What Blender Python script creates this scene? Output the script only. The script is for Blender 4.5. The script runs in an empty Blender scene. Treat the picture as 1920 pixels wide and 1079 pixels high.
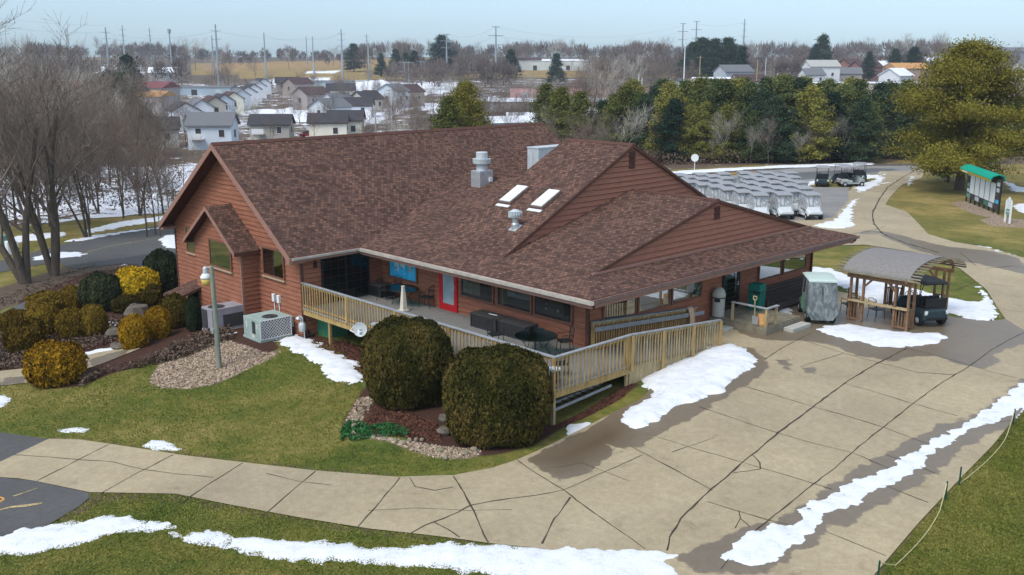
import bpy, math, random
import numpy as np
from mathutils import Vector, Matrix, noise as mnoise
from mathutils.geometry import delaunay_2d_cdt
R = math.radians
sc = bpy.context.scene
col = sc.collection
rng = random.Random(7)
# ------------------------------------------------------------------ camera
FPX, PITCH, YAW = 1834.558, 0.2280, 0.807
CX, CY, CZ = 21.03, -23.802, 10.027
cF = np.array([-math.sin(YAW)*math.cos(PITCH), math.cos(YAW)*math.cos(PITCH), -math.sin(PITCH)])
cR = np.array([math.cos(YAW), math.sin(YAW), 0.0])
cU = np.cross(cR, cF)
Fh = np.array([-math.sin(YAW), math.cos(YAW), 0.0])
cam = bpy.data.objects.new('camera', bpy.data.cameras.new('camera'))
col.objects.link(cam)
cam.data.sensor_width = 36; cam.data.lens = FPX/1920*36
cam.data.clip_start = 0.2; cam.data.clip_end = 12000
mw = Matrix.Identity(4)
for i in range(3):
    mw[i][0], mw[i][1], mw[i][2] = cR[i], cU[i], -cF[i]
mw[0][3], mw[1][3], mw[2][3] = CX, CY, CZ
cam.matrix_world = mw
sc.camera = cam
# ------------------------------------------------------------------ world, sun, exposure
SUN_EL, SUN_AZ = R(54), R(176)          # azimuth measured from +Y clockwise
w = bpy.data.worlds.new('World'); sc.world = w; w.use_nodes = True
nt = w.node_tree; nt.nodes.clear()
sky = nt.nodes.new('ShaderNodeTexSky'); sky.sky_type = 'NISHITA'; sky.sun_disc = False
sky.sun_elevation = SUN_EL; sky.sun_rotation = SUN_AZ
sky.air_density = 1.0; sky.dust_density = 0.6; sky.ozone_density = 1.6; sky.altitude = 300
hs = nt.nodes.new('ShaderNodeHueSaturation'); hs.inputs['Saturation'].default_value = 0.50; hs.inputs['Value'].default_value = 1.0
bg = nt.nodes.new('ShaderNodeBackground'); bg.inputs['Strength'].default_value = 0.15
wo = nt.nodes.new('ShaderNodeOutputWorld')
tn = nt.nodes.new('ShaderNodeMix'); tn.data_type = 'RGBA'; tn.blend_type = 'MULTIPLY'; tn.inputs[0].default_value = 1; tn.inputs[7].default_value = (.91, .985, 1.04, 1)
nt.links.new(sky.outputs[0], hs.inputs['Color']); nt.links.new(hs.outputs[0], tn.inputs[6]); tcw = nt.nodes.new('ShaderNodeTexCoord'); sx = nt.nodes.new('ShaderNodeSeparateXYZ'); nt.links.new(tcw.outputs['Generated'], sx.inputs[0])
rw = nt.nodes.new('ShaderNodeValToRGB'); rw.color_ramp.elements[0].position = 0.0; rw.color_ramp.elements[0].color = (.335, .405, .49, 1); rw.color_ramp.elements[1].position = .35; rw.color_ramp.elements[1].color = (1, 1, 1, 1)
nt.links.new(sx.outputs[2], rw.inputs[0]); t2 = nt.nodes.new('ShaderNodeMix'); t2.data_type = 'RGBA'; t2.blend_type = 'MULTIPLY'; t2.inputs[0].default_value = 1
nt.links.new(tn.outputs[2], t2.inputs[6]); nt.links.new(rw.outputs[0], t2.inputs[7]); nt.links.new(t2.outputs[2], bg.inputs['Color']); nt.links.new(bg.outputs[0], wo.inputs[0])
sl = bpy.data.lights.new('sun', 'SUN'); sl.energy = 1.35; sl.angle = R(26); sl.color = (1.0, 0.93, 0.84)
so = bpy.data.objects.new('sun', sl); col.objects.link(so)
sd = Vector((math.sin(SUN_AZ)*math.cos(SUN_EL), math.cos(SUN_AZ)*math.cos(SUN_EL), math.sin(SUN_EL)))
so.rotation_euler = sd.to_track_quat('Z', 'Y').to_euler(); so.location = (0, -40, 60)
sc.view_settings.view_transform = 'Standard'; sc.view_settings.look = 'None'
sc.view_settings.exposure = 0.86; sc.view_settings.gamma = 1
sc.view_settings.use_curve_mapping = False

# ------------------------------------------------------------------ terrain height field
Cg = np.array([CX, CY])
def SD(s, d):
    p = np.array([CX, CY]) + cR[:2]*s + Fh[:2]*d
    return float(p[0]), float(p[1])
ctrl = [(-11.8,-2.7,-1.24),(.91,-2.7,-1.2),(.91,-.5,-1.0),(.91,.9,-.76),(.91,2.75,-.66),(.91,4.5,-.56),(.91,6.2,-.48),(3,13,-.5),(5,17.5,-.5),
 (-1,12,-.5),(-1.4,20,-.6),(-8,-2.7,-1.25),(-8,3,-1.2),(-4,-5,-1.22),(-5,-7,-1.35),(-12,-7,-1.6),(-16,-4.8,-1.33),(-13.8,-4.2,-1.3),(-20,-4.5,-1.75),(-25,-3,-2.4),(-20,4,-1.9),
 (3,-7,-1.12),(0,-9,-1.3),(-6,-12,-1.6),(-12,-15,-2.0),(6.5,-10,-1.15),(12,-4,-.95),(14,4,-.8),(8,8,-.6),(15,14,-.75),(22,0,-.9),(20,-15,-1.2),
 (10,-20,-1.6),(0,-22,-2.0),(-12,-25,-2.6),(-30,-8,-2.6),(-35,-2,-2.7),(-45,3,-3.0),(-55,10,-3.3),(-40,-20,-3.4),(-70,3,-3.6),(-25,-15,-2.7),
 (-10,30,-.9),(-16,36,-1.0),(-25,50,-1.2),(-12,67,-1.2),(0,50,-.9),(10,40,-.9),(-40,75,-1.7),(-45,35,-2.2),(-20,28,-1.4),(40,60,-.3),(30,30,-.7),(20,80,-.5)]
for s, d, z in [(0,150,-4.5),(-60,195,-6.3),(60,150,-2.5),(130,180,0),(-130,150,-6.5),(-150,300,-5.5),(0,300,-5),(-121,435,-4),(130,350,-.5),
 (0,450,-2.0),(0,600,3.2),(0,740,6.5),(262,900,8),(-300,700,5.5),(-100,900,9.3),(0,1000,10.0),(-400,1000,9.6),(400,1000,12),(0,1400,14),(-500,1400,13),(600,1400,17),
 (0,3000,18),(-2500,3000,18),(2500,3000,20),(-2000,500,2),(2000,500,4),(0,-100,-1),(-200,-100,-3),(200,-100,0),(0,-2000,0),(-2000,-1500,0),(2000,-1500,0),(400,450,2),(-400,450,-2),
 (0,6000,22),(-5000,5000,22),(5000,5000,22),(0,-6000,5)]:
    x, y = SD(s, d); ctrl.append((x, y, z))
ctrl = np.array(ctrl)
def warp(P):
    Q = P - Cg; r = np.sqrt((Q**2).sum(-1))+1e-6
    return Q/r[..., None]*np.log1p(r/12)[..., None]
def tk(r2):
    return 0.5*r2*np.log(r2+1e-12)
_cw = warp(ctrl[:, :2]); _n = len(ctrl)
_K = tk(((_cw[:, None]-_cw[None])**2).sum(-1))+np.eye(_n)*1e-4
_A = np.zeros((_n+3, _n+3)); _A[:_n, :_n] = _K; _A[:_n, _n] = 1; _A[:_n, _n+1:] = _cw; _A[_n:, :_n] = _A[:_n, _n:].T
_w = np.linalg.solve(_A, np.concatenate([ctrl[:, 2], np.zeros(3)]))
def HN(P):
    P = np.asarray(P, float); out = np.zeros(len(P))
    for i in range(0, len(P), 20000):
        q = warp(P[i:i+20000]); k = tk(((q[:, None]-_cw[None])**2).sum(-1))
        out[i:i+20000] = k@_w[:_n]+_w[_n]+q@_w[_n+1:]
    return out
def H(x, y): return float(HN(np.array([[x, y]]))[0])
_ts = np.geomspace(8, 5000, 420)
def G(u, v):
    """the ground point seen at photo pixel (u, v)"""
    d = cF + cR*(u-960)/FPX + cU*(539.5-v)/FPX
    P = np.array([CX, CY, CZ]) + _ts[:, None]*d
    g = P[:, 2]-HN(P[:, :2]); k = np.argmax(g < 0)
    if g[k] >= 0: k = len(_ts)-1
    a, b = _ts[max(k-1, 0)], _ts[k]
    for _ in range(2):
        tt = np.linspace(a, b, 24); Q = np.array([CX, CY, CZ]) + tt[:, None]*d
        gg = Q[:, 2]-HN(Q[:, :2]); j = int(np.argmax(gg < 0)); j = max(j, 1)
        a, b = tt[j-1], tt[j]
    Q = np.array([CX, CY, CZ])+b*d
    return np.array([Q[0], Q[1], H(Q[0], Q[1])])
def GP(pl): return [G(u, v)[:2] for u, v in pl]
def at_d(u, d):
    """ground point at photo column u and horizontal distance d"""
    s = (u-960)/FPX*d*1.02
    x, y = SD(s, d); return np.array([x, y, H(x, y)])
def dist(p): return float((np.array(p[:2])-Cg)@Fh[:2])

# ------------------------------------------------------------------ mesh builder
class MB:
    def __init__(s): s.v = []; s.f = []; s.uv = {}; s.mi = []
    def add(s, vs, fs, mi=0):
        o = len(s.v); s.v += [tuple(map(float, p)) for p in vs]; s.f += [tuple(i+o for i in f) for f in fs]; s.mi += [mi]*len(fs)
        return o
    def box(s, c, size, rz=0, ry=0, rx=0, mi=0, taper=1.0):
        M = Matrix.Rotation(rz, 3, 'Z')@Matrix.Rotation(ry, 3, 'Y')@Matrix.Rotation(rx, 3, 'X')
        hx, hy, hz = size[0]/2, size[1]/2, size[2]/2
        vs = []
        for z, t in ((-hz, 1), (hz, taper)):
            for x, y in ((-hx, -hy), (hx, -hy), (hx, hy), (-hx, hy)):
                vs.append(M@Vector((x*t, y*t, z))+Vector(c))
        s.add(vs, [(3, 2, 1, 0), (4, 5, 6, 7), (0, 1, 5, 4), (1, 2, 6, 5), (2, 3, 7, 6), (3, 0, 4, 7)], mi)
    def mm(s, a, b, mi=0):
        s.box([(a[i]+b[i])/2 for i in range(3)], [abs(b[i]-a[i]) for i in range(3)], mi=mi)
    def bar(s, a, b, w, h, mi=0):
        a = Vector(a); b = Vector(b); d = b-a; L = d.length
        if L < 1e-6: return
        d.normalize(); side = d.cross(Vector((0, 0, 1)))
        if side.length < 1e-3: side = Vector((1, 0, 0))
        side.normalize(); up = side.cross(d)
        vs = []
        for p in (a, b):
            for i, j in ((-1, -1), (1, -1), (1, 1), (-1, 1)): vs.append(p+side*(i*w/2)+up*(j*h/2))
        s.add(vs, [(0, 1, 2, 3), (7, 6, 5, 4), (0, 4, 5, 1), (1, 5, 6, 2), (2, 6, 7, 3), (3, 7, 4, 0)], mi)
    def tube(s, pts, rad, k=6, cap=True, mi=0):
        pts = [Vector(p) for p in pts]
        if not hasattr(rad, '__len__'): rad = [rad]*len(pts)
        vs = []; prev = None
        for i, p in enumerate(pts):
            d = (pts[min(i+1, len(pts)-1)]-pts[max(i-1, 0)])
            if d.length < 1e-9: d = Vector((0, 0, 1))
            d.normalize()
            if prev is None:
                a = d.orthogonal().normalized()
            else:
                a = (prev-d*prev.dot(d))
                if a.length < 1e-4: a = d.orthogonal()
                a.normalize()
            prev = a; b = d.cross(a)
            for j in range(k):
                t = 2*math.pi*j/k; vs.append(p+(a*math.cos(t)+b*math.sin(t))*rad[i])
        fs = []
        for i in range(len(pts)-1):
            for j in range(k):
                fs.append((i*k+j, i*k+(j+1) % k, (i+1)*k+(j+1) % k, (i+1)*k+j))
        if cap:
            fs.append(tuple(range(k-1, -1, -1))); fs.append(tuple((len(pts)-1)*k+j for j in range(k)))
        s.add(vs, fs, mi)
    def lathe(s, c, prof, k=20, mi=0):
        vs = []; n = len(prof)
        for r, z in prof:
            for j in range(k):
                t = 2*math.pi*j/k; vs.append((c[0]+r*math.cos(t), c[1]+r*math.sin(t), c[2]+z))
        fs = []
        for i in range(n-1):
            for j in range(k): fs.append((i*k+j, i*k+(j+1) % k, (i+1)*k+(j+1) % k, (i+1)*k+j))
        fs.append(tuple(range(k-1, -1, -1))); fs.append(tuple((n-1)*k+j for j in range(k)))
        s.add(vs, fs, mi)
    def prism(s, poly, ax, a, b, mi=0):
        """poly: 2D points, extruded along axis ax ('x','y','z') from a to b"""
        def P(p, t): return {'x': (t, p[0], p[1]), 'y': (p[0], t, p[1]), 'z': (p[0], p[1], t)}[ax]
        n = len(poly); vs = [P(p, a) for p in poly]+[P(p, b) for p in poly]
        fs = [tuple(range(n)), tuple(range(2*n-1, n-1, -1))]+[(i, i+n, (i+1) % n+n, (i+1) % n) for i in range(n)]
        s.add(vs, fs, mi)
    def ball(s, c, r, k=8, mi=0, sz=1.0, jit=0, rg=None):
        vs = []; fs = []
        n = max(4, k//2)
        for i in range(n+1):
            ph = math.pi*i/n
            for j in range(k):
                t = 2*math.pi*j/k; q = r*(1+(rg.uniform(-jit, jit) if rg else 0))
                vs.append((c[0]+q*math.sin(ph)*math.cos(t), c[1]+q*math.sin(ph)*math.sin(t), c[2]+q*math.cos(ph)*sz))
        for i in range(n):
            for j in range(k): fs.append((i*k+j, (i+1)*k+j, (i+1)*k+(j+1) % k, i*k+(j+1) % k))
        s.add(vs, fs, mi)
    def build(s, name, mats, parent=None, smooth=False, bevel=0, uvs=None):
        me = bpy.data.meshes.new(name); me.from_pydata(s.v, [], s.f)
        for m in (mats if isinstance(mats, (list, tuple)) else [mats]): me.materials.append(m)
        if any(s.mi): me.polygons.foreach_set('material_index', s.mi)
        if smooth: me.polygons.foreach_set('use_smooth', [True]*len(me.polygons))
        if uvs is not None:
            l = me.uv_layers.new(name='UVMap'); flat = []
            for f, u in zip(s.f, uvs):
                for k in range(len(f)): flat += [u[k][0], u[k][1]]
            l.data.foreach_set('uv', flat)
        me.update()
        o = bpy.data.objects.new(name, me); col.objects.link(o)
        if parent: o.parent = parent
        if bevel:
            b = o.modifiers.new('bevel', 'BEVEL'); b.width = bevel; b.segments = 2; b.limit_method = 'ANGLE'
        return o
def tag(o, label=None, cat=None, group=None, kind=None):
    if label: o['label'] = label
    if cat: o['category'] = cat
    if group: o['group'] = group
    if kind: o['kind'] = kind
    return o
def empty(name, loc=(0, 0, 0), rz=0, label=None, cat=None, group=None, s=1.0):
    o = bpy.data.objects.new(name, None); col.objects.link(o); o.location = [float(c) for c in loc]; o.rotation_euler = (0, 0, rz)
    o.empty_display_size = .2; o.scale = (s, s, s)
    return tag(o, label, cat, group)
def kids(o): return [c for c in list(bpy.data.objects) if c.parent == o]
def snap(o): return (o, [snap(c) for c in kids(o)])
def dup(sn, parent=None):
    c = sn[0].copy(); col.objects.link(c); c.parent = parent
    for ch in sn[1]: dup(ch, c)
    return c
def rz_dir(dx, dy): return math.atan2(dy, dx)

# ------------------------------------------------------------------ materials
def newmat(name):
    m = bpy.data.materials.new(name); m.use_nodes = True; n = m.node_tree; b = n.nodes['Principled BSDF']; return m, n, b
def N(n, t, **k):
    x = n.nodes.new(t)
    for a, b in k.items(): setattr(x, a, b)
    return x
def ramp(n, fac, stops, interp='LINEAR'):
    r = N(n, 'ShaderNodeValToRGB'); r.color_ramp.interpolation = interp
    e = r.color_ramp.elements
    while len(e) < len(stops): e.new(.5)
    for i, (p, c) in enumerate(stops): e[i].position = p; e[i].color = (*c, 1) if len(c) == 3 else c
    n.links.new(fac, r.inputs[0]); return r.outputs[0]
def noisen(n, scale, detail=3, rough=.6, vec=None, dist=0, stretch=None, coord='Object'):
    t = N(n, 'ShaderNodeTexNoise'); t.inputs['Scale'].default_value = scale; t.inputs['Detail'].default_value = detail
    t.inputs['Roughness'].default_value = rough; t.inputs['Distortion'].default_value = dist
    if vec is None:
        c = N(n, 'ShaderNodeTexCoord'); vec = c.outputs[coord]
    if stretch:
        mp = N(n, 'ShaderNodeMapping'); mp.inputs['Scale'].default_value = stretch; n.links.new(vec, mp.inputs[0]); vec = mp.outputs[0]
    n.links.new(vec, t.inputs['Vector']); return t.outputs['Fac']
def mix(n, a, b, fac, mode='MIX'):
    m = N(n, 'ShaderNodeMix', data_type='RGBA', blend_type=mode)
    for sock, val in ((m.inputs[6], a), (m.inputs[7], b)):
        if isinstance(val, tuple): sock.default_value = (*val, 1) if len(val) == 3 else val
        else: n.links.new(val, sock)
    if isinstance(fac, (int, float)): m.inputs[0].default_value = fac
    else: n.links.new(fac, m.inputs[0])
    return m.outputs[2]
def math_(n, op, a, b=0.0, clamp=False):
    m = N(n, 'ShaderNodeMath', operation=op); m.use_clamp = clamp
    for i, val in enumerate((a, b)):
        if isinstance(val, (int, float)): m.inputs[i].default_value = val
        else: n.links.new(val, m.inputs[i])
    return m.outputs[0]
def bump(n, b, h, strength=.4, distn=.02):
    x = N(n, 'ShaderNodeBump'); x.inputs['Strength'].default_value = strength; x.inputs['Distance'].default_value = distn
    n.links.new(h, x.inputs['Height']); n.links.new(x.outputs[0], b.inputs['Normal'])
def plain(name, c, rough=.6, metal=0, var=.18, scale=6, bmp=0, stretch=None, spec=.22):
    m, n, b = newmat(name)
    f = noisen(n, scale, 4, .65, stretch=stretch)
    lo = tuple(x*(1-var) for x in c); hi = tuple(min(1, x*(1+var)) for x in c)
    n.links.new(ramp(n, f, [(.3, lo), (.7, hi)]), b.inputs['Base Color'])
    b.inputs['Roughness'].default_value = rough; b.inputs['Metallic'].default_value = metal; b.inputs['Specular IOR Level'].default_value = spec
    if bmp: bump(n, b, f, bmp, .02)
    return m
M = {}
M['siding'] = plain('cedar_siding', (.285, .112, .064), .75, var=.30, scale=1.6, stretch=(1, 1, 14), bmp=.2)
M['siding_up'] = plain('brown_siding', (.31, .135, .088), .8, var=.16, scale=2.2, stretch=(1, 1, 10))
M['gap'] = plain('siding_lap_shade', (.045, .022, .016), .9)  # not an opening: lap shadow line painted on the siding boards
M['trim'] = plain('trim_paint', (.30, .165, .125), .65, var=.12, scale=4)
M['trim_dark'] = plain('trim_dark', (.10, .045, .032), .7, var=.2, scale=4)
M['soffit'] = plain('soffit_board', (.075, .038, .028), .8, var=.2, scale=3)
M['window_trim'] = plain('window_trim', (.18, .082, .052), .7, var=.15, scale=4)
M['sill'] = plain('sill_board', (.42, .31, .20), .7, var=.15, scale=5)
M['gutter'] = plain('gutter_metal', (.52, .47, .40), .45, metal=.1, var=.22, scale=3)
M['gutter_b'] = plain('gutter_brown', (.18, .12, .10), .5, var=.2, scale=3)
M['galv'] = plain('galvanised_metal', (.50, .52, .53), .42, metal=.55, var=.15, scale=5)
M['lightmetal'] = plain('light_metal', (.50, .54, .55), .5, metal=.15, var=.12, scale=4)
M['white'] = plain('white_paint', (.74, .75, .74), .5, var=.06, scale=5)
M['cream'] = plain('cream_plastic', (.62, .57, .46), .55, var=.08)
M['black'] = plain('black_plastic', (.02, .021, .023), .45, var=.3)
M['dkgrey'] = plain('dark_grey_plastic', (.045, .043, .042), .6, var=.2, scale=14)
M['iron'] = plain('dark_iron', (.025, .03, .03), .5, metal=.4)
M['rubber'] = plain('rubber', (.022, .022, .024), .85)
M['red'] = plain('red_door_paint', (.48, .018, .022), .5, var=.1)
M['deckwood'] = plain('weathered_deck', (.19, .185, .17), .8, var=.25, scale=3, stretch=(1, 8, 1))
M['railcap'] = plain('weathered_rail_cap', (.27, .28, .28), .8, var=.2, scale=4)
M['lumber'] = plain('treated_lumber', (.40, .27, .11), .75, var=.30, scale=3, stretch=(3, 3, .6))
M['lumber_pale'] = plain('pale_lumber', (.40, .31, .17), .8, var=.30, scale=3, stretch=(3, 3, .6))
M['oldwood'] = plain('old_grey_wood', (.20, .175, .125), .85, var=.3, scale=3, bmp=.2)
M['pergola'] = plain('stained_pergola_wood', (.20, .115, .062), .8, var=.3, scale=4)
M['pergroof'] = plain('grey_roofing', (.22, .205, .19), .9, var=.16, scale=10)
M['benchwood'] = plain('dark_bench_wood', (.07, .055, .047), .8, var=.3, scale=3, stretch=(1, 1, 8))
M['acgrey'] = plain('grey_cabinet', (.30, .28, .30), .6, var=.12, scale=2)
M['acgreen'] = plain('greenish_cabinet', (.32, .40, .36), .55, var=.14, scale=2)
M['grille'] = plain('dark_grille', (.06, .06, .06), .6, var=.4, scale=40)
M['transf'] = plain('green_box_paint', (.05, .20, .11), .55, var=.15)
M['pole'] = plain('grey_green_pole', (.22, .24, .19), .85, var=.3, scale=8, stretch=(1, 1, .2), bmp=.3)
M['stone'] = plain('field_stone', (.27, .23, .16), .9, var=.35, scale=5, bmp=.6)
M['stone_dk'] = plain('mossy_stone', (.13, .11, .085), .95, var=.4, scale=4, bmp=.6)
M['greenbin'] = plain('green_bin', (.006, .13, .095), .5, var=.12)
M['bin'] = plain('pebble_bin', (.42, .41, .36), .8, var=.2, scale=30)
M['orange'] = plain('orange_cooler', (.60, .33, .13), .55, var=.15)
M['towel'] = plain('pale_towel', (.55, .38, .25), .95, var=.15, scale=8)
M['cartgreen'] = plain('sage_cart_body', (.13, .25, .19), .4, var=.1)
M['cartdark'] = plain('dark_cart_body', (.03, .05, .055), .35, var=.15)
M['cartgrey'] = plain('silver_cart_body', (.32, .36, .35), .35, var=.1)
M['cartwhite'] = plain('pale_cart_body', (.55, .58, .58), .4, var=.08)
M['cartroof'] = plain('grey_cart_roof', (.29, .29, .292), .5, var=.1)
M['greenroof'] = plain('pale_green_roof', (.50, .60, .54), .5, var=.06)
M['awning'] = plain('green_awning', (.004, .30, .19), .75, var=.12)
M['awnedge'] = plain('mustard_awning_edge', (.36, .27, .03), .8, var=.1)
M['board'] = plain('score_panel', (.70, .73, .70), .6, var=.04)
M['darkpanel'] = plain('dark_panel', (.06, .05, .05), .6, var=.5, scale=3)
M['posterblue'] = plain('poster_blue', (.05, .46, .80), .5, var=.35, scale=3)
M['posterdark'] = plain('poster_dark', (.015, .06, .12), .5, var=.4, scale=5)
M['ochre'] = plain('ochre_print', (.60, .36, .10), .6, var=.2)
M['printwhite'] = plain('pale_print', (.72, .74, .70), .6, var=.2)
M['banner'] = plain('grey_banner', (.42, .41, .47), .8, var=.12)
M['ink'] = plain('banner_ink', (.03, .035, .05), .8)
M['frost'] = plain('frosted_glass', (.28, .36, .38), .35, var=.2, scale=1.2)
M['skyglass'] = plain('skylight_glass', (.72, .78, .76), .3, var=.05)
M['interior'] = plain('dark_room', (.012, .011, .011), .9, var=.4, scale=2)
M['yellow'] = plain('yellow_lens', (.60, .45, .12), .4, var=.1)
M['teal'] = plain('stake_green', (.006, .06, .035), .6)
M['rope'] = plain('straw_rope', (.50, .46, .24), .9)
M['steel'] = plain('pylon_steel', (.30, .34, .36), .6, metal=.2, var=.08, scale=.3)
M['wire'] = plain('power_wire', (.20, .21, .22), .6)
M['bark'] = plain('grey_brown_bark', (.095, .074, .056), .95, var=.35, scale=5, stretch=(1, 1, .25), bmp=.6)
M['twig'] = plain('brown_twigs', (.195, .155, .125), .95, var=.3, scale=.8)
M['twig_red'] = plain('reddish_twigs', (.19, .13, .10), .95, var=.25, scale=.8)
M['twig_pale'] = plain('pale_twigs', (.40, .37, .31), .95, var=.25, scale=.8)
M['paint'] = plain('worn_line_paint', (.42, .32, .15), .8, var=.5, scale=9)
M['orangepaint'] = plain('orange_paint', (.60, .30, .06), .7, var=.2, scale=9)
M['crack'] = plain('dark_joint', (.060, .050, .036), .95, var=.4, scale=3)
M['bell'] = plain('verdigris', (.16, .30, .22), .7, var=.2)

def glass_mat(name, tint=(.35, .42, .42), clear=.75, rough=.02, refl=.38):
    m, n, b = newmat(name)
    n.nodes.remove(b); out = n.nodes['Material Output']
    tr = N(n, 'ShaderNodeBsdfTransparent'); tr.inputs[0].default_value = (*tint, 1)
    gl = N(n, 'ShaderNodeBsdfGlossy'); gl.inputs['Roughness'].default_value = rough; gl.inputs['Color'].default_value = (.9, .95, .95, 1)
    fr = N(n, 'ShaderNodeFresnel'); fr.inputs['IOR'].default_value = 1.5
    f = math_(n, 'ADD', math_(n, 'MULTIPLY', fr.outputs[0], refl), max(0, .8-clear)*.5, True)
    mx = N(n, 'ShaderNodeMixShader'); n.links.new(f, mx.inputs[0]); n.links.new(tr.outputs[0], mx.inputs[1]); n.links.new(gl.outputs[0], mx.inputs[2])
    n.links.new(mx.outputs[0], out.inputs[0]); return m
M['glass'] = glass_mat('window_glass', (.60, .64, .62), .80)
M['glass_dim'] = glass_mat('shaded_window_glass', (.62, .66, .64), .80, .02, .10)
M['tableglass'] = glass_mat('table_glass', (.30, .46, .42), .66, .12)
def vinyl(name, c, opac):
    m, n, b = newmat(name); out = n.nodes['Material Output']
    f = noisen(n, 3.5, 5, .7, stretch=(1, 1, .45), dist=1.2)
    n.links.new(ramp(n, f, [(.35, tuple(x*.45 for x in c)), (.5, c), (.62, tuple(min(1, x*1.7) for x in c))]), b.inputs['Base Color'])
    b.inputs['Roughness'].default_value = .3
    bump(n, b, f, .7, .06)
    tr = N(n, 'ShaderNodeBsdfTransparent'); tr.inputs[0].default_value = (.9, .93, .95, 1)
    mx = N(n, 'ShaderNodeMixShader'); mx.inputs[0].default_value = opac
    n.links.new(tr.outputs[0], mx.inputs[1]); n.links.new(b.outputs[0], mx.inputs[2]); n.links.new(mx.outputs[0], out.inputs[0]); return m
M['vinyl'] = vinyl('clear_vinyl', (.62, .65, .66), .60)
M['vinyl_dk'] = vinyl('smoky_vinyl', (.15, .17, .17), .86)

def shingle(name, base, var=1.0):
    m, n, b = newmat(name)
    tc = N(n, 'ShaderNodeTexCoord')
    br = N(n, 'ShaderNodeTexBrick'); n.links.new(tc.outputs['UV'], br.inputs['Vector'])
    br.offset = .5; br.inputs['Scale'].default_value = 1; br.inputs['Brick Width'].default_value = .18; br.inputs['Row Height'].default_value = .145
    br.inputs['Mortar Size'].default_value = .012; br.inputs['Mortar Smooth'].default_value = .4; br.inputs['Bias'].default_value = 0
    br.inputs['Color1'].default_value = (0, 0, 0, 1); br.inputs['Color2'].default_value = (1, 1, 1, 1); br.inputs['Mortar'].default_value = (.3, .3, .3, 1)
    n1 = noisen(n, 7.0, 3, .75, vec=tc.outputs['UV'], stretch=(1, 2.4, 1))
    n2 = noisen(n, .35, 3, .6, vec=tc.outputs['UV'])
    n3 = noisen(n, 60, 2, .6, vec=tc.outputs['UV'])
    f = math_(n, 'ADD', math_(n, 'MULTIPLY', br.outputs['Color'], .42), math_(n, 'MULTIPLY', n1, .58))
    dk = tuple(x*.52 for x in base); lt = (base[0]*1.8, base[1]*1.6, base[2]*1.4)
    c = ramp(n, f, [(.24, dk), (.42, tuple(x*.80 for x in base)), (.58, tuple(x*1.15 for x in base)), (.78, lt)])
    c = mix(n, c, mix(n, c, (.5, .5, .5), .0), 0.0)
    big = ramp(n, n2, [(.3, (.82, .82, .84)), (.7, (1.12, 1.10, 1.06))])
    c = mix(n, c, big, 1.0, 'MULTIPLY')
    gr = ramp(n, n3, [(.2, (.8, .8, .8)), (.8, (1.2, 1.2, 1.2))]); c = mix(n, c, gr, .6, 'MULTIPLY')
    c = mix(n, c, tuple(x*.35 for x in base), math_(n, 'MULTIPLY', br.outputs['Fac'], .75))
    n.links.new(c, b.inputs['Base Color']); b.inputs['Roughness'].default_value = .95; b.inputs['Specular IOR Level'].default_value = .08
    h = math_(n, 'SUBTRACT', math_(n, 'MULTIPLY', f, .6), br.outputs['Fac'])
    bump(n, b, h, .7, .02)
    return m
M['shingle'] = shingle('brown_shingles', (.132, .078, .061))
M['houseroof'] = plain('house_roofing', (.055, .050, .054), .9, var=.15, scale=.5)
M['houseroof2'] = plain('house_roofing_brown', (.085, .05, .048), .9, var=.15, scale=.5)

def leafmat(name, a, b_, c_, big=.35, rough=.85, ri=.45, ro=.36):
    m, n, b = newmat(name)
    gi = N(n, 'ShaderNodeNewGeometry'); oi = N(n, 'ShaderNodeObjectInfo')
    f = noisen(n, big, 3, .6)
    t = math_(n, 'ADD', math_(n, 'MULTIPLY', gi.outputs['Random Per Island'], ri), math_(n, 'MULTIPLY', f, 1.2-ri))
    t = math_(n, 'ADD', t, math_(n, 'MULTIPLY', math_(n, 'SUBTRACT', oi.outputs['Random'], .5), ro))
    n.links.new(ramp(n, t, [(.28, a), (.55, b_), (.85, c_)]), b.inputs['Base Color'])
    b.inputs['Roughness'].default_value = rough; b.inputs['Specular IOR Level'].default_value = .08
    return m
M['yew'] = leafmat('yew_leaves', (.010, .013, .003), (.040, .040, .008), (.140, .095, .026), 1.5, .85, .28, 0.0)
M['gold'] = leafmat('golden_foliage', (.085, .040, .003), (.20, .105, .006), (.42, .24, .012), 1.6)
M['brass'] = leafmat('brassy_foliage', (.042, .026, .004), (.115, .070, .008), (.22, .145, .018), 1.6)
M['olive'] = leafmat('olive_foliage', (.025, .022, .005), (.060, .045, .008), (.12, .08, .012), 1.6)
M['darkgreen'] = leafmat('dark_green_foliage', (.012, .020, .009), (.026, .036, .016), (.055, .062, .026), 1.4)
M['yellowleaf'] = leafmat('yellow_foliage', (.14, .085, .004), (.34, .22, .008), (.62, .40, .018), 1.8)
M['orangeleaf'] = leafmat('orange_foliage', (.25, .09, .006), (.50, .20, .015), (.70, .32, .03), 1.8)
M['pine_y'] = leafmat('yellow_green_needles', (.052, .064, .014), (.145, .150, .034), (.28, .255, .055), .22)
M['pine_g'] = leafmat('green_needles', (.028, .046, .017), (.082, .108, .036), (.17, .185, .058), .22)
M['pine_d'] = leafmat('dark_needles', (.010, .024, .014), (.028, .052, .030), (.065, .095, .050), .22)
M['pine_big'] = leafmat('ochre_green_needles', (.062, .060, .009), (.165, .145, .022), (.265, .230, .040), .3, .85, .45, 0.0)
M['brushm'] = leafmat('dry_brush', (.055, .035, .024), (.115, .078, .055), (.20, .145, .105), .5)
M['ivy'] = leafmat('ground_ivy', (.012, .05, .015), (.03, .12, .035), (.07, .20, .06), 2)

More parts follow.
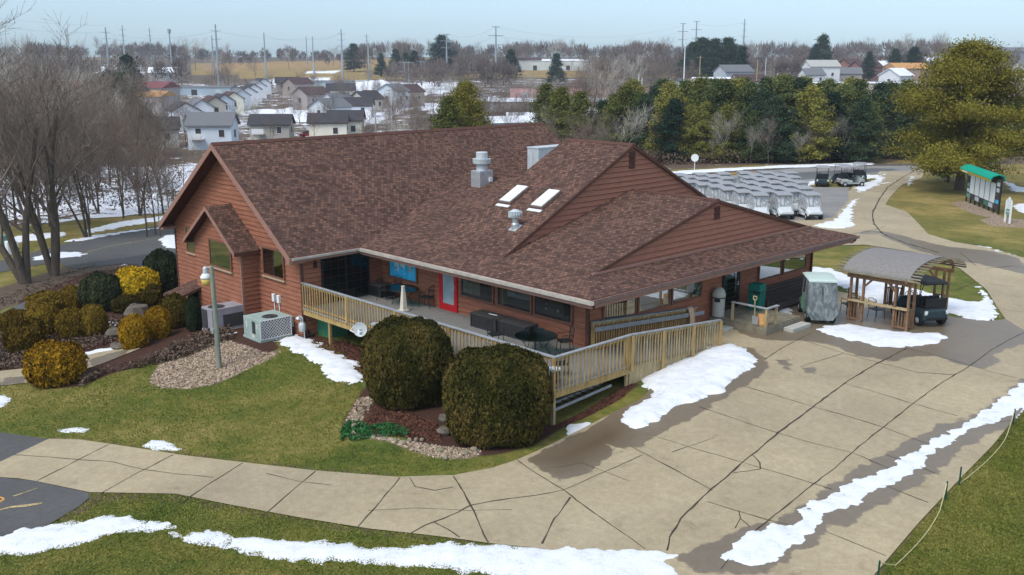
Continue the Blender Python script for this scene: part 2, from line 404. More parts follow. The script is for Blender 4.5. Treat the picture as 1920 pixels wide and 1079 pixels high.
# ground materials -------------------------------------------------
def attr(n, name):
    a = N(n, 'ShaderNodeAttribute'); a.attribute_name = name; return a.outputs['Fac']
def edge(n, sdv, noisev, amp, soft=.04):
    t = math_(n, 'ADD', sdv, math_(n, 'MULTIPLY', math_(n, 'SUBTRACT', noisev, .5), amp))
    return math_(n, 'ADD', math_(n, 'DIVIDE', t, soft), .5, True)
def ground_mat():
    m, n, b = newmat('ground_cover')
    tc = N(n, 'ShaderNodeTexCoord'); V = tc.outputs['Object']
    g1 = noisen(n, .16, 4, .6, vec=V); g2 = noisen(n, 2.2, 5, .75, vec=V, stretch=(1, 1.6, 1)); g3 = noisen(n, 16, 4, .75, vec=V, stretch=(1.6, 1, 1)); g4 = noisen(n, 45, 2, .7, vec=V)
    g0 = noisen(n, .55, 5, .7, vec=V, dist=.4)
    t = math_(n, 'ADD', math_(n, 'MULTIPLY', g1, .30), math_(n, 'MULTIPLY', g2, .20))
    t = math_(n, 'ADD', t, math_(n, 'MULTIPLY', g0, .26)); t = math_(n, 'ADD', t, math_(n, 'MULTIPLY', g3, .18)); t = math_(n, 'ADD', t, math_(n, 'MULTIPLY', g4, .06))
    grass = ramp(n, t, [(.39, (.048, .072, .011)), (.455, (.096, .124, .022)), (.51, (.175, .165, .036)), (.58, (.32, .25, .080))])
    gold = ramp(n, t, [(.36, (.18, .125, .045)), (.52, (.34, .21, .085)), (.66, (.48, .32, .145))])
    c = mix(n, grass, gold, attr(n, 'gold'))
    lit = ramp(n, math_(n, 'ADD', math_(n, 'MULTIPLY', g3, .5), math_(n, 'MULTIPLY', g2, .5)), [(.32, (.055, .040, .028)), (.5, (.125, .090, .062)), (.68, (.21, .155, .105))])
    c = mix(n, c, lit, edge(n, attr(n, 'litter'), g2, .9, .22))
    mul = ramp(n, math_(n, 'ADD', math_(n, 'MULTIPLY', g4, .55), math_(n, 'MULTIPLY', g3, .45)), [(.34, (.030, .014, .010)), (.52, (.075, .036, .025)), (.70, (.17, .095, .065))])
    c = mix(n, c, mul, edge(n, attr(n, 'mulch'), g3, .5, .08))
    vo = N(n, 'ShaderNodeTexVoronoi'); vo.inputs['Scale'].default_value = 11; n.links.new(V, vo.inputs['Vector'])
    chip = mix(n, ramp(n, vo.outputs['Distance'], [(.1, (.56, .45, .33)), (.5, (.32, .24, .165)), (.8, (.13, .09, .06))]), ramp(n, g3, [(.35, (.7, .7, .7)), (.65, (1.25, 1.2, 1.2))]), .9, 'MULTIPLY')
    c = mix(n, c, chip, edge(n, attr(n, 'chip'), g3, .8, .1))
    sn = noisen(n, .10, 6, .72, vec=V, dist=.6); sn2 = noisen(n, .9, 4, .7, vec=V)
    sf = math_(n, 'ADD', math_(n, 'MULTIPLY', sn, .6), math_(n, 'MULTIPLY', sn2, .4))
    sf = math_(n, 'DIVIDE', math_(n, 'SUBTRACT', math_(n, 'ADD', sf, attr(n, 'snow')), 1.0), .02)
    sf = math_(n, 'ADD', sf, 0.0, True)
    c = mix(n, c, (.80, .82, .85), sf)
    n.links.new(c, b.inputs['Base Color']); b.inputs['Roughness'].default_value = .95; b.inputs['Specular IOR Level'].default_value = .15
    h = math_(n, 'ADD', math_(n, 'MULTIPLY', g3, .7), math_(n, 'MULTIPLY', g4, .5))
    bump(n, b, h, .9, .05)
    return m
def paving_mat(name, cols, wet_col, grain=14, wetname='wet'):
    m, n, b = newmat(name)
    tc = N(n, 'ShaderNodeTexCoord'); V = tc.outputs['Object']
    a = noisen(n, .35, 4, .65, vec=V); d = noisen(n, 5, 6, .75, vec=V); e = noisen(n, 24, 4, .85, vec=V)
    t = math_(n, 'ADD', math_(n, 'MULTIPLY', a, .26), math_(n, 'MULTIPLY', d, .36)); t = math_(n, 'ADD', t, math_(n, 'MULTIPLY', e, .38))
    c = ramp(n, t, [(.36, cols[0]), (.52, cols[1]), (.66, cols[2])])
    st = noisen(n, .8, 7, .78, vec=V, dist=.8); st2 = noisen(n, .10, 3, .6, vec=V)
    c = mix(n, c, ramp(n, st, [(.30, (.62, .60, .57)), (.42, (.97, .96, .95)), (.60, (1.03, 1.03, 1.03)), (.74, (1.16, 1.15, 1.13))]), .8, 'MULTIPLY')
    c = mix(n, c, ramp(n, st2, [(.35, (.90, .90, .92)), (.65, (1.08, 1.07, 1.05))]), .9, 'MULTIPLY')
    wn = noisen(n, 1.3, 5, .6, vec=V)
    wf = edge(n, attr(n, wetname), wn, .9, .07)
    wc = ramp(n, t, [(.36, tuple(x*.8 for x in wet_col)), (.62, tuple(x*1.25 for x in wet_col))])
    mud = mix(n, wc, (.105, .070, .038), math_(n, 'ADD', attr(n, 'mud'), 0.0, True))
    c = mix(n, c, mud, wf)
    n.links.new(c, b.inputs['Base Color'])
    n.links.new(ramp(n, wf, [(0, (.92, .92, .92)), (1, (.42, .42, .42))]), b.inputs['Roughness'])
    bump(n, b, e, .25, .01)
    return m
M['ground'] = ground_mat()
M['concrete'] = paving_mat('concrete_paving', [(.26, .212, .128), (.375, .305, .190), (.475, .40, .262)], (.165, .128, .082))
M['asphalt'] = paving_mat('asphalt_paving', [(.058, .057, .054), (.085, .083, .078), (.120, .116, .108)], (.052, .052, .051))
M['lotpave'] = paving_mat('lot_paving', [(.19, .18, .165), (.25, .24, .22), (.33, .31, .29)], (.13, .13, .13))
def snow_mat():
    m, n, b = newmat('old_snow')
    f = noisen(n, 2.5, 5, .7); g = noisen(n, 22, 4, .75)
    t = math_(n, 'ADD', math_(n, 'MULTIPLY', f, .6), math_(n, 'MULTIPLY', g, .4))
    n.links.new(ramp(n, t, [(.33, (.50, .51, .52)), (.44, (.72, .74, .76)), (.56, (.82, .83, .84))]), b.inputs['Base Color'])
    b.inputs['Roughness'].default_value = .7
    bump(n, b, t, .8, .08)
    return m
M['snow'] = snow_mat()
# ------------------------------------------------------------------ ground sheets
def sdf(P, poly):
    """signed distance to a polygon, positive inside"""
    P = np.asarray(P, float); poly = np.asarray(poly, float); out = np.full(len(P), 1e9); ins = np.zeros(len(P), bool)
    for i in range(len(poly)):
        a, b = poly[i], poly[(i+1) % len(poly)]
        e = b-a; L = (e**2).sum()+1e-12
        t = np.clip(((P-a)@e)/L, 0, 1); q = a+t[:, None]*e
        out = np.minimum(out, ((P-q)**2).sum(1))
        c = ((a[1] > P[:, 1]) != (b[1] > P[:, 1]))
        with np.errstate(divide='ignore', invalid='ignore'):
            xi = (b[0]-a[0])*(P[:, 1]-a[1])/(b[1]-a[1]+1e-15)+a[0]
        ins ^= c & (P[:, 0] < xi)
    d = np.sqrt(out); return np.where(ins, d, -d)
def usdf(P, polys, far=-5.0):
    r = np.full(len(P), far)
    for p in polys: r = np.maximum(r, sdf(P, p))
    return np.clip(r, -5, 5)
def setattrs(me, d):
    for k, v in d.items():
        a = me.attributes.new(k, 'FLOAT', 'POINT'); a.data.foreach_set('value', np.asarray(v, np.float32))
PX = {}
PX['mulch'] = [
 [(400,585),(470,600),(530,612),(560,622),(640,640),(700,655),(760,680),(1040,800),(1150,735),(1190,715),(1200,722),(1170,742),(1060,800),(1040,812),(1000,835),(940,852),(880,858),(800,845),(745,812),(700,808),(655,815),(640,800),(652,775),(675,740),(690,720),(670,680),(600,640),(560,640),(515,640),(525,655),(480,672),(440,655),(410,640),(360,640)],
 [(-80,650),(10,610),(40,560),(120,530),(170,510),(250,500),(345,480),(400,520),(440,560),(440,620),(420,640),(380,650),(330,672),(270,685),(215,700),(150,725),(100,730),(60,725),(60,700),(150,672),(235,655),(240,650),(150,665),(60,690),(0,698),(-80,700)]]
PX['chip'] = [[(285,705),(300,680),(335,662),(380,648),(430,640),(470,652),(500,662),(530,658),(500,678),(470,690),(440,705),(400,722),(350,730),(300,728),(282,718)],
 [(640,820),(650,790),(660,770),(672,748),(700,745),(690,775),(670,800),(668,815),(700,815),(760,828),(830,838),(900,845),(900,855),(860,862),(810,858),(770,845),(730,828),(690,822)],
 [(1783,382),(1800,374),(1830,385),(1870,402),(1880,410),(1850,407),(1820,400)], [(1835,412),(1870,407),(1920,412),(1960,420),(1920,428),(1860,424)]]
PX['litter'] = [[(168,926),(330,929),(430,949),(560,973),(690,994),(800,1006),(900,1018),(900,1021),(800,1011),(690,1000),(560,979),(430,956),(330,938),(240,936),(190,942),(120,977),(60,1003),(110,975),(160,938)],[(90,823),(205,833),(340,854),(450,867),(590,883),(740,894),(740,889),(590,879),(450,863),(340,850),(205,829),(90,820)],[(1930,758),(1860,832),(1790,902),(1720,977),(1640,1072),(1650,1076),(1728,984),(1800,906),(1870,838),(1940,762)],
 [(-120,640),(-20,592),(60,560),(150,535),(240,505),(300,485),(280,478),(200,490),(170,505),(125,500),(60,520),(0,540),(-120,580)],
 [(-300,440),(-100,425),(60,424),(160,412),(330,398),(420,350),(420,240),(330,180),(200,150),(-100,150),(-500,250)],
 [(1200,318),(1300,314),(1500,304),(1640,302),(1720,300),(1700,270),(1500,240),(1200,240),(1000,235),(1000,290)]]
PX['asph_low'] = [[(-300,795),(0,812),(92,825),(0,869),(-300,1010)], [(-300,880),(0,897),(35,900),(68,904),(165,925),(168,934),(150,950),(100,980),(40,1010),(0,1030),(-300,1120)]]
PX['asph_lot'] = [[(420,395),(332,418),(250,432),(170,447),(120,458),(60,475),(0,490),(-200,520),(-200,560),(-60,525),(60,500),(112,492),(118,500),(140,505),(175,502),(230,495),(256,497),(205,520),(160,530),(100,548),(40,570),(-60,620),(-120,680),(-60,735),(0,735),(0,690),(60,625),(120,590),(200,552),(300,520),(345,495),(420,480)]]
PX['path_left'] = [[(-160,718),(-60,702),(0,697),(60,691),(150,668),(230,652),(262,645),(262,655),(230,668),(190,684),(150,697),(60,718),(0,725),(-160,775)]]
PX['conc'] = [[(92,824.5),(150,826),(205,834),(340,855),(450,868),(590,884),(745,896),(850,893),(920,880),(969,864),(1010,846),(1062,820),(1110,796),(1150,775),(1205,748)],
 [(2250,900),(1920,765),(1860,838),(1790,910),(1720,985),(1640,1079),(1560,1190),(1400,1300),(1200,1190),(1180,1110),(1150,1070),(1020,1031),(920,1021),(800,1005),(690,993),(560,972),(430,948),(330,928),(168,925),(68,904),(35,899),(-10,896),(-10,873),(40,849)]]
PX['drive'] = [[(1950,640),(1885,600),(1868,575),(1850,545),(1800,505),(1720,475),(1620,460),(1560,462),(1500,470),(1420,440),(1400,425),(1560,410),(1592,375),(1590,362),(1600,350),(1640,349),(1655,335),(1650,322),(1700,322),(1735,318),(1728,335),(1690,348),(1668,372),(1660,385),(1700,398),(1722,420),(1740,440),(1790,455),(1850,465),(1920,485),(2100,530),(2250,700)]]
PX['cartlot'] = [[(1180,352),(1290,343),(1420,323),(1500,315),(1640,312),(1760,310),(1750,320),(1650,323),(1640,326),(1560,335),(1500,348),(1510,352),(1592,352),(1592,362),(1594,375),(1562,412),(1500,440),(1400,480),(1180,440)]]
PX['road_far'] = [[(1150,338),(1290,329),(1420,321),(1500,316),(1640,311),(1900,306),(1900,303),(1640,308),(1500,312),(1400,316),(1290,322),(1150,330)]]
PX['gold'] = [[(1150,360),(1300,345),(1420,323),(1500,316),(1640,312),(1800,308),(1800,302),(1640,306),(1500,312),(1290,322),(1150,335)],
 [(366,140),(366,118),(640,114),(640,140)], [(640,135),(640,112),(740,111),(740,135)], [(970,132),(970,114),(1060,114),(1080,140)]]
PX['snowfar'] = [[(172,150),(195,122),(262,120),(262,148)], [(430,210),(540,225),(660,245),(780,200),(900,240),(860,190),(700,200),(600,205),(500,150),(560,145),(640,150),(800,158),(860,150),(860,170),(700,190)], [(560,133),(640,130),(640,138),(575,142)]]
WET = [[(1125,832),(1170,845),(1200,838),(1240,815),(1270,803),(1310,775),(1350,752),(1400,722),(1445,695),(1425,670),(1410,650),(1300,660),(1160,740),(1150,775),(1060,825),(985,862),(1040,905),(1100,890),(1150,862),(1180,840)],
 [(1500,640),(1560,648),(1640,672),(1700,672),(1760,668),(1820,690),(1880,660),(1940,640),(2000,620),(1920,575),(1860,600),(1780,595),(1700,590),(1500,560),(1440,575),(1360,600),(1380,625),(1440,640)],
 [(1300,1030),(1400,990),(1480,965),(1560,910),(1680,840),(1760,800),(1800,790),(1850,765),(1880,740),(1930,705),(1970,690),(1990,760),(1920,790),(1860,812),(1790,855),(1760,885),(1700,920),(1640,955),(1580,985),(1540,1010),(1500,1040),(1440,1075),(1330,1079),(1260,1060)],
 [(1500,690),(1515,684),(1530,700),(1515,708)], [(1455,678),(1480,676),(1495,690),(1475,695)], [(1800,690),(1860,668),(1880,680),(1850,692)],
 [(1560,640),(1620,660),(1700,672),(1660,680),(1590,664)]]
WET_D = [[(1600,440),(1640,438),(1680,455),(1740,478),(1800,490),(1900,510),(1960,530),(1900,480),(1840,470),(1760,462),(1700,445),(1640,432)]]
WP = {k: [GP(p) for p in v] for k, v in PX.items() if k not in ('conc',)}
conc = GP(PX['conc'][0])+[(1.5, 1.6), (1.5, 6.3), (-1.6, 6.3), (-1.6, 17.0)]+GP([(1560,545),(1640,562),(1720,580),(1790,596),(1850,604),(1885,600)])+[(26.0, 36.0)]+GP(PX['conc'][1])
WP['conc'] = [conc]
WETW = [GP(p) for p in WET]; WETD = [GP(p) for p in WET_D]
# the base sheet: polar grid round the viewpoint, fine where the photo looks closely
def base_ground():
    ang = list(np.arange(-44, 44.01, .5))+list(np.arange(48, 316.01, 6)); ang = np.radians(np.array(ang))
    rad = np.concatenate([np.geomspace(2, 14, 12), np.geomspace(14.4, 110, 190), np.geomspace(114, 420, 50), np.geomspace(440, 7000, 36)])
    fx = math.atan2(Fh[1], Fh[0])
    A, Rr = np.meshgrid(ang, rad); X = CX+Rr*np.cos(fx-A); Y = CY+Rr*np.sin(fx-A)
    P = np.stack([X.ravel(), Y.ravel()], 1); P = np.vstack([P, [[CX, CY]]]); Z = HN(P)
    Z[(P[:, 0] > -24.5) & (P[:, 0] < -2.0) & (P[:, 1] > 2.2) & (P[:, 1] < 16)] -= .3
    na, nr = len(ang), len(rad); fs = []
    for i in range(nr-1):
        for j in range(na):
            k = (j+1) % na; fs.append((i*na+j, (i+1)*na+j, (i+1)*na+k, i*na+k))
    c = len(P)-1
    for j in range(na): fs.append((c, j, (j+1) % na))
    me = bpy.data.meshes.new('ground'); me.from_pydata([(a, b, z) for (a, b), z in zip(P, Z)], [], fs); me.materials.append(M['ground'])
    me.polygons.foreach_set('use_smooth', [True]*len(me.polygons))
    q = P-Cg; dd = q@Fh[:2]; ss = q@cR[:2]
    lit = usdf(P, WP['litter'])
    farw = np.clip((dd-112)/25, -5, 5)*1.0
    lit = np.maximum(lit, np.where(np.abs(ss) < 3000, farw, -5))
    gold = np.clip(usdf(P, WP['gold'])/3+.5, 0, 1)
    # dormant turf beyond the drive is more golden
    gold = np.maximum(gold, .35*np.clip((dd-45)/30, 0, 1))
    lit = np.where(usdf(P, WP['gold']) > -1, -5, lit)
    # far pastures
    past = np.clip(np.sin(ss*.011+2)+np.sin(dd*.013+ss*.004), -2, 2)
    lit = np.where((dd > 520) & (past > .9), -5, lit); gold = np.where((dd > 520) & (past > .9), .7, gold)
    snow = np.full(len(P), .0)
    snow = np.where((dd > 60) & (lit > .2), .43, snow)
    left = (ss < -14) & (dd > 62) & (lit > 0)
    snow = np.where(left, .53, snow)
    snow = np.where((dd > 150) & (ss < 60), .455, snow); snow = np.where(dd > 520, .40, snow); snow = np.where(gold > .5, .30, snow)
    snow = np.where((dd > 112) & (dd < 220) & (ss > 0), .44, snow)
    sf = usdf(P, WP['snowfar'], -60)
    snow = np.where(sf > 0, .62, snow)
    setattrs(me, {'mulch': usdf(P, WP['mulch']), 'chip': usdf(P, WP['chip']), 'litter': lit, 'gold': gold, 'snow': snow})
    o = bpy.data.objects.new('ground', me); col.objects.link(o); tag(o, kind='structure'); return o
base_ground()
def sheet(name, poly, res, mat, lift, mudpolys=None, wets=(), kind='structure'):
    poly = [tuple(map(float, p)) for p in poly]; P = np.array(poly)
    bd = []
    for i in range(len(P)):
        a, b = P[i], P[(i+1) % len(P)]; n = max(1, int(np.hypot(*(b-a))/res))
        for k in range(n): bd.append(a+(b-a)*k/n)
    bd = np.array(bd)
    x0, y0 = P.min(0); x1, y1 = P.max(0)
    gx, gy = np.meshgrid(np.arange(x0, x1, res), np.arange(y0, y1, res)); Q = np.stack([gx.ravel(), gy.ravel()], 1)
    Q = Q[sdf(Q, P) > res*.45]
    allp = [Vector((float(a), float(b))) for a, b in bd]+[Vector((float(a), float(b))) for a, b in Q]
    n = len(bd)
    vs, es, fs, *_ = delaunay_2d_cdt(allp, [(i, (i+1) % n) for i in range(n)], [], 1, 1e-5)
    V = np.array([(v.x, v.y) for v in vs]); Z = HN(V)+lift
    fs = [tuple(f) for f in fs]
    me = bpy.data.meshes.new(name); me.from_pydata([(a, b, z) for (a, b), z in zip(V, Z)], [], fs); me.materials.append(mat)
    me.polygons.foreach_set('use_smooth', [True]*len(me.polygons))
    setattrs(me, {'wet': usdf(V, list(wets)) if len(wets) else np.full(len(V), -5.0), 'mud': usdf(V, mudpolys) if mudpolys else np.zeros(len(V))})
    o = bpy.data.objects.new(name, me); col.objects.link(o); tag(o, kind=kind); return o
MUD = [GP([(985,862),(1060,825),(1150,775),(1200,800),(1240,790),(1180,840),(1130,870),(1060,900)])]
sheet('concrete_apron', conc, .55, M['concrete'], .030, MUD, WETW)
sheet('concrete_drive', WP['drive'][0], 1.2, M['concrete'], .034, None, WETD)
sheet('cart_lot', WP['cartlot'][0], 1.5, M['lotpave'], .022, None, [GP([(1290,345),(1640,316),(1700,318),(1560,333),(1400,350)]), GP([(1540,420),(1600,390),(1600,440),(1540,440)])])
sheet('far_road', WP['road_far'][0], 2.0, M['asphalt'], .03)
sheet('asphalt_yard', WP['asph_low'][0], .7, M['asphalt'], .022)
sheet('asphalt_bay', WP['asph_low'][1], .7, M['asphalt'], .022)
sheet('parking_road', WP['asph_lot'][0], 1.0, M['asphalt'], .03, None, [GP([(120,500),(330,470),(330,500),(220,500),(150,505)])])
sheet('garden_path', WP['path_left'][0], .6, M['concrete'], .03, None, [GP([(150,680),(240,655),(250,662),(190,690)]), GP([(0,712),(60,705),(60,722),(0,735)])])
# saw-cut joints and cracks: dark ribbons of varying width
def ribbons(name, lines, mat, lift, kind='structure'):
    mb = MB()
    for pts, wd in lines:
        W = [np.array(p) for p in pts]; out = []
        for a, b in zip(W[:-1], W[1:]):
            n = max(1, int(np.hypot(*(b-a))/.22))
            for k in range(n): out.append(a+(b-a)*k/n)
        out.append(W[-1]); out = np.array(out)
        if len(out) < 2: continue
        t = np.gradient(out, axis=0); t /= np.linalg.norm(t, axis=1)[:, None]+1e-9; nn = np.stack([-t[:, 1], t[:, 0]], 1)
        wob = np.array([mnoise.noise(Vector((p[0]*2.5, p[1]*2.5, 3.3))) for p in out]); wv = np.array([abs(mnoise.noise(Vector((p[0]*1.1, p[1]*1.1, 9)))) for p in out])
        c = out+nn*(wob*wd*.9)[:, None]; h = (wd*(.32+1.1*wv))[:, None]
        L = c+nn*h; Rr = c-nn*h; Z = HN(c)+lift; n = len(c); vs = []
        for i in range(n): vs += [(L[i][0], L[i][1], Z[i]), (Rr[i][0], Rr[i][1], Z[i])]
        mb.add(vs, [(2*i, 2*i+1, 2*i+3, 2*i+2) for i in range(n-1)])
    return tag(mb.build(name, mat), kind=kind)
J = [([(205,835),(140,868),(70,904)],.035),([(325,855),(260,888),(192,926)],.035),([(455,870),(400,905),(335,948)],.045),([(592,886),(550,920),(495,969)],.035),([(750,898),(715,940),(670,992)],.05),([(850,895),(880,945),(915,1020)],.06),
 ([(27,855),(90,859),(150,864),(210,868),(265,882),(330,891),(400,897)],.035),([(770,1002),(795,988),(830,975),(860,963),(882,950),(920,943),(960,937)],.05),([(815,982),(840,995),(862,1010)],.04),([(768,898),(778,915),(815,922),(850,916)],.03),([(500,890),(560,905),(620,912)],.014),
 ([(1250,1035),(1256,1010),(1275,975),(1325,927),(1410,855),(1460,813),(1525,765),(1587,718),(1647,682),(1700,655)],.07),([(1352,1070),(1395,1015),(1445,975),(1525,910),(1565,880),(1610,840),(1660,800),(1710,760),(1765,720),(1815,690),(1860,657),(1925,622)],.045),
 ([(970,865),(1010,893),(1055,920),(1100,955),(1150,990),(1210,1032)],.04),([(1180,838),(1250,875),(1335,922)],.035),([(1325,943),(1380,960),(1440,978),(1500,990)],.035),([(1210,815),(1300,843),(1410,875),(1480,895),(1560,920)],.02),
 ([(1310,765),(1400,795),(1460,815),(1530,835),(1600,852),(1690,890)],.022),([(1390,725),(1460,745),(1525,765),(1590,783),(1655,803),(1740,835)],.022),([(1580,720),(1650,740),(1715,760),(1795,782)],.02),
 ([(960,937),(1000,932),(1055,922),(1120,893),(1205,855)],.03),([(1015,1022),(1040,975),(1070,935)],.05),([(1410,855),(1425,870),(1426,882),(1400,886),(1375,889)],.045),([(1385,960),(1388,975),(1405,990)],.03),([(1388,975),(1378,993)],.02),
 ([(1435,675),(1465,655),(1500,637),(1520,627)],.03),([(1507,640),(1567,660),(1647,682),(1720,700),(1790,705)],.025),([(1700,655),(1780,675),(1860,700),(1925,715)],.02),([(1500,690),(1580,665)],.02),([(1550,1000),(1600,1020),(1660,1045)],.03),([(1660,855),(1720,875),(1760,893)],.03),([(1740,945),(1690,925),(1640,905)],.03),([(1900,790),(1830,800)],.03),
 ([(1180,905),(1090,870),(1040,880)],.012),([(690,960),(780,955),(880,960),(960,958)],.012),([(1260,850),(1320,830),(1340,822)],.014)]
ribbons('paving_joints', [(GP(a), min(.05, b*.45+.009)) for a, b in J], M['crack'], .0375)
J2 = [([(1720,318),(1690,335),(1665,352),(1650,372),(1636,400),(1638,420),(1655,440),(1700,458),(1760,475)],.09),([(1600,440),(1640,432),(1660,425)],.03),([(1850,505),(1900,500),(1960,510)],.04),([(1800,475),(1830,500)],.03),([(1790,545),(1830,530),(1900,540)],.03)]
ribbons('drive_cracks', [(GP(a), b) for a, b in J2], M['crack'], .0415)
ribbons('bay_paint', [(GP([(0,958),(20,953),(48,950),(78,946)]), .07), (GP([(25,932),(45,926),(70,917)]), .035)], M['paint'], .027)
ribbons('bay_number', [(GP([(-14,938),(-4,934),(6,935),(9,938),(3,942),(-4,946)]), .07)], M['orangepaint'], .027)
ribbons('lane_paint', [(GP([(420,428),(330,442),(250,455),(200,464),(150,478)]), .05)], M['paint'], .035)
# ------------------------------------------------------------------ snow
def snow_patch(poly, thick, res, noise_amp=.16, name='snow_patch', lift=.02, nf=2.3, seed=0, grow=0.0):
    P = np.array(poly, float); x0, y0 = P.min(0)-2*res; x1, y1 = P.max(0)+2*res
    xs = np.arange(x0, x1, res); ys = np.arange(y0, y1, res); gx, gy = np.meshgrid(xs, ys); Q = np.stack([gx.ravel(), gy.ravel()], 1)
    s = sdf(Q, P); near = s > -.6-noise_amp
    nz = np.zeros(len(Q)); nb = np.zeros(len(Q))
    for i in np.nonzero(near)[0]:
        nz[i] = mnoise.fractal(Vector((Q[i, 0]*nf, Q[i, 1]*nf, seed)), .8, 2.1, 5)
        nb[i] = mnoise.fractal(Vector((Q[i, 0]*1.1, Q[i, 1]*1.1, 5+seed)), 1.0, 2.0, 5)
    s = s+nz*noise_amp*1.7+grow
    h = np.where(s > 0, thick*(1-np.exp(-np.clip(s, 0, None)/.30))*(1+.22*nb)+.012*nb, s*.6)
    Z = HN(Q)+lift+h-.012
    nx, ny = len(xs), len(ys); keep = (s > -res*1.6).reshape(ny, nx); fs = []; idx = {}
    vs = []
    def vi(k):
        if k not in idx: idx[k] = len(vs); vs.append((Q[k, 0], Q[k, 1], Z[k]))
        return idx[k]
    for j in range(ny-1):
        for i in range(nx-1):
            if keep[j, i] and keep[j, i+1] and keep[j+1, i] and keep[j+1, i+1]:
                k = j*nx+i; fs.append((vi(k), vi(k+1), vi(k+nx+1), vi(k+nx)))
    me = bpy.data.meshes.new(name); me.from_pydata(vs, [], fs); me.materials.append(M['snow'])
    me.polygons.foreach_set('use_smooth', [True]*len(me.polygons))
    o = bpy.data.objects.new(name, me); col.objects.link(o); tag(o, kind='structure'); return o
SN = [([(517,641),(535,633),(560,630),(585,638),(605,655),(625,662),(655,672),(668,680),(682,716),(648,720),(625,712),(600,690),(585,680),(570,668),(545,655)], .10, .10),
 ([(110,807),(140,802),(167,805),(160,811),(120,811)], .04, .06), ([(268,836),(285,827),(310,826),(325,836),(338,843),(320,846),(285,843)], .05, .06), ([(-30,740),(8,742),(20,750),(8,762),(-30,775)], .05, .09),
 ([(-30,1015),(0,1005),(50,995),(100,985),(160,975),(205,968),(245,972),(300,983),(322,990),(300,996),(230,996),(190,1003),(130,1025),(60,1040),(0,1043),(-30,1045)], .07, .05),
 ([(318,992),(326,990),(325,1000),(345,1006),(372,1003),(390,997),(415,1003),(430,1010),(427,1018),(418,1030),(395,1022),(360,1015),(335,1010),(318,1003)], .05, .05),
 ([(425,1028),(440,1012),(470,1007),(520,1012),(560,1015),(640,1023),(720,1028),(760,1031),(790,1023),(860,1021),(960,1025),(1100,1029),(1200,1031),(1272,1042),(1262,1055),(1285,1090),(1100,1120),(1000,1090),(900,1075),(820,1063),(740,1058),(700,1055),(600,1050),(520,1050),(490,1038),(450,1035)], .065, .05),
 ([(1345,1048),(1370,1040),(1375,1025),(1400,1000),(1440,985),(1500,985),(1510,970),(1500,962),(1520,945),(1560,925),(1620,900),(1660,880),(1700,855),(1730,835),(1745,825),(1780,815),(1830,785),(1870,755),(1920,715),(1970,680),(1975,745),(1920,765),(1890,785),(1840,800),(1790,825),(1750,850),(1735,875),(1700,895),(1640,925),(1600,945),(1560,965),(1530,985),(1525,1000),(1500,1015),(1470,1040),(1450,1055),(1420,1063),(1390,1058)], .07, .055),
 ([(1158,795),(1170,780),(1185,765),(1215,750),(1218,735),(1210,722),(1200,712),(1240,692),(1290,668),(1330,652),(1370,645),(1400,655),(1420,680),(1410,695),(1395,700),(1370,720),(1360,735),(1330,745),(1300,755),(1270,765),(1240,785),(1210,805),(1190,810)], .20, .07),
 ([(1060,805),(1070,796),(1100,793),(1105,798),(1090,815),(1070,820)], .04, .06), ([(1128,798),(1140,785),(1148,790),(1138,802)], .03, .05),
 ([(1530,620),(1545,613),(1590,608),(1640,618),(1700,625),(1760,625),(1780,635),(1760,645),(1700,655),(1640,650),(1590,640),(1550,628)], .13, .09),
 ([(1445,580),(1480,576),(1500,588),(1490,594),(1460,590)], .05, .08),
 ([(1522,500),(1560,506),(1590,518),(1640,525),(1720,545),(1780,560),(1825,568),(1850,565),(1836,538),(1852,555),(1872,590),(1862,600),(1830,602),(1790,590),(1760,585),(1700,580),(1640,570),(1590,545),(1560,530),(1522,524)], .12, .12),
 ([(1520,424),(1560,415),(1580,395),(1600,375),(1612,372),(1600,390),(1598,415),(1605,425),(1585,430),(1550,430)], .10, .16),
 ([(1150,335),(1270,322),(1400,315),(1500,310),(1600,307),(1640,306),(1640,310),(1500,315),(1400,319),(1270,329),(1150,343)], .12, .45),
 ([(1700,342),(1703,332),(1716,332),(1712,340),(1703,348)], .06, .16), ([(1900,388),(1905,383),(1935,382),(1970,385),(1970,410),(1925,402),(1908,396)], .06, .2),
 ([(160,432),(230,416),(330,403),(420,385),(420,395),(330,411),(240,424),(170,438)], .10, .35), ([(125,452),(200,439),(300,427),(420,405),(420,412),(330,425),(240,437),(150,454)], .10, .30),
 ([(298,450),(310,443),(345,441),(345,470),(310,465),(300,457)], .12, .18), ([(60,483),(110,473),(150,474),(168,477),(150,483),(100,487),(60,490)], .08, .2),
 ([(60,563),(100,552),(155,538),(158,541),(110,555),(70,567)], .05, .1), ([(150,664),(180,656),(230,650),(235,655),(190,663),(155,672)], .05, .08), ([(200,605),(215,602),(226,607),(215,612)], .04, .07), ([(98,654),(112,646),(120,652),(108,658)], .04, .07),
 ([(1600,352),(1612,345),(1640,338),(1652,330),(1650,322),(1662,324),(1664,335),(1650,350),(1630,358),(1605,366)], .05, .3), ([(1500,345),(1530,338),(1545,335),(1545,342),(1520,348),(1500,352)], .06, .3), ([(1570,337),(1590,330),(1650,328),(1652,334),(1600,338),(1570,343)], .06, .3),
 ([(1880,340),(1920,352),(1960,350),(1960,362),(1900,360)], .03, .3), ([(1350,600),(1370,608),(1385,612),(1375,616),(1355,608)], .0, .08),
 ([(1800,458),(1850,463),(1920,484),(1920,489),(1850,469)], .03, .12), ([(0,450),(60,440),(120,436),(120,444),(60,452),(0,462)], .1, .35), ([(1640,345),(1660,342),(1700,336),(1700,339),(1650,349)], .03, .2)]
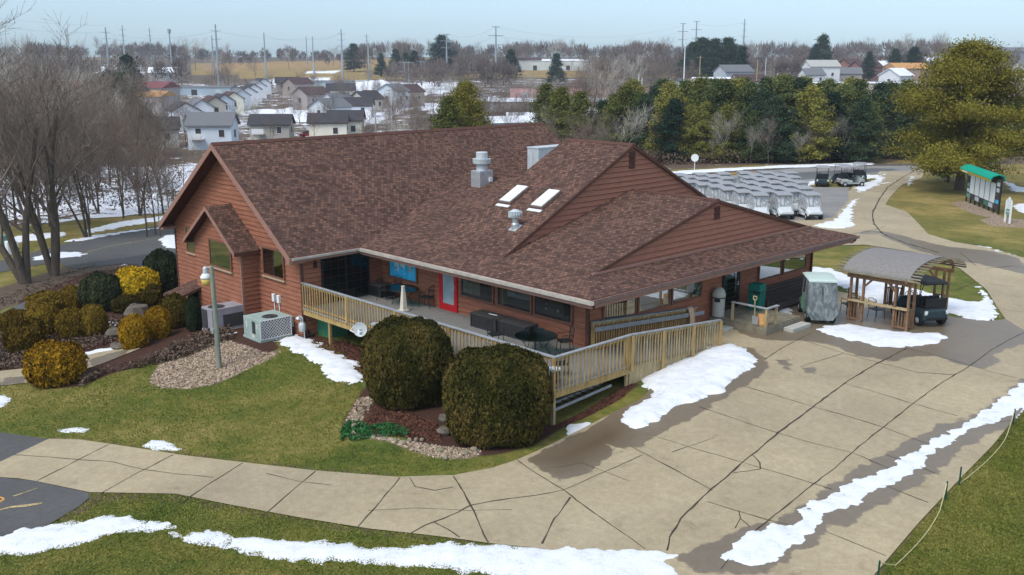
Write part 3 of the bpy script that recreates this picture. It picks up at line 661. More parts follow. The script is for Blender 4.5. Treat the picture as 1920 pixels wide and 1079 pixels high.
for i, (p, t, r) in enumerate(SN):
    if t <= 0: continue
    wp = GP(p); a = .10 if r < .1 else (.18 if r < .3 else .3)
    if i in (1, 2, 9, 10): a = .05
    snow_patch(wp, t, r, a, seed=i*3.7, grow=.11 if i == 7 else (.05 if i in (4, 5, 6) else .01))
# ------------------------------------------------------------------ clubhouse
def _ray(u, v): return cF + cR*(u-960)/FPX + cU*(539.5-v)/FPX
C3 = np.array([CX, CY, CZ])
def PZ(u, v, z): d = _ray(u, v); return C3+d*(z-CZ)/d[2]
def PXw(u, v, x): d = _ray(u, v); return C3+d*(x-CX)/d[0]
def PYw(u, v, y): d = _ray(u, v); return C3+d*(y-CY)/d[1]
ZE, S2, S1, YW = 2.25, .254, .507, 1.51
LR, W_, YR = 13.38, 18.11, 9.2
ZR2 = ZE+S2*YR; ZR1 = ZE+S2*YW+S1*(YR-YW)
XM, EX, EX2, ZM, YM0, YM1 = -19.25, -13.2, -25.3, 6.5, -3.45, 17.3
SM = (ZM-ZE)/(EX-XM)
club = empty('clubhouse', (-10, 6, 0), 0, 'brown sided clubhouse with brown shingled gable roofs and skylights beside the wooden deck', 'building')
def cb(o):
    o.parent = club; o.matrix_parent_inverse = Matrix.Translation((10, -6, 0)); return o
def sub(o, p): o.parent = p; return o
def roof(pts, udir, t=.14, name='roof', par=None, mat=None):
    """sloping slab; shingle courses run along udir"""
    P = [Vector(p) for p in pts]; nrm = Vector((0, 0, 0))
    for i in range(1, len(P)-1): nrm += (P[i]-P[0]).cross(P[i+1]-P[0])
    nrm.normalize()
    if nrm.z < 0: P = P[::-1]; nrm = -nrm
    u = Vector(udir).normalized(); v = nrm.cross(u).normalized()
    n = len(P); B = [p-Vector((0, 0, t)) for p in P]; mb = MB(); mb.add(P+B, [tuple(range(n)), tuple(range(2*n-1, n-1, -1))]+[(i, i+n, (i+1) % n+n, (i+1) % n) for i in range(n)])
    mb.mi = [0]+[1]*(n+1)
    A = P+B; uvs = [[(A[i].dot(u), A[i].dot(v)) for i in f] for f in mb.f]
    o = mb.build(name, [mat or M['shingle'], M['trim_dark']], uvs=uvs)
    if par is None: cb(o)
    else: o.parent = par
    return o
def clipz(poly, z, keep_above):
    out = []
    for i in range(len(poly)):
        a, b = poly[i], poly[(i+1) % len(poly)]
        ia = (a[1] >= z) == keep_above or abs(a[1]-z) < 1e-9; ib = (b[1] >= z) == keep_above or abs(b[1]-z) < 1e-9
        if ia: out.append(a)
        if ia != ib:
            k = (z-a[1])/(b[1]-a[1]); out.append((a[0]+k*(b[0]-a[0]), z))
    return out
def laps(poly, org, td, nd, mat, course=.2, name='wall', par=None, z0=None):
    """a wall of overlapping boards; poly in (distance along wall, z)"""
    mb = MB(); zs = [p[1] for p in poly]; z = z0 if z0 is not None else min(zs); top = max(zs)
    def P(t, zz, n): return (org[0]+td[0]*t+nd[0]*n, org[1]+td[1]*t+nd[1]*n, zz)
    mb.add([P(t, zz, 0) for t, zz in poly], [tuple(range(len(poly)))])
    while z < top-.01:
        q = clipz(clipz(poly, z, True), z+course, False)
        if len(q) >= 3:
            zl, zh = z, z+course
            f = lambda zz: .044-.036*(zz-zl)/course
            mb.add([P(t, zz, f(zz)) for t, zz in q], [tuple(range(len(q)))])
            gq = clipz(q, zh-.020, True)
            if len(gq) >= 3: mb.add([P(t, zz, f(zz)+.0025) for t, zz in gq], [tuple(range(len(gq)))], 1)  # dark strip paints in the shadow of the board above
            lo = [p for p in q if abs(p[1]-min(a[1] for a in q)) < 1e-6]
            if len(lo) >= 2:
                a = min(lo)[0]; b = max(lo)[0]; zz = lo[0][1]
                mb.add([P(a, zz, 0), P(b, zz, 0), P(b, zz, f(zz)), P(a, zz, f(zz))], [(0, 1, 2, 3)])
        z += course
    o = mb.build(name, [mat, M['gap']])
    if par is None: cb(o)
    else: o.parent = par
    return o
RT = .14
# main wing
roof([(EX, YM0, ZE), (EX, YM1, ZE), (XM, YM1, ZM), (XM, YM0, ZM)], (0, 1, 0))
roof([(EX2, YM0, ZE), (EX2, YM1, ZE), (XM, YM1, ZM-.003), (XM, YM0, ZM-.003)], (0, 1, 0))
# low wing: front and back planes, hipped skirt at the right end
vx = lambda y: EX-S2*y/SM
roof([(vx(0)-.05, 0, ZE), (0, 0, ZE), (-1.42, 1.42, ZE+S2*1.42), (-1.42, YR, ZR2), (vx(YR)-.1, YR, ZR2)], (1, 0, 0))
roof([(vx(0)-.05, W_, ZE), (0, W_, ZE), (-1.42, W_-1.42, ZE+S2*1.42), (-1.42, YR, ZR2-.002), (vx(YR)-.1, YR, ZR2-.002)], (1, 0, 0))
roof([(0, 0, ZE+.001), (0, W_, ZE+.001), (-1.42, W_-1.42, ZE+S2*1.42+.001), (-1.42, 1.42, ZE+S2*1.42+.001)], (0, 1, 0))
# tall cross gable
XG1, XA = -5.88, -9.88
ZF = ZE+S2*YW+.03
roof([(XA, YW, ZF), (XG1, YW, ZF), (XG1, YR, ZR1), (XA, YR, ZR1)], (1, 0, 0), .10)
roof([(XA, 2*YR-YW, ZF), (XG1, 2*YR-YW, ZF), (XG1, YR, ZR1-.002), (XA, YR, ZR1-.002)], (1, 0, 0), .10)
# ridge caps
mb = MB()
mb.prism([(XM-.16, ZM-.09), (XM, ZM+.035), (XM+.16, ZM-.09)], 'y', YM0-.01, YM1+.01)
cb(mb.build('ridge_cap', M['trim_dark'])); mb = MB()
mb.prism([(YR-.16, ZR1-.06), (YR, ZR1+.035), (YR+.16, ZR1-.06)], 'x', XA-.01, XG1+.01)
cb(mb.build('ridge_cap', M['trim_dark'])); mb = MB()
mb.prism([(YR-.15, ZR2-.02), (YR, ZR2+.035), (YR+.15, ZR2-.02)], 'x', vx(YR), XA); cb(mb.build('ridge_cap', M['trim_dark'])); mb = MB(); mb.prism([(YR-.15, ZR2-.02), (YR, ZR2+.035), (YR+.15, ZR2-.02)], 'x', XG1, -1.44)
cb(mb.build('ridge_cap', M['trim_dark']))
# upper gable walls
g = [(YW+.15, ZF-.05), (2*YR-YW-.15, ZF-.05), (YR, ZR1-.12)]
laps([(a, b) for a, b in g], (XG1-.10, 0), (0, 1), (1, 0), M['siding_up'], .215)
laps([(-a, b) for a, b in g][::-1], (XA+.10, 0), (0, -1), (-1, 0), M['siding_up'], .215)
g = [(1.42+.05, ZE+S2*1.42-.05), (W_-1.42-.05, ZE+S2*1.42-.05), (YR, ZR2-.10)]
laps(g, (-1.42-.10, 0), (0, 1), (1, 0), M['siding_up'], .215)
mb = MB(); mb.mm((-1.44, 1.6, ZE+S2*1.42+.005), (-1.36, W_-1.6, ZE+S2*1.42+.09)); cb(mb.build('flashing', M['trim']))
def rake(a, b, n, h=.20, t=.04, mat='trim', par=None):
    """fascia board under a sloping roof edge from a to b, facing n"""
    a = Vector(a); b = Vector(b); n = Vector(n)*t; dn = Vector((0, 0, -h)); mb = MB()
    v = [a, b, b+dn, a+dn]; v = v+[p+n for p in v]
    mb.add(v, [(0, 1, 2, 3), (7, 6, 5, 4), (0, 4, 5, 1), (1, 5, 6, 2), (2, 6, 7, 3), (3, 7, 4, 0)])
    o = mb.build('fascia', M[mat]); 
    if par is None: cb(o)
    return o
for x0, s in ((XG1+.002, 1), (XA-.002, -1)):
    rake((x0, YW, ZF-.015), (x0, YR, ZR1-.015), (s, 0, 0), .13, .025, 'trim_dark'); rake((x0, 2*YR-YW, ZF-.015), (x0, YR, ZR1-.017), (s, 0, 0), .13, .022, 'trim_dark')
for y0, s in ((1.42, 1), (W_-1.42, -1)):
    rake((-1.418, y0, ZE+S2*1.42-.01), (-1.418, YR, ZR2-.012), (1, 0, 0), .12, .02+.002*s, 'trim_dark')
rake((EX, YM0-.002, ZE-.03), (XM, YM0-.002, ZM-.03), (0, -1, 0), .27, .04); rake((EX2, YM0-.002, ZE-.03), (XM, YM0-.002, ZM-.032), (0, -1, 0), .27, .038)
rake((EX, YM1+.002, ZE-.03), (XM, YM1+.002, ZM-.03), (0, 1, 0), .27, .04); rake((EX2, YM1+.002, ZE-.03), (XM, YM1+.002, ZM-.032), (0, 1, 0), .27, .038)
mb = MB(); mb.mm((EX+.003, YM0, ZE-.24), (EX+.04, -.01, ZE-.02)); mb.mm((EX-.40, YM0+.01, ZE-.30), (EX-.003, -2.74, ZE-.18)); cb(mb.build('fascia', M['trim']))
mb = MB(); mb.mm((EX2-.04, YM0, ZE-.24), (EX2-.003, YM1, ZE-.02)); mb.mm((EX2+.003, YM0+.01, ZE-.30), (EX2+.36, -2.74, ZE-.18)); cb(mb.build('fascia', M['trim']))
mb = MB(); mb.mm((EX+.02, -.04, ZE-.30), (.0, -.003, ZE-.02)); mb.mm((.003, -.04, ZE-.30), (.04, W_+.04, ZE-.02)); mb.mm((EX, W_+.003, ZE-.30), (.0, W_+.04, ZE-.02)); cb(mb.build('fascia', M['trim']))
# soffits
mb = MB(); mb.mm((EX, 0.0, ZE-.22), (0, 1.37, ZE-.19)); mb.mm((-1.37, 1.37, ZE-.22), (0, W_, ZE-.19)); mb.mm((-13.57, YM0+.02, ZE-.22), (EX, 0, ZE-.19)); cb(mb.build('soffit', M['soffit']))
# gutters (open troughs)
def gutter(a, b, out, mat, w=.13, h=.12, name='gutter'):
    a = Vector(a); b = Vector(b); o = Vector(out); mb = MB()
    prof = [(0, 0), (0, -h), (w, -h), (w+.02, 0), (w, 0), (w-.02, -h+.02), (.02, -h+.02), (.02, 0)]
    vs = [a+o*p[0]+Vector((0, 0, p[1])) for p in prof]+[b+o*p[0]+Vector((0, 0, p[1])) for p in prof]
    n = len(prof); mb.add(vs, [(i, (i+1) % n, (i+1) % n+n, i+n) for i in range(n)]+[tuple(range(n)), tuple(range(2*n-1, n-1, -1))])
    L = (b-a).length; k = int(L/.8)
    for i in range(1, k): p = a+(b-a)*i/k+o*(w/2)+Vector((0, 0, -.01)); mb.box(p, (.03 if abs(o.y) > .5 else w+.03, w+.03 if abs(o.y) > .5 else .03, .012))
    return cb(mb.build(name, M[mat]))
gutter((EX+.06, -.05, ZE-.02), (.17, -.05, ZE-.02), (0, -1, 0), 'gutter')
gutter((.05, -.05, ZE-.02), (.05, W_+.05, ZE-.02), (1, 0, 0), 'gutter_b')
gutter((EX+.05, YM0+.05, ZE-.03), (EX+.05, -.2, ZE-.03), (1, 0, 0), 'gutter', .09, .09)
mb = MB()
for x, y, x2, y2 in ((-1.30, 1.30, .1, .02), (-1.28, 16.66, .1, W_-.1)):
    mb.tube([(x2, y2, ZE-.15), (x2-.1, y2+(.1 if y2 < 5 else -.1), ZE-.32), (x, y, ZE-.40), (x, y, -.2 if y < 5 else -.45)], .045, 6)
cb(mb.build('downspout', M['trim_dark']))
# walls
B0 = -.62
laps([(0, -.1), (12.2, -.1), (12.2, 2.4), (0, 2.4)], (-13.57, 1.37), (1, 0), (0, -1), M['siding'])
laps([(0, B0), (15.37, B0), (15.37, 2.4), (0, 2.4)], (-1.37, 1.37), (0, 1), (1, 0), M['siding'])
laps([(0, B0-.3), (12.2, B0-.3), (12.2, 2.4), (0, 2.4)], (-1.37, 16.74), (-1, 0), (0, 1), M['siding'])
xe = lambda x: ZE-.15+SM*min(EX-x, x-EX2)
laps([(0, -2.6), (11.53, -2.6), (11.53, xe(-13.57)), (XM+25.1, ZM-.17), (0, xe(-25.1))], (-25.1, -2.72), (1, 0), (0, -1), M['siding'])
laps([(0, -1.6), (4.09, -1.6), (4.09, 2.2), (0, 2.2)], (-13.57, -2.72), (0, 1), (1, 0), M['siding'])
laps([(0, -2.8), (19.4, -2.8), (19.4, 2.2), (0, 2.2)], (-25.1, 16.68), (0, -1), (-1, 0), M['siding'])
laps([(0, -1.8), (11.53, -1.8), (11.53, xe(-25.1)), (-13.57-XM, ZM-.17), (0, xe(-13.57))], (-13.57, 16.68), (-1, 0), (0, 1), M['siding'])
for x, y in ((-13.57, -2.72), (-25.1, -2.72), (-1.37, 1.37), (-1.37, 16.74)):   # corner boards and foundation
    mb = MB(); mb.mm((x-.055, y-.055, -1.6 if x < -10 else B0), (x+.055, y+.055, 2.2)); cb(mb.build('corner_board', M['trim_dark']))
mb = MB(); mb.mm((-25.0, -2.70, -3.2), (-13.6, 16.6, -1.5)); mb.mm((-13.6, 1.40, -1.8), (-1.40, 16.7, -.3)); cb(mb.build('foundation', M['stone_dk']))
# front bay with its own little gable
BX0, BX1, BY = -21.3, -17.06, -3.57; bx = (BX0+BX1)/2
bz = lambda x: 3.78-.735*abs(x-bx)
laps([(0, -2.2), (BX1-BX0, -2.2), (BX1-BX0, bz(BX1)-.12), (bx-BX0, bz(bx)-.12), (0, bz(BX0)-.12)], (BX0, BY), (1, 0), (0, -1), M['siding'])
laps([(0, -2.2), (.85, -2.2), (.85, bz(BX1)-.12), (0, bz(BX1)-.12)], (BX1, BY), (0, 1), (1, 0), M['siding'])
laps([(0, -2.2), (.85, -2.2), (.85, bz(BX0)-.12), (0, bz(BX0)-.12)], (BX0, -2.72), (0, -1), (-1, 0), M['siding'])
e1 = BX1+.28; e0 = BX0-.28
roof([(e1, -4.0, bz(e1)), (e1, -2.70, bz(e1)), (bx, -2.70, bz(bx)), (bx, -4.0, bz(bx))], (0, 1, 0), .10)
roof([(e0, -4.0, bz(e0)), (e0, -2.70, bz(e0)), (bx, -2.70, bz(bx)-.002), (bx, -4.0, bz(bx)-.002)], (0, 1, 0), .10)
rake((e1, -4.002, bz(e1)-.02), (bx, -4.002, bz(bx)-.02), (0, -1, 0), .17, .035); rake((e0, -4.002, bz(e0)-.02), (bx, -4.002, bz(bx)-.022), (0, -1, 0), .17, .033)
mb = MB(); mb.mm((BX1+.04, -3.98, bz(e1)-.17), (e1, -2.74, bz(e1)-.105)); mb.mm((e0, -3.98, bz(e0)-.17), (BX0-.04, -2.74, bz(e0)-.105)); cb(mb.build('fascia', M['trim_dark']))
mb = MB(); mb.mm((BX1-.05, BY-.04, -2.2), (BX1+.04, BY+.05, 2.0)); cb(mb.build('corner_board', M['trim']))
# windows
def win(o, td, nd, w, h, kind='plain', fm='window_trim', fw=.08, sill=None, par=club, back='interior', name='window'):
    def P(t, z, n): return Vector((o[0]+td[0]*t+nd[0]*n, o[1]+td[1]*t+nd[1]*n, o[2]+z))
    def bx_(mb, t0, t1, z0, z1, n0, n1, mi=0):
        v = [P(t, z, n) for n in (n0, n1) for (t, z) in ((t0, z0), (t1, z0), (t1, z1), (t0, z1))]
        mb.add(v, [(0, 1, 2, 3), (7, 6, 5, 4), (0, 4, 5, 1), (1, 5, 6, 2), (2, 6, 7, 3), (3, 7, 4, 0)], mi)
    mb = MB(); d = .105
    bx_(mb, -fw, 0, -fw, h+fw, 0, d); bx_(mb, w, w+fw, -fw, h+fw, 0, d); bx_(mb, 0, w, h, h+fw, 0, d-.002); bx_(mb, 0, w, -fw, 0, 0, d-.002)
    if kind == 'grid':
        for k in range(1, 6): bx_(mb, w*k/6-.012, w*k/6+.012, 0, h, .07, d-.01)
        for k in range(1, 6): bx_(mb, 0, w, h*k/6-.012, h*k/6+.012, .071, d-.012)
        bx_(mb, w*.5-.04, w*.5+.04, 0, h, .05, d)
    fr = mb.build(name, M[fm]); cb(fr)
    mb = MB(); bx_(mb, 0, w, 0, h, .0475, .049); sub(mb.build('room', M[back]), fr)
    if back != 'posterblue': mb = MB(); bx_(mb, 0, w, 0, h, .078, .082); sub(mb.build('pane', M['glass_dim' if (td == (1, 0) and abs(o[1]-1.37) < .01) else 'glass']), fr)
    if sill:
        mb = MB(); bx_(mb, -fw-.02, w+fw+.02, -fw-.07, -fw, 0, d+.03); sub(mb.build('sill', M[sill]), fr)
    return fr, P, bx_
A_ = ((1, 0), (0, -1)); Bd = ((0, 1), (1, 0))
for x0, x1 in ((-8.10, -6.28), (-5.95, -4.18), (-3.92, -2.10)):
    fr, P, bx_ = win((x0, 1.37, .82), *A_, x1-x0, 1.2, back='interior')
    if x0 < -8:
        fr['label'] = 'window with a drawn pale blind'
        mb = MB(); bx_(mb, .04, x1-x0-.75, .12, .95, .050, .054); sub(mb.build('blind', plain('pale_blind', (.34, .34, .26), .9, var=.3)), fr)
    elif x0 < -5:
        mb = MB(); bx_(mb, .50, 1.74, .42, 1.19, .05, .056); bn = sub(mb.build('banner', M['banner']), fr)
        mb = MB(); bx_(mb, .18, .26, .02, 1.2, .05, .06); sub(mb.build('wooden_post', M['lumber']), fr)
        for txt, sx, z, hh in (('WELCOME', .62, .98, .17), ('ROCKY RIVER', .58, .78, .17), ('2025', .93, .55, .17)):
            cu = bpy.data.curves.new('lettering', 'FONT'); cu.body = txt; cu.size = hh*1.25; cu.extrude = .002
            tmp = bpy.data.objects.new('lettering', cu); col.objects.link(tmp); bpy.context.view_layer.update(); me_ = bpy.data.meshes.new_from_object(tmp.evaluated_get(bpy.context.evaluated_depsgraph_get())); bpy.data.objects.remove(tmp); bpy.data.curves.remove(cu)
            ob = bpy.data.objects.new('lettering', me_); col.objects.link(ob); me_.materials.clear(); me_.materials.append(M['ink'] if txt != 'WELCOME' else M['printwhite'])
            ob.location = P(sx, z, .060); ob.rotation_euler = (R(90), 0, 0); ob.parent = fr
    else:
        for k in range(9):
            t = rng.uniform(.45, 1.55); z = rng.choice([.25, .45, .75]); mb = MB(); bx_(mb, t, t+rng.uniform(.05, .16), z, z+rng.uniform(.05, .14), .044, .06)
            sub(mb.build('shelf_item', M[rng.choice(['printwhite', 'cream', 'ochre'])]), fr)
# picture window with a blue mural
fr, P, bx_ = win((-12.93, 1.37, .86), *A_, 1.87, 1.15, back='posterblue')
fr['label'] = 'window filled by a blue picture of figures in white'
mb = MB(); bx_(mb, .0, .32, .62, 1.15, .0495, .051); bx_(mb, 1.15, 1.87, .68, 1.15, .0495, .051); bx_(mb, .32, 1.15, .80, 1.15, .0495, .0505); sub(mb.build('print_shade', M['posterdark']), fr)
mb = MB()
for t, z0, z1, wd in ((.42, .45, 1.0, .11), (.58, .32, .95, .13), (.86, .48, 1.08, .13), (1.02, .45, 1.08, .11)):
    bx_(mb, t-wd/2, t-.012, z0, z0+(z1-z0)*.5, .052, .055); bx_(mb, t+.012, t+wd/2, z0, z0+(z1-z0)*.5, .052, .055); bx_(mb, t-wd*.62, t+wd*.62, z0+(z1-z0)*.5, z1-.12, .052, .056); bx_(mb, t-.035, t+.035, z1-.10, z1, .052, .055)
bx_(mb, 1.36, 1.54, .66, .92, .052, .056); bx_(mb, 1.42, 1.49, .94, 1.04, .052, .055); bx_(mb, .40, .66, .30, .34, .052, .055)
sub(mb.build('print_figures', M['printwhite']), fr)
mb = MB(); bx_(mb, 1.40, 1.50, .34, .655, .052, .056); bx_(mb, .70, .79, .60, 1.02, .052, .056); bx_(mb, .49, .55, .72, .98, .057, .059); sub(mb.build('print_trousers', M['ochre']), fr)
for y0, y1 in ((2.18, 3.92), (4.15, 5.97), (6.21, 8.06), (12.30, 14.0), (14.27, 16.1)):
    fr, P, bx_ = win((-1.37, y0, .86), *Bd, y1-y0, 1.16)
    if y0 < 3:
        mb = MB()
        for k in range(11):
            for z in (.62, .28): bx_(mb, .35+k*.12, .39+k*.12, z, z+.12, .044, .058)
        sub(mb.build('trophy_row', plain('dull_chrome', (.14, .14, .135), .4)), fr)
    elif 6 < y0 < 7:
        mb = MB(); bx_(mb, .35, .8, .1, .9, .044, .05); sub(mb.build('hanging_shirt', M['printwhite']), fr)
        mb = MB(); bx_(mb, .85, 1.2, .25, 1.0, .044, .055); sub(mb.build('hanging_jacket', M['red']), fr)
win((-16.50, -2.72, 1.02), *A_, 1.62, 1.12, sill='sill'); win((-19.70, BY, 1.06), *A_, 1.86, 1.12, sill='sill'); win((-23.75, -2.72, 1.02), *A_, 1.62, 1.12, sill='sill')
# doors
def door(o, td, nd, w, h, fm, gm, name='door', fw=.13, bottom=.28):
    def P(t, z, n): return Vector((o[0]+td[0]*t+nd[0]*n, o[1]+td[1]*t+nd[1]*n, o[2]+z))
    def bx_(mb, t0, t1, z0, z1, n0, n1):
        v = [P(t, z, n) for n in (n0, n1) for (t, z) in ((t0, z0), (t1, z0), (t1, z1), (t0, z1))]
        mb.add(v, [(0, 1, 2, 3), (7, 6, 5, 4), (0, 4, 5, 1), (1, 5, 6, 2), (2, 6, 7, 3), (3, 7, 4, 0)])
    mb = MB(); bx_(mb, 0, fw, 0, h, 0, .09); bx_(mb, w-fw, w, 0, h, 0, .09); bx_(mb, fw, w-fw, 0, bottom, 0, .088); bx_(mb, fw, w-fw, h-fw, h, 0, .088)
    bx_(mb, -.07, 0, 0, h+.07, 0, .10); bx_(mb, w, w+.07, 0, h+.07, 0, .10); bx_(mb, 0, w, h, h+.07, 0, .10)
    d = mb.build(name, M[fm]); cb(d)
    mb = MB(); bx_(mb, fw, w-fw, bottom, h-fw, .04, .06); sub(mb.build('door_glass', M[gm]), d)
    mb = MB(); bx_(mb, w-.10, w-.06, .95, 1.12, .09, .12); bx_(mb, w-.19, w-.06, .98, 1.01, .12, .14); sub(mb.build('door_handle', M['galv']), d)
    return d
d = door((-9.45, 1.37, 0.0), *A_, .99, 2.08, 'red', 'frost', 'door'); d['label'] = 'red door with frosted glass'
d = door((-1.37, 9.66, -.08), *Bd, 1.08, 2.1, 'black', 'glass', 'door', .09, .12); mb = MB(); mb.mm((-1.335, 9.75, .05), (-1.33, 10.65, 2.0)); sub(mb.build('room', M['interior']), d)
fr, P, bx_ = win((-13.57, -1.72, .08), (0, 1), (1, 0), 2.25, 2.02, 'grid', 'black', name='glass_door')
# gable vents
for x, z, h in ((XG1-.10, 5.52, .66), (-1.52, 3.82, .46)):
    mb = MB(); mb.mm((x, YR-.20, z-.04), (x+.045, YR+.20, z+h+.04))
    for k in range(8): mb.box((x+.06, YR, z+h*(k+.5)/8), (.05, .34, .02), ry=R(35))
    cb(mb.build('gable_vent', M['trim_dark']))
# skylights
def on_s1(x, y, lift=0): return (x, y, ZE+S2*YW+.03+S1*(y-YW)+lift)
for x0, x1 in ((-9.15, -8.50), (-7.26, -6.62)):
    ym = 4.92; L = 1.30; rx = math.atan(S1); c = on_s1((x0+x1)/2, ym, .07)
    mb = MB(); mb.box(c, (x1-x0+.08, L, .13), rx=rx); o = cb(mb.build('skylight', M['gutter_b']))
    mb = MB(); mb.box((c[0], c[1]-.035, c[2]+.07), (x1-x0-.03, L-.10, .03), rx=rx); sub(mb.build('pane', M['skyglass']), o)
    c2 = on_s1((x0+x1)/2, ym-L/2*math.cos(rx)-.09, .02); mb = MB(); mb.box(c2, (x1-x0+.12, .16, .03), rx=rx); sub(mb.build('flashing', M['white']), o)
# rooftop equipment
mb = MB(); mb.mm((-14.33, 7.32, 3.95), (-13.67, 8.16, 4.88)); fan = cb(mb.build('exhaust_fan', M['galv'], bevel=.015))
mb = MB(); mb.lathe((-14.0, 7.74, 4.88), [(.27, 0), (.27, .24), (.33, .27), (.43, .34), (.45, .56), (.40, .56), (.28, .56), (.28, .86), (.26, .88)], 20); sub(mb.build('fan_hood', M['lightmetal'], smooth=False), fan)
mb = MB(); mb.box((-13.64, 7.98, 4.45), (.06, .18, .2)); sub(mb.build('junction_box', M['white']), fan)
mb = MB(); mb.mm((-15.2, 12.0, 4.15), (-14.4, 14.6, 5.62)); mb.mm((-15.23, 11.97, 5.62), (-14.37, 14.63, 5.68)); mb.mm((-15.1, 12.2, 3.6), (-14.5, 14.5, 4.15)); rt = cb(mb.build('rooftop_unit', M['lightmetal'], bevel=.01))
mb = MB(); mb.mm((-14.385, 12.9, 4.3), (-14.36, 13.6, 5.4)); mb.mm((-14.8, 11.97, 4.3), (-14.78, 11.985, 5.5)); sub(mb.build('access_panel', M['gutter']), rt)
c = on_s1(-6.9, 3.12, .01); mb = MB(); mb.box(c, (.42, .46, .03), rx=math.atan(S1)); mb.lathe((c[0], c[1], c[2]-.05), [(.15, 0), (.15, .2), (.12, .25), (.12, .45)], 14); tv = cb(mb.build('turbine_vent', M['galv']))
mb = MB(); mb.lathe((c[0], c[1], c[2]+.40), [(.15, 0), (.20, .04), (.25, .14), (.22, .26), (.12, .33), (.02, .35)], 16)
for k in range(16):
    t = k*math.pi/8; mb.box((c[0]+.25*math.cos(t), c[1]+.25*math.sin(t), c[2]+.55), (.012, .07, .24), rz=t+.7)
sub(mb.build('turbine_head', M['lightmetal']), tv)
p = on_s1(-6.7, 5.2)
# utility boxes on the wall, lantern
for u, v in ((514, 558), (523, 561)):
    q = PYw(u, v, -2.78); mb = MB(); mb.box(q, (.17, .14, .34)); mb.tube([(q[0], q[1], q[2]-.15), (q[0]+.02, q[1], q[2]-.75)], .025, 6); cb(mb.build('meter_box', M['white'], bevel=.01))
q = PXw(591, 497, -13.5); mb = MB(); mb.box(q, (.12, .12, .25)); mb.box((q[0]-.03, q[1], q[2]+.17), (.05, .05, .12)); cb(mb.build('wall_lantern', M['black']))
# low entry canopy among the shrubs
mb = MB(); c = PYw(350, 541, -4.1); roof([(c[0]-.9, c[1]-.75, c[2]-.28), (c[0]+.45, c[1]-.75, c[2]-.28), (c[0]+.45, c[1]+1.35, c[2]+.28), (c[0]-.9, c[1]+1.35, c[2]+.28)], (1, 0, 0), .12, 'canopy')
# ------------------------------------------------------------------ deck
def thing(name, loc, label, cat, group=None, rz=0, s=1.0): return empty(name, loc, rz, label, cat, group, s)
def part(mb, name, mat, par, **k):
    """mesh given in world coordinates, parented to an Empty that may sit elsewhere"""
    o = mb.build(name, M[mat] if isinstance(mat, str) else mat, **k); o.parent = par
    o.matrix_parent_inverse = (Matrix.Translation(par.location)@Matrix.Rotation(par.rotation_euler.z, 4, 'Z')@Matrix.Scale(par.scale.x, 4)).inverted() if par.type == 'EMPTY' else Matrix.Identity(4)
    return o
DX0, DX1, DY = -13.57, .91, -2.72
RY0, RY1 = .94, 6.15
fz = lambda y: 0 if y < RY0 else -.086*(y-RY0)
deck = thing('wooden_deck', (-6, -1, 0), 'long raised wooden deck with yellow pine balusters along the clubhouse front', 'deck')
mb = MB()
y = DY
while y < 1.36:
    x1 = DX1 if y < RY0 else DX1; mb.mm((DX0+.01, y+.004, -.045), (DX1, min(y+.136, 1.36), 0.0)); y += .14
while y < RY0-.01: mb.mm((-1.33, y+.004, -.045), (DX1, y+.136, 0.0)); y += .14
part(mb, 'floor', 'deckwood', deck)
mb = MB(); mb.mm((DX0+.02, DY+.06, -.28), (DX1-.06, DY+.10, -.05)); mb.mm((DX0+.02, DY-.035, -.30), (DX1+.035, DY, -.05)); mb.mm((DX1, DY, -.302), (DX1+.037, RY0, -.052))
for x in (-13, -11, -9, -7, -5, -3, -1): mb.mm((x, DY+.1, -.26), (x+.05, 1.3, -.052))
part(mb, 'rim_beam', 'lumber', deck)
mb = MB(); mb.mm((DX0+.02, DY-.06, -.046), (DX1+.06, DY, -.004)); mb.mm((DX1+.002, DY, -.046), (DX1+.06, RY0, -.006)); part(mb, 'deck_edge', 'railcap', deck)
for x, yy in ((-11.72, -2.66), (-7.9, -2.66), (-4.2, -2.66), (.84, -2.66), (.86, RY0-.06), (-11.7, .9), (-5, .9)):
    mb = MB(); mb.mm((x-.05, yy-.05, H(x, yy)-.1), (x+.05, yy+.05, -.05)); part(mb, 'post', 'lumber' if x < 0 else 'lumber_pale', deck)
bal_mesh = {}
def baluster(x, y, z0, z1, mat, par, name='baluster'):
    mb = MB(); j = rng.uniform(-.006, .006); w = .019
    v = []
    for z, dx in ((z0, 0), (z1, j)): v += [(x-w+dx, y-w+j, z), (x+w+dx, y-w+j, z), (x+w+dx, y+w+j, z), (x-w+dx, y+w+j, z)]
    mb.add(v, [(3, 2, 1, 0), (4, 5, 6, 7), (0, 1, 5, 4), (1, 2, 6, 5), (2, 3, 7, 6), (3, 0, 4, 7)])
    return part(mb, name, mat, par)
n = 79
for i in range(n):
    x = DX0+.12+(DX1-DX0-.2)*i/n; baluster(x, DY-.055, -.12, 1.03, 'lumber' if rng.random() < .8 else 'lumber_pale', deck)
for i in range(20):
    yy = DY+.12+(RY0-DY-.2)*i/19.5; baluster(DX1+.06, yy, -.10, 1.03, 'lumber' if rng.random() < .7 else 'lumber_pale', deck)
mb = MB(); mb.mm((DX0+.02, DY-.09, 1.035), (DX1+.10, DY+.05, 1.075)); mb.mm((DX1-.04, DY+.05, 1.036), (DX1+.10, RY0+.05, 1.074)); part(mb, 'rail_cap', 'railcap', deck)
mb = MB(); mb.mm((DX0+.02, DY-.035, .93), (DX1, DY, 1.03)); mb.mm((DX1+.003, DY, .93), (DX1+.04, RY0, 1.03)); mb.mm((DX0+.02, DY-.033, .06), (DX1, DY-.002, .14)); part(mb, 'rail', 'lumber', deck)
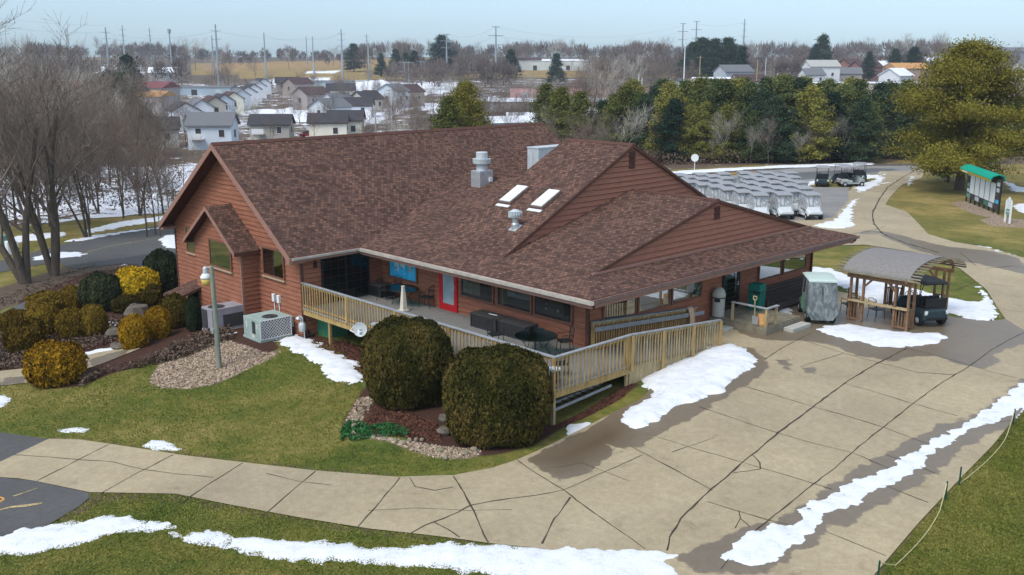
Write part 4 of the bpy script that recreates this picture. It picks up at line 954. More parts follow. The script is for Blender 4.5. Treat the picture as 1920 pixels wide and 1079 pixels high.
for x, yy in ((-10.3, DY), (-7.2, DY), (-4.1, DY), (-1.4, DY), (DX1+.02, DY), (DX1+.02, RY0-.02), (DX1+.02, RY0-.14), (DX1+.02, -.9)):
    if x > 0 and yy == -.9: continue
    mb = MB(); mb.mm((x-.048, yy-.085, -.04), (x+.048, yy+.01, 1.034)); part(mb, 'rail_post', 'lumber', deck)
# ramp
rampo = thing('access_ramp', (0, 3.5, -.3), 'sloping wooden access ramp with two baluster rails beside the window wall', 'ramp')
mb = MB()
v = [(-1.16, RY0, 0), (DX1, RY0, 0), (DX1, RY1, fz(RY1)), (-1.16, RY1, fz(RY1))]; mb.add(v+[(a, b, c-.05) for a, b, c in v], [(0, 1, 2, 3), (7, 6, 5, 4), (0, 4, 5, 1), (1, 5, 6, 2), (2, 6, 7, 3), (3, 7, 4, 0)])
part(mb, 'ramp_floor', 'deckwood', rampo)
mb = MB(); n = 26
for i in range(n):
    ya = RY0+.03+(5.2-RY0)*i/n; yb = RY0+.03+(5.2-RY0)*(i+1)/n-.006
    mb.add([(DX1+.01, ya, fz(ya)-.02), (DX1+.01, yb, fz(yb)-.02), (DX1+.01, yb, H(DX1, yb)-.1), (DX1+.01, ya, H(DX1, ya)-.1)]+[(DX1-.02, ya, fz(ya)-.02), (DX1-.02, yb, fz(yb)-.02), (DX1-.02, yb, H(DX1, yb)-.1), (DX1-.02, ya, H(DX1, ya)-.1)], [(0, 1, 2, 3), (7, 6, 5, 4), (0, 4, 5, 1), (2, 6, 7, 3), (3, 7, 4, 0)])
part(mb, 'side_boarding', 'lumber_pale', rampo)
n = 34
for i in range(n):
    yy = RY0+.10+(RY1-RY0-.12)*i/(n-1); baluster(DX1+.06, yy, fz(yy)-.06, fz(yy)+1.02, 'lumber_pale' if rng.random() < .75 else 'lumber', rampo)
n = 46
for i in range(n):
    yy = 1.5+(7.55-1.5)*i/(n-1); baluster(-1.16, yy, fz(yy)+.02, fz(yy)+1.0, 'lumber', rampo)
mb = MB()
mb.bar((DX1+.03, RY0+.04, 1.055), (DX1+.03, RY1+.05, fz(RY1)+1.055), .14, .04); mb.bar((-1.19, 1.42, fz(1.42)+1.03), (-1.19, 7.65, fz(7.65)+1.03), .15, .04); part(mb, 'rail_cap', 'railcap', rampo)
mb = MB(); mb.bar((-1.06, 1.45, fz(1.45)+.78), (-1.06, 8.0, fz(8.0)+.80), .045, .16); part(mb, 'grab_board', 'railcap', rampo)
mb = MB(); mb.bar((DX1+.03, RY0+.04, .99), (DX1+.03, RY1, fz(RY1)+.99), .035, .09); mb.bar((-1.19, 1.42, fz(1.42)+.96), (-1.19, 7.6, fz(7.6)+.96), .035, .09); part(mb, 'rail', 'lumber_pale', rampo)
for yy in (RY0+.05, 2.7, 4.45, RY1-.02):
    mb = MB(); mb.mm((DX1+.085, yy-.05, H(DX1, yy)-.1 if yy > 2 else fz(yy)-.2), (DX1+.15, yy+.05, fz(yy)+1.03)); part(mb, 'rail_post', 'lumber', rampo)
for yy in (1.5, 3.5, 5.5, 7.5):
    mb = MB(); mb.mm((-1.28, yy-.05, H(-1.2, yy)-.05 if yy > 2 else -.05), (-1.19, yy+.05, fz(yy)+1.0)); part(mb, 'rail_post', 'lumber', rampo)
# towel over the inner rail
mb = MB(); yt = 7.12; zt = fz(yt)+1.06
prof = [(-.12, -.35), (-.11, -.1), (-.07, .02), (0, .035), (.07, .02), (.12, -.06), (.19, -.30), (.20, -.62), (.205, -.95)]
vs = []
for i, (dx, dz) in enumerate(prof):
    for j in range(7): t = j/6; vs.append((-1.17+dx+.012*math.sin(t*9+i*.3), yt-.17+.34*t, zt+dz))
mb.add(vs, [(i*7+j, (i+1)*7+j, (i+1)*7+j+1, i*7+j+1) for i in range(len(prof)-1) for j in range(6)])
o = mb.build('towel', M['towel'], smooth=True); sm = o.modifiers.new('solid', 'SOLIDIFY'); sm.thickness = .015
tag(o, 'long pale peach towel hanging over the inner rail of the ramp', 'towel')
# ------------------------------------------------------------------ furniture and fittings on the deck
def storage_box(x0, x1, y0, y1, h, label):
    t = thing('storage_box', ((x0+x1)/2, (y0+y1)/2, 0), label, 'storage box', 'storage boxes on the deck')
    mb = MB(); mb.mm((x0+.03, y0+.03, .0), (x1-.03, y1-.03, h-.05)); part(mb, 'body', 'dkgrey', t)
    mb = MB()
    for a in (x0+.015, x1-.075): mb.mm((a, y0+.015, 0), (a+.06, y0+.075, h-.05)); mb.mm((a, y1-.075, 0), (a+.06, y1-.015, h-.05))
    n = 18
    for k in range(n): a = x0+.09+(x1-x0-.2)*k/n; mb.mm((a, y0+.018, .05), (a+.02, y0+.03, h-.08))
    part(mb, 'frame', 'black', t)
    mb = MB(); mb.mm((x0, y0, h-.05), (x1, y1, h)); part(mb, 'lid', 'dkgrey', t, bevel=.012)
    return t
t = storage_box(-6.52, -5.02, .32, 1.02, .56, 'dark woven storage box with a white strip on its lid, nearer the red door'); mb = MB(); mb.box((-5.62, .72, .565), (.42, .06, .008), rz=.1); part(mb, 'label_strip', 'white', t)
storage_box(-4.98, -3.46, .322, 1.018, .56, 'dark woven storage box below the bannered window beside the glass table')
storage_box(-13.45, -12.6, .55, 1.25, .52, 'black storage box in the covered corner of the deck beside the glass doors')
def round_table(c, r, h, label, top='tableglass', rx=1.0, rz=0):
    t = thing('glass_table', (c[0], c[1], 0), label, 'table')
    vs = []; k = 28
    mb = MB()
    for z in (h-.012, h): vs += [(c[0]+r*rx*math.cos(a*2*math.pi/k), c[1]+r*math.sin(a*2*math.pi/k), z) for a in range(k)]
    mb.add(vs, [tuple(range(k-1, -1, -1)), tuple(range(k, 2*k))]+[(i, (i+1) % k, (i+1) % k+k, i+k) for i in range(k)]); part(mb, 'tabletop', top, t)
    mb = MB(); mb.tube([(c[0]+r*rx*math.cos(a*2*math.pi/k), c[1]+r*math.sin(a*2*math.pi/k), h-.02) for a in range(k+1)], .016, 6, cap=False); part(mb, 'rim', 'iron', t)
    for a in range(4):
        q = math.pi/4+a*math.pi/2; mb = MB(); mb.tube([(c[0]+r*.8*rx*math.cos(q), c[1]+r*.8*math.sin(q), h-.02), (c[0]+r*.45*math.cos(q), c[1]+r*.45*math.sin(q), h*.45), (c[0]+r*.7*math.cos(q), c[1]+r*.7*math.sin(q), 0)], .014, 6); part(mb, 'leg', 'iron', t)
    return t
c = PZ(973, 641, .72); c[0] -= .15; round_table((-2.05, -.55), .74, .72, 'large round glass table on the right of the deck by the rail')
round_table((-2.75, .10), .36, .66, 'small round glass table just behind the large one')
c = PZ(753, 540, .72); round_table((c[0], c[1]), .62, .72, 'dark oval glass table under the blue picture window', 'tableglass', 1.35)
def iron_chair(x, y, rz, label, group='iron patio chairs on the deck', z=0, name='patio_chair'):
    t = thing(name, (x, y, z), label, 'chair', group, rz)
    def lp(mb, nm, mat='iron'): o = mb.build(nm, M[mat]); o.parent = t; return o
    mb = MB(); mb.box((0, 0, .43), (.46, .46, .03)); lp(mb, 'seat')
    mb = MB(); mb.tube([(-.22, -.22, .43), (-.27, -.23, .88), (-.28, 0, .93), (-.27, .23, .88), (-.22, .22, .43)], .014, 6)
    for k in range(6): mb.tube([(-.225, -.18+.072*k, .44), (-.275, -.18+.072*k, .89)], .006, 4)
    lp(mb, 'backrest')
    for s in (-1, 1):
        mb = MB(); mb.tube([(.21, .21*s, .43), (.25, .23*s, 0)], .013, 6); lp(mb, 'leg'); mb = MB(); mb.tube([(-.21, .21*s, .43), (-.27, .23*s, 0)], .013, 6); lp(mb, 'leg')
        mb = MB(); mb.tube([(-.25, .24*s, .66), (.18, .25*s, .66), (.22, .23*s, .44)], .014, 6); lp(mb, 'armrest')
    return t
for u, v, rz, lb in ((803, 575, R(200), 'iron patio chair standing alone beside the red door'), (722, 562, R(20), 'iron patio chair at the left end of the dark oval table'), (712, 548, R(-40), 'iron patio chair in front of the black box in the corner'), (770, 552, R(-90), 'iron patio chair behind the dark oval table under the blue window')):
    q = PZ(u, v, 0); iron_chair(q[0], min(q[1], 1.05), rz, lb)
for (x, y, rz, lb) in ((-3.9, -.75, R(-20), 'iron patio chair left of the large glass table by the rail'), (-1.6, .45, R(-120), 'iron patio chair between the glass tables and the wall corner'), (.1, -1.6, R(150), 'iron patio chair in the outer deck corner')):
    iron_chair(x, y, rz, lb)
q = PZ(757, 584, 0); mb = MB(); mb.box((q[0], q[1], .04), (.34, .34, .08)); mb.box((q[0], q[1], .55), (.24, .24, .96), taper=.42); mb.box((q[0], q[1], 1.05), (.12, .12, .05))
tag(mb.build('smoking_post', M['cream'], bevel=.01), 'cream tapering obelisk-shaped ash post on the deck', 'ash post')
q = PZ(1057, 716, 0); t = thing('deck_bin', (.45, -2.2, 0), 'small dark bin with white rim in the deck corner behind the balusters', 'bin'); mb = MB(); mb.lathe((.45, -2.2, 0), [(.14, 0), (.17, .42)], 14); part(mb, 'body', 'black', t); mb = MB(); mb.lathe((.45, -2.2, .42), [(.18, 0), (.18, .05), (.1, .07)], 14); part(mb, 'rim', 'white', t)
def spotlight(q, label, rz=0):
    t = thing('spotlight', q, label, 'spotlight', 'spotlights fixed to the deck rail', rz)
    def lp(mb, nm, mat): o = mb.build(nm, M[mat]); o.parent = t; return o
    mb = MB(); mb.box((0, 0, 0), (.08, .06, .12)); lp(mb, 'bracket', 'white')
    for s in (-1, 1): mb = MB(); mb.tube([(.0, .0, .02), (.05*s, -.10, .05), (.09*s, -.22, .0)], [.02, .05, .065], 10); lp(mb, 'lamp_head', 'galv')
    return t
spotlight((.98, -2.84, .72), 'silver twin spotlight on the outer corner post of the deck', R(20)); spotlight((-8.15, -2.86, .35), 'white twin spotlight on the deck rail behind the left round shrub', R(0))
# dish on a white arm below the beam
q = PYw(676, 618, -3.05); t = thing('satellite_dish', q, 'small grey dish on a bent white arm under the deck beam', 'dish')
mb = MB(); mb.lathe((0, 0, 0), [(.02, -.02), (.16, 0), (.27, .05), (.28, .05), (.16, .015), (.02, .0)], 20)
o = mb.build('dish', M['lightmetal']); o.parent = t; o.rotation_euler = (R(80), 0, R(35))
mb = MB(); mb.tube([(q[0]-.65, -2.78, q[2]+.05), (q[0]-.62, q[1]-.05, q[2]-.16), (q[0]-.05, q[1]-.05, q[2]-.22), (q[0], q[1], q[2])], .022, 6); mb.tube([(q[0], q[1], q[2]), (q[0]+.3, q[1]-.3, q[2]+.08), (q[0]+.45, q[1]-.35, q[2]+.02)], .025, 6); mb.box((q[0]+.48, q[1]-.37, q[2]+.02), (.12, .12, .12)); part(mb, 'arm', 'white', t)
# ladder lying under the deck
t = thing('ladder', (.2, -1, -.7), 'grey ladder stowed on its side under the deck edge', 'ladder')
za = lambda y: -.62+.10*(y+2.6)
for dz, dx in ((0, .82), (.0, .42)):
    mb = MB(); mb.bar((dx, -2.6, za(-2.6)-.12), (dx, .15, za(.15)-.22), .04, .09); part(mb, 'rail', 'railcap', t)
for k in range(9):
    yy = -2.45+k*.29; mb = MB(); mb.tube([(.42, yy, za(yy)-.14), (.82, yy, za(yy)-.14)], .015, 6); part(mb, 'rung', 'iron', t)
# ------------------------------------------------------------------ side porch and things on it
porch = thing('side_porch', (0, 10, -.3), 'low weathered wooden porch with concrete steps outside the black door', 'porch')
PXa, PYa, PYb, PZt = 1.35, 8.75, 11.3, -.10
mb = MB(); y = PYa
while y < PYb: mb.mm((-1.32, y, PZt-.04), (PXa, min(y+.136, PYb), PZt)); y += .14
part(mb, 'porch_floor', 'oldwood', porch)
mb = MB(); mb.mm((-1.3, PYa-.035, H(PXa, PYa)-.05), (PXa+.035, PYa, PZt-.045)); mb.mm((PXa, PYa, H(PXa, PYb)-.05), (PXa+.037, PYb, PZt-.046)); part(mb, 'fascia', 'oldwood', porch)
for (a, b) in (((-.95, PYa-.62), (-.1, PYa-.06)), ((PXa+.06, 9.9), (PXa+.50, 11.25))):
    mb = MB(); mb.mm((a[0], a[1], H(*a)-.05), (b[0], b[1], H(*a)+.17)); part(mb, 'step', 'bin', porch, bevel=.02)
for x, yy in ((-.25, PYa+.05), (PXa-.06, PYa+.05), (PXa-.06, PYa+.75)):
    mb = MB(); mb.mm((x-.04, yy-.04, PZt), (x+.04, yy+.04, PZt+.72)); part(mb, 'rail_post', 'lumber_pale', porch)
mb = MB(); mb.mm((-.30, PYa-.02, PZt+.72), (PXa+.02, PYa+.12, PZt+.76)); mb.mm((PXa-.12, PYa+.12, PZt+.721), (PXa+.02, PYa+.85, PZt+.761)); part(mb, 'rail_cap', 'railcap', porch)
def bin_dome(c, label):
    t = thing('litter_bin', c, label, 'bin')
    mb = MB(); mb.lathe((0, 0, 0), [(.24, 0), (.25, .03), (.25, .78), (.23, .80)], 24); o = mb.build('body', M['bin']); o.parent = t
    mb = MB(); mb.lathe((0, 0, .80), [(.27, 0), (.275, .10), (.24, .24), (.15, .36), (.04, .41)], 24); o = mb.build('dome_lid', M['bin'], smooth=True); o.parent = t
    mb = MB(); mb.lathe((0, 0, .78), [(.255, -.015), (.278, -.01), (.278, .02)], 24); mb.box((.10, -.24, .72), (.22, .06, .16), rz=.4); o = mb.build('band', M['black']); o.parent = t
bin_dome((-1.0, 8.9, PZt), 'pale pebble-textured litter bin with a dome lid beside the black door')
q = PZ(1404, 580, PZt)
t = thing('waste_bin', (-.55, 11.0, PZt), 'tall square green waste bin against the wall between the black door and the bench', 'bin', None, .1)
mb = MB(); mb.box((0, 0, .38), (.52, .50, .76), taper=1.06); o = mb.build('body', M['greenbin'], bevel=.03); o.parent = t
mb = MB(); mb.box((0, 0, .94), (.60, .58, .34), taper=.9); o = mb.build('hood', M['greenbin'], bevel=.05); o.parent = t
mb = MB(); mb.box((0, 0, .80), (.57, .55, .05)); mb.box((.12, -.28, .78), (.3, .04, .1)); o = mb.build('band', M['black']); o.parent = t
# long bench
bench = thing('long_bench', (-.9, 14, -.5), 'long dark wooden bench with leaning back under the far windows', 'bench')
gz = H(-.9, 14)+.03
mb = MB()
for k in range(5):
    t0 = .42+.125*k; mb.bar((-1.02-.05*k, 11.75, gz+t0), (-1.02-.05*k, 16.3, gz+t0), .03, .118)
part(mb, 'backrest', 'benchwood', bench); mb = MB()
for k in range(3): mb.bar((-.94+.17*k, 11.75, gz+.43), (-.94+.17*k, 16.3, gz+.43), .155, .035)
mb.mm((-.50, 11.76, gz+.12), (-.47, 16.28, gz+.40)); part(mb, 'seat', 'benchwood', bench)
for yy in (11.8, 13.3, 14.8, 16.2): mb = MB(); mb.mm((-1.05, yy, gz-.02), (-.5, yy+.06, gz+.42)); part(mb, 'leg', 'benchwood', bench)
mb = MB(); mb.mm((-1.22, 11.68, gz+.4), (-.42, 11.735, gz+.70)); part(mb, 'end_panel', 'benchwood', bench)
# cooler and D-grip shovel on the porch
q = PZ(1433, 612, PZt); q = (PXa-.32, PYa+.26, PZt)
t = thing('water_cooler', q, 'orange drum water cooler behind the porch corner rail', 'cooler'); mb = MB(); mb.lathe((0, 0, 0), [(.19, 0), (.21, .05), (.21, .36), (.19, .38)], 20); o = mb.build('body', M['orange']); o.parent = t
mb = MB(); mb.lathe((0, 0, .38), [(.215, 0), (.21, .05), (.08, .08)], 20); o = mb.build('lid', M['orange']); o.parent = t
q = (PXa-.52, PYa-.04, PZt)
t = thing('shovel', q, 'wooden shovel with D-shaped grip leaning on the porch rail', 'shovel'); mb = MB(); mb.tube([(0, 0, .35), (-.02, -.02, 1.0)], .022, 8); o = mb.build('shaft', M['lumber_pale']); o.parent = t
mb = MB(); mb.tube([(-.02, -.02, 1.0), (-.02-.07, -.02, 1.06), (-.02-.075, -.02, 1.17), (.055, -.02, 1.17), (.05, -.02, 1.06), (-.02, -.02, 1.0)], .022, 8); o = mb.build('grip', M['lumber_pale']); o.parent = t
mb = MB(); mb.box((.01, .03, .2), (.26, .03, .34), rx=.1); o = mb.build('blade', M['galv']); o.parent = t
# ------------------------------------------------------------------ machines left of the deck
def fan_disc(mb, c, r):
    mb.lathe(c, [(r, 0), (r, .01), (r*.9, .012), (.02, .012)], 24)
    for k in range(4): mb.tube([(c[0]+r*(.25+.2*k)*math.cos(a*math.pi/12), c[1]+r*(.25+.2*k)*math.sin(a*math.pi/12), c[2]+.02) for a in range(25)], .006, 4, cap=False)
g = G(400, 628)
z0 = g[2]; ax, ay = g[0], g[1]
t = thing('air_conditioner', (ax, ay, z0), 'long grey rooftop-style air conditioner standing on the ground, left of the greenish one', 'air conditioner', 'air conditioners beside the deck')
mb = MB(); mb.mm((ax-.95, ay, z0+.10), (ax, ay+2.1, z0+1.08)); mb.mm((ax-.98, ay-.03, z0), (ax+.03, ay+2.13, z0+.10)); part(mb, 'cabinet', 'acgrey', t, bevel=.015)
mb = MB(); mb.mm((ax-.90, ay-.012, z0+.16), (ax-.42, ay-.002, z0+1.0)); mb.mm((ax+.002, ay+.5, z0+.2), (ax+.012, ay+1.5, z0+.78))
for k in range(14): mb.mm((ax-.90, ay-.03, z0+.18+.058*k), (ax-.42, ay-.012, z0+.20+.058*k))
part(mb, 'grille', 'grille', t); mb = MB(); fan_disc(mb, (ax-.45, ay+.45, z0+1.085), .36); part(mb, 'fan', 'grille', t)
g = G(489, 644); ax, ay, z0 = g
t = thing('air_conditioner', (ax, ay, z0), 'pale green air conditioner with diamond lattice guard and round top fan beside the deck', 'air conditioner', 'air conditioners beside the deck')
mb = MB(); mb.mm((ax-1.35, ay, z0+.10), (ax, ay+1.45, z0+.93)); mb.mm((ax-1.4, ay-.03, z0), (ax+.03, ay+1.5, z0+.10)); part(mb, 'cabinet', 'acgreen', t, bevel=.015)
mb = MB(); mb.mm((ax-1.2, ay+1.45, z0+.35), (ax-.2, max(-2.78, ay+1.7), z0+.80)); part(mb, 'duct', 'acgreen', t)
mb = MB(); mb.mm((ax-.62, ay-.012, z0+.3), (ax-.38, ay-.002, z0+.82))
for k in range(9): mb.mm((ax-.62, ay-.03, z0+.32+.056*k), (ax-.38, ay-.012, z0+.34+.056*k))
part(mb, 'grille', 'grille', t)
mb = MB(); mb.mm((ax-1.12, ay-.014, z0+.5), (ax-1.02, ay-.002, z0+.75)); mb.mm((ax-.25, ay-.014, z0+.55), (ax-.17, ay-.002, z0+.75)); mb.mm((ax-.66, ay-.014, z0+.12), (ax-.46, ay-.002, z0+.27)); part(mb, 'label_plate', 'cream', t)
mb = MB(); fan_disc(mb, (ax-.42, ay+.72, z0+.935), .33); part(mb, 'fan', 'grille', t)
mb = MB(); mb.mm((ax+.002, ay+.05, z0+.14), (ax+.008, ay+1.40, z0+.90)); part(mb, 'coil', 'grille', t)
mb = MB(); L, Hh = 1.42, .78; s_ = .135
def lat(x, ya, za_, yb, zb): mb.bar((x, ya, za_), (x, yb, zb), .012, .022)
k = -Hh
while k < L:
    for sg in (1, -1):
        pts = []
        y0, y1 = k, k+Hh
        a = max(0, y0); b = min(L, y1)
        if b > a:
            za_, zb = (a-k), (b-k)
            if sg < 0: za_, zb = Hh-za_, Hh-zb
            lat(ax+.022, ay+.02+a, z0+.13+za_, ay+.02+b, z0+.13+zb)
    k += s_
mb.mm((ax+.012, ay, z0+.11), (ax+.034, ay+1.46, z0+.145)); mb.mm((ax+.012, ay, z0+.90), (ax+.034, ay+1.46, z0+.93)); mb.mm((ax+.012, ay-.005, z0+.145), (ax+.034, ay+.03, z0+.90)); mb.mm((ax+.012, ay+1.43, z0+.145), (ax+.034, ay+1.46, z0+.90))
part(mb, 'lattice_guard', 'white', t)
mb = MB()
P = GP([(410,640),(470,658),(500,652),(440,630)]); mb.prism([tuple(p) for p in P], 'z', -1.85, H(*P[0])+.035); tag(mb.build('concrete_pad', M['stone']), 'mossy concrete pad between the air conditioners and the lamp post', 'pad')
g = G(415, 637); g2 = G(445, 628); g0 = G(392, 637)
mb = MB(); mb.tube([(g0[0], g0[1], g0[2]+.06), (g2[0], g2[1], g2[2]+.10)], .03, 8); tag(mb.build('drain_pipe', M['white']), 'short white plastic pipe on the ground behind the lamp post', 'pipe')
g = G(568, 634)
t = thing('gas_meter', g, 'grey gas meter with bent pipes at the left end of the deck', 'gas meter')
def lp(mb, nm, mat, t=t, **k): o = mb.build(nm, M[mat], **k); o.parent = t; return o
mb = MB(); mb.lathe((0, 0, .28), [(.10, 0), (.15, .04), (.16, .32), (.12, .38)], 14); lp(mb, 'meter_body', 'lightmetal', smooth=True)
mb = MB(); mb.tube([(.05, 0, .6), (.05, 0, .85), (-.15, .02, .9), (-.35, .05, .85)], .035, 8); mb.tube([(-.08, 0, .6), (-.1, 0, .78), (-.3, 0, .75)], .03, 8); mb.lathe((-.3, 0, .74), [(.09, 0), (.12, .04), (.05, .12)], 12); mb.tube([(.12, 0, .7), (.14, 0, -.05)], .03, 8); lp(mb, 'pipework', 'galv')
q = PYw(608, 630, -1.9); gzz = H(q[0], -1.9)
mb = MB(); mb.mm((q[0]-.75, -2.1, gzz-.1), (q[0]+.75, -1.2, gzz+.62)); mb.mm((q[0]-.79, -2.14, gzz+.62), (q[0]+.79, -1.16, gzz+.68)); tag(mb.build('utility_cabinet', M['transf'], bevel=.02), 'green utility cabinet in the shade under the deck', 'cabinet')
mb = MB(); mb.tube([(q[0]-1.0, -2.35, gzz+.85), (q[0]-.7, -2.4, gzz+.75), (q[0]-.45, -2.5, gzz+.35), (q[0]-.1, -2.55, gzz+.12), (q[0]+.1, -2.5, gzz+.1)], .055, 10); tag(mb.build('drain_hose', M['black']), 'thick black corrugated hose bending down under the deck', 'hose')
# lamp post
g = G(411, 690); t = thing('lamp_post', g, 'weathered wooden lamp post with a white and yellow dusk lamp', 'lamp post')
def lp(mb, nm, mat, t=t, **k): o = mb.build(nm, M[mat], **k); o.parent = t; return o
mb = MB(); mb.tube([(0, 0, -.2), (0, 0, 2.0), (-.05, 0, 4.0)], [.105, .095, .08], 12); lp(mb, 'pole', 'pole')
mb = MB(); mb.tube([(-.05, 0, 3.86), (-.2, -.05, 3.96), (-.36, -.1, 3.93)], .022, 8); lp(mb, 'arm', 'galv')
mb = MB(); mb.lathe((-.38, -.1, 3.50), [(.10, .18), (.09, .40), (.05, .46)], 14); lp(mb, 'housing', 'lightmetal')
mb = MB(); mb.lathe((-.38, -.1, 3.50), [(.20, .0), (.21, .06), (.13, .18), (.10, .2)], 18); lp(mb, 'reflector', 'white', smooth=True)
mb = MB(); mb.lathe((-.38, -.1, 3.22), [(.07, 0), (.16, .08), (.19, .28)], 18); lp(mb, 'lens', 'yellow', smooth=True)
mb = MB(); mb.box((-.05, -.11, 1.5), (.14, .1, .2)); mb.tube([(-.1, -.12, 1.55), (-.16, -.16, 1.5)], .03, 8); lp(mb, 'outlet_box', 'galv')
mb = MB(); q = PYw(385, 505, g[1]-.1)
# ------------------------------------------------------------------ golf carts
def loft(mb, secs):
    k = len(secs[0]); o = len(mb.v); vs = [p for s_ in secs for p in s_]
    fs = [(i*k+j, i*k+(j+1) % k, (i+1)*k+(j+1) % k, (i+1)*k+j) for i in range(len(secs)-1) for j in range(k)]
    fs += [tuple(range(k-1, -1, -1)), tuple((len(secs)-1)*k+j for j in range(k))]; mb.add(vs, fs)
def make_cart(name, label, group, bodym, roofm, cover=None, loc=(0, 0, 0), rz=0, bag=True, hood=None):
    t = thing(name, loc, label, 'golf cart', group, rz)
    def lp(mb, nm, mat, par=None, **k): o = mb.build(nm, M[mat], **k); o.parent = par or t; return o
    def sec(x, zb, zt, w, wt=None):
        wt = wt or w*.82; return [(x, -w, zb), (x, w, zb), (x, w, zb+(zt-zb)*.6), (x, wt, zt), (x, -wt, zt), (x, -w, zb+(zt-zb)*.6)]
    mb = MB(); loft(mb, [sec(-1.18, .34, .66, .48), sec(-1.10, .26, .74, .57), sec(-.60, .26, .74, .59), sec(-.45, .26, .70, .59), sec(-.05, .26, .62, .58), sec(-.03, .26, .34, .56), sec(.60, .26, .34, .55)]); lp(mb, 'body', bodym, bevel=.02)
    mb = MB(); loft(mb, [sec(.58, .26, .92, .52, .50), sec(.72, .28, .90, .56, .44), sec(1.0, .30, .76, .57, .36), sec(1.20, .34, .60, .46, .28)]); hd = lp(mb, 'front_cowl', hood or bodym, bevel=.02)
    for s in (-1, 1): mb = MB(); mb.box((1.14, .33*s, .56), (.08, .14, .07), rz=-.25*s); lp(mb, 'headlight', 'white', hd)
    for s in (-1, 1): mb = MB(); mb.box((-1.15, .46*s, .60), (.06, .12, .16)); lp(mb, 'tail_lamp', 'printwhite' if bodym == 'cartdark' else 'red')
    mb = MB(); mb.box((1.19, 0, .40), (.10, .96, .10)); mb.box((-1.20, 0, .36), (.08, .9, .10)); lp(mb, 'bumper', 'black', bevel=.02)
    for sx in (-.78, .84):
        for s in (-1, 1):
            mb = MB(); pr_ = [(.235, -.10), (.235, .10), (.15, .105)]
            vs = []; k = 18
            for r_, yy in ((.12, -.10), (.215, -.10), (.235, -.07), (.235, .07), (.215, .10), (.12, .10)):
                vs += [(sx+r_*math.cos(a*2*math.pi/k), .50*s+yy, .235+r_*math.sin(a*2*math.pi/k)) for a in range(k)]
            mb.add(vs, [(i*k+j, i*k+(j+1) % k, (i+1)*k+(j+1) % k, (i+1)*k+j) for i in range(5) for j in range(k)]); wh = lp(mb, 'wheel', 'rubber')
            mb = MB(); vs = []
            for r_, yy in ((.125, .05), (.125, .09), (.05, .11)): vs += [(sx+r_*math.cos(a*2*math.pi/k), .50*s+yy*s, .235+r_*math.sin(a*2*math.pi/k)) for a in range(k)]
            mb.add(vs, [(i*k+j, i*k+(j+1) % k, (i+1)*k+(j+1) % k, (i+1)*k+j) for i in range(2) for j in range(k)]+[tuple(2*k+j for j in range(k))]); lp(mb, 'hub', 'lightmetal', wh)
    mb = MB(); mb.box((-.22, 0, .70), (.50, 1.04, .13)); lp(mb, 'seat', 'black', bevel=.03)
    mb = MB(); mb.box((-.50, -.26, .95), (.11, .48, .42), ry=-.15); mb.box((-.50, .26, .95), (.11, .48, .42), ry=-.15); lp(mb, 'backrest', 'black', bevel=.03)
    if not cover:
        mb = MB(); mb.tube([(.60, .25, .80), (.40, .25, 1.02)], .02, 6); mb.tube([(.40+.03*math.cos(a*math.pi/6)*1.0-.06*math.sin(a*math.pi/6)*0, .25+.17*math.cos(a*math.pi/6), 1.03+.17*math.sin(a*math.pi/6)*.7) for a in range(13)], .016, 6, cap=False); lp(mb, 'steering_wheel', 'black')
    for s in (-1, 1):
        mb = MB(); mb.tube([(.70, .50*s, .86), (.42, .50*s, 1.74)], .018, 6); lp(mb, 'roof_post', 'black' if not cover else 'cartroof'); mb = MB(); mb.tube([(-.62, .50*s, .72), (-.70, .50*s, 1.74)], .018, 6); lp(mb, 'roof_post', 'black' if not cover else 'cartroof')
    mb = MB(); s2_ = []
    for x, z, w_ in ((-.98, 1.755, .54), (-.90, 1.80, .58), (-.2, 1.83, .60), (.55, 1.80, .58), (.68, 1.745, .52)):
        s2_.append([(x, -w_, z-.06), (x, w_, z-.06), (x, w_, z-.015), (x, w_*.7, z+.015), (x, -w_*.7, z+.015), (x, -w_, z-.015)])
    loft(mb, s2_); lp(mb, 'roof', roofm, bevel=.012)
    if bag:
        mb = MB(); mb.box((-.88, 0, .76), (.42, .95, .05)); mb.box((-1.05, 0, .98), (.04, .92, .36)); mb.tube([(-.80, -.46, .8), (-.78, -.46, 1.12), (-.78, .46, 1.12), (-.80, .46, .8)], .02, 6); lp(mb, 'bag_rack', 'black')
    if cover:
        mb = MB()
        def ring(z, x0, x1, w_): return [(x0, -w_, z), (x1, -w_, z), (x1, w_, z), (x0, w_, z)]
        secs = [ring(1.72, -.86, .44, .50), ring(1.3, -.92, .56, .51), ring(.9, -.98, .70, .54), ring(.70, -1.0, .74, .56)] if cover == 'vinyl' else [ring(1.72, -.95, -.30, .555), ring(1.3, -1.06, -.36, .575), ring(.9, -1.22, -.50, .60), ring(.5, -1.30, -.66, .60), ring(.20, -1.32, -.95, .42)]
        vs = []
        for a in secs:
            n = 8
            for e in range(4):
                p, q_ = Vector(a[e]), Vector(a[(e+1) % 4])
                for j in range(n):
                    pp = p.lerp(q_, j/n); wv = .018*math.sin(j*2.7+e*1.3+a[0][2]*9); pp.x += wv if e in (1, 3) else 0; pp.y += wv if e in (0, 2) else 0; vs.append(tuple(pp))
        k = 32; mb.add(vs, [(i*k+j, i*k+(j+1) % k, (i+1)*k+(j+1) % k, (i+1)*k+j) for i in range(len(secs)-1) for j in range(k)])
        cvr = lp(mb, 'rain_cover', cover)
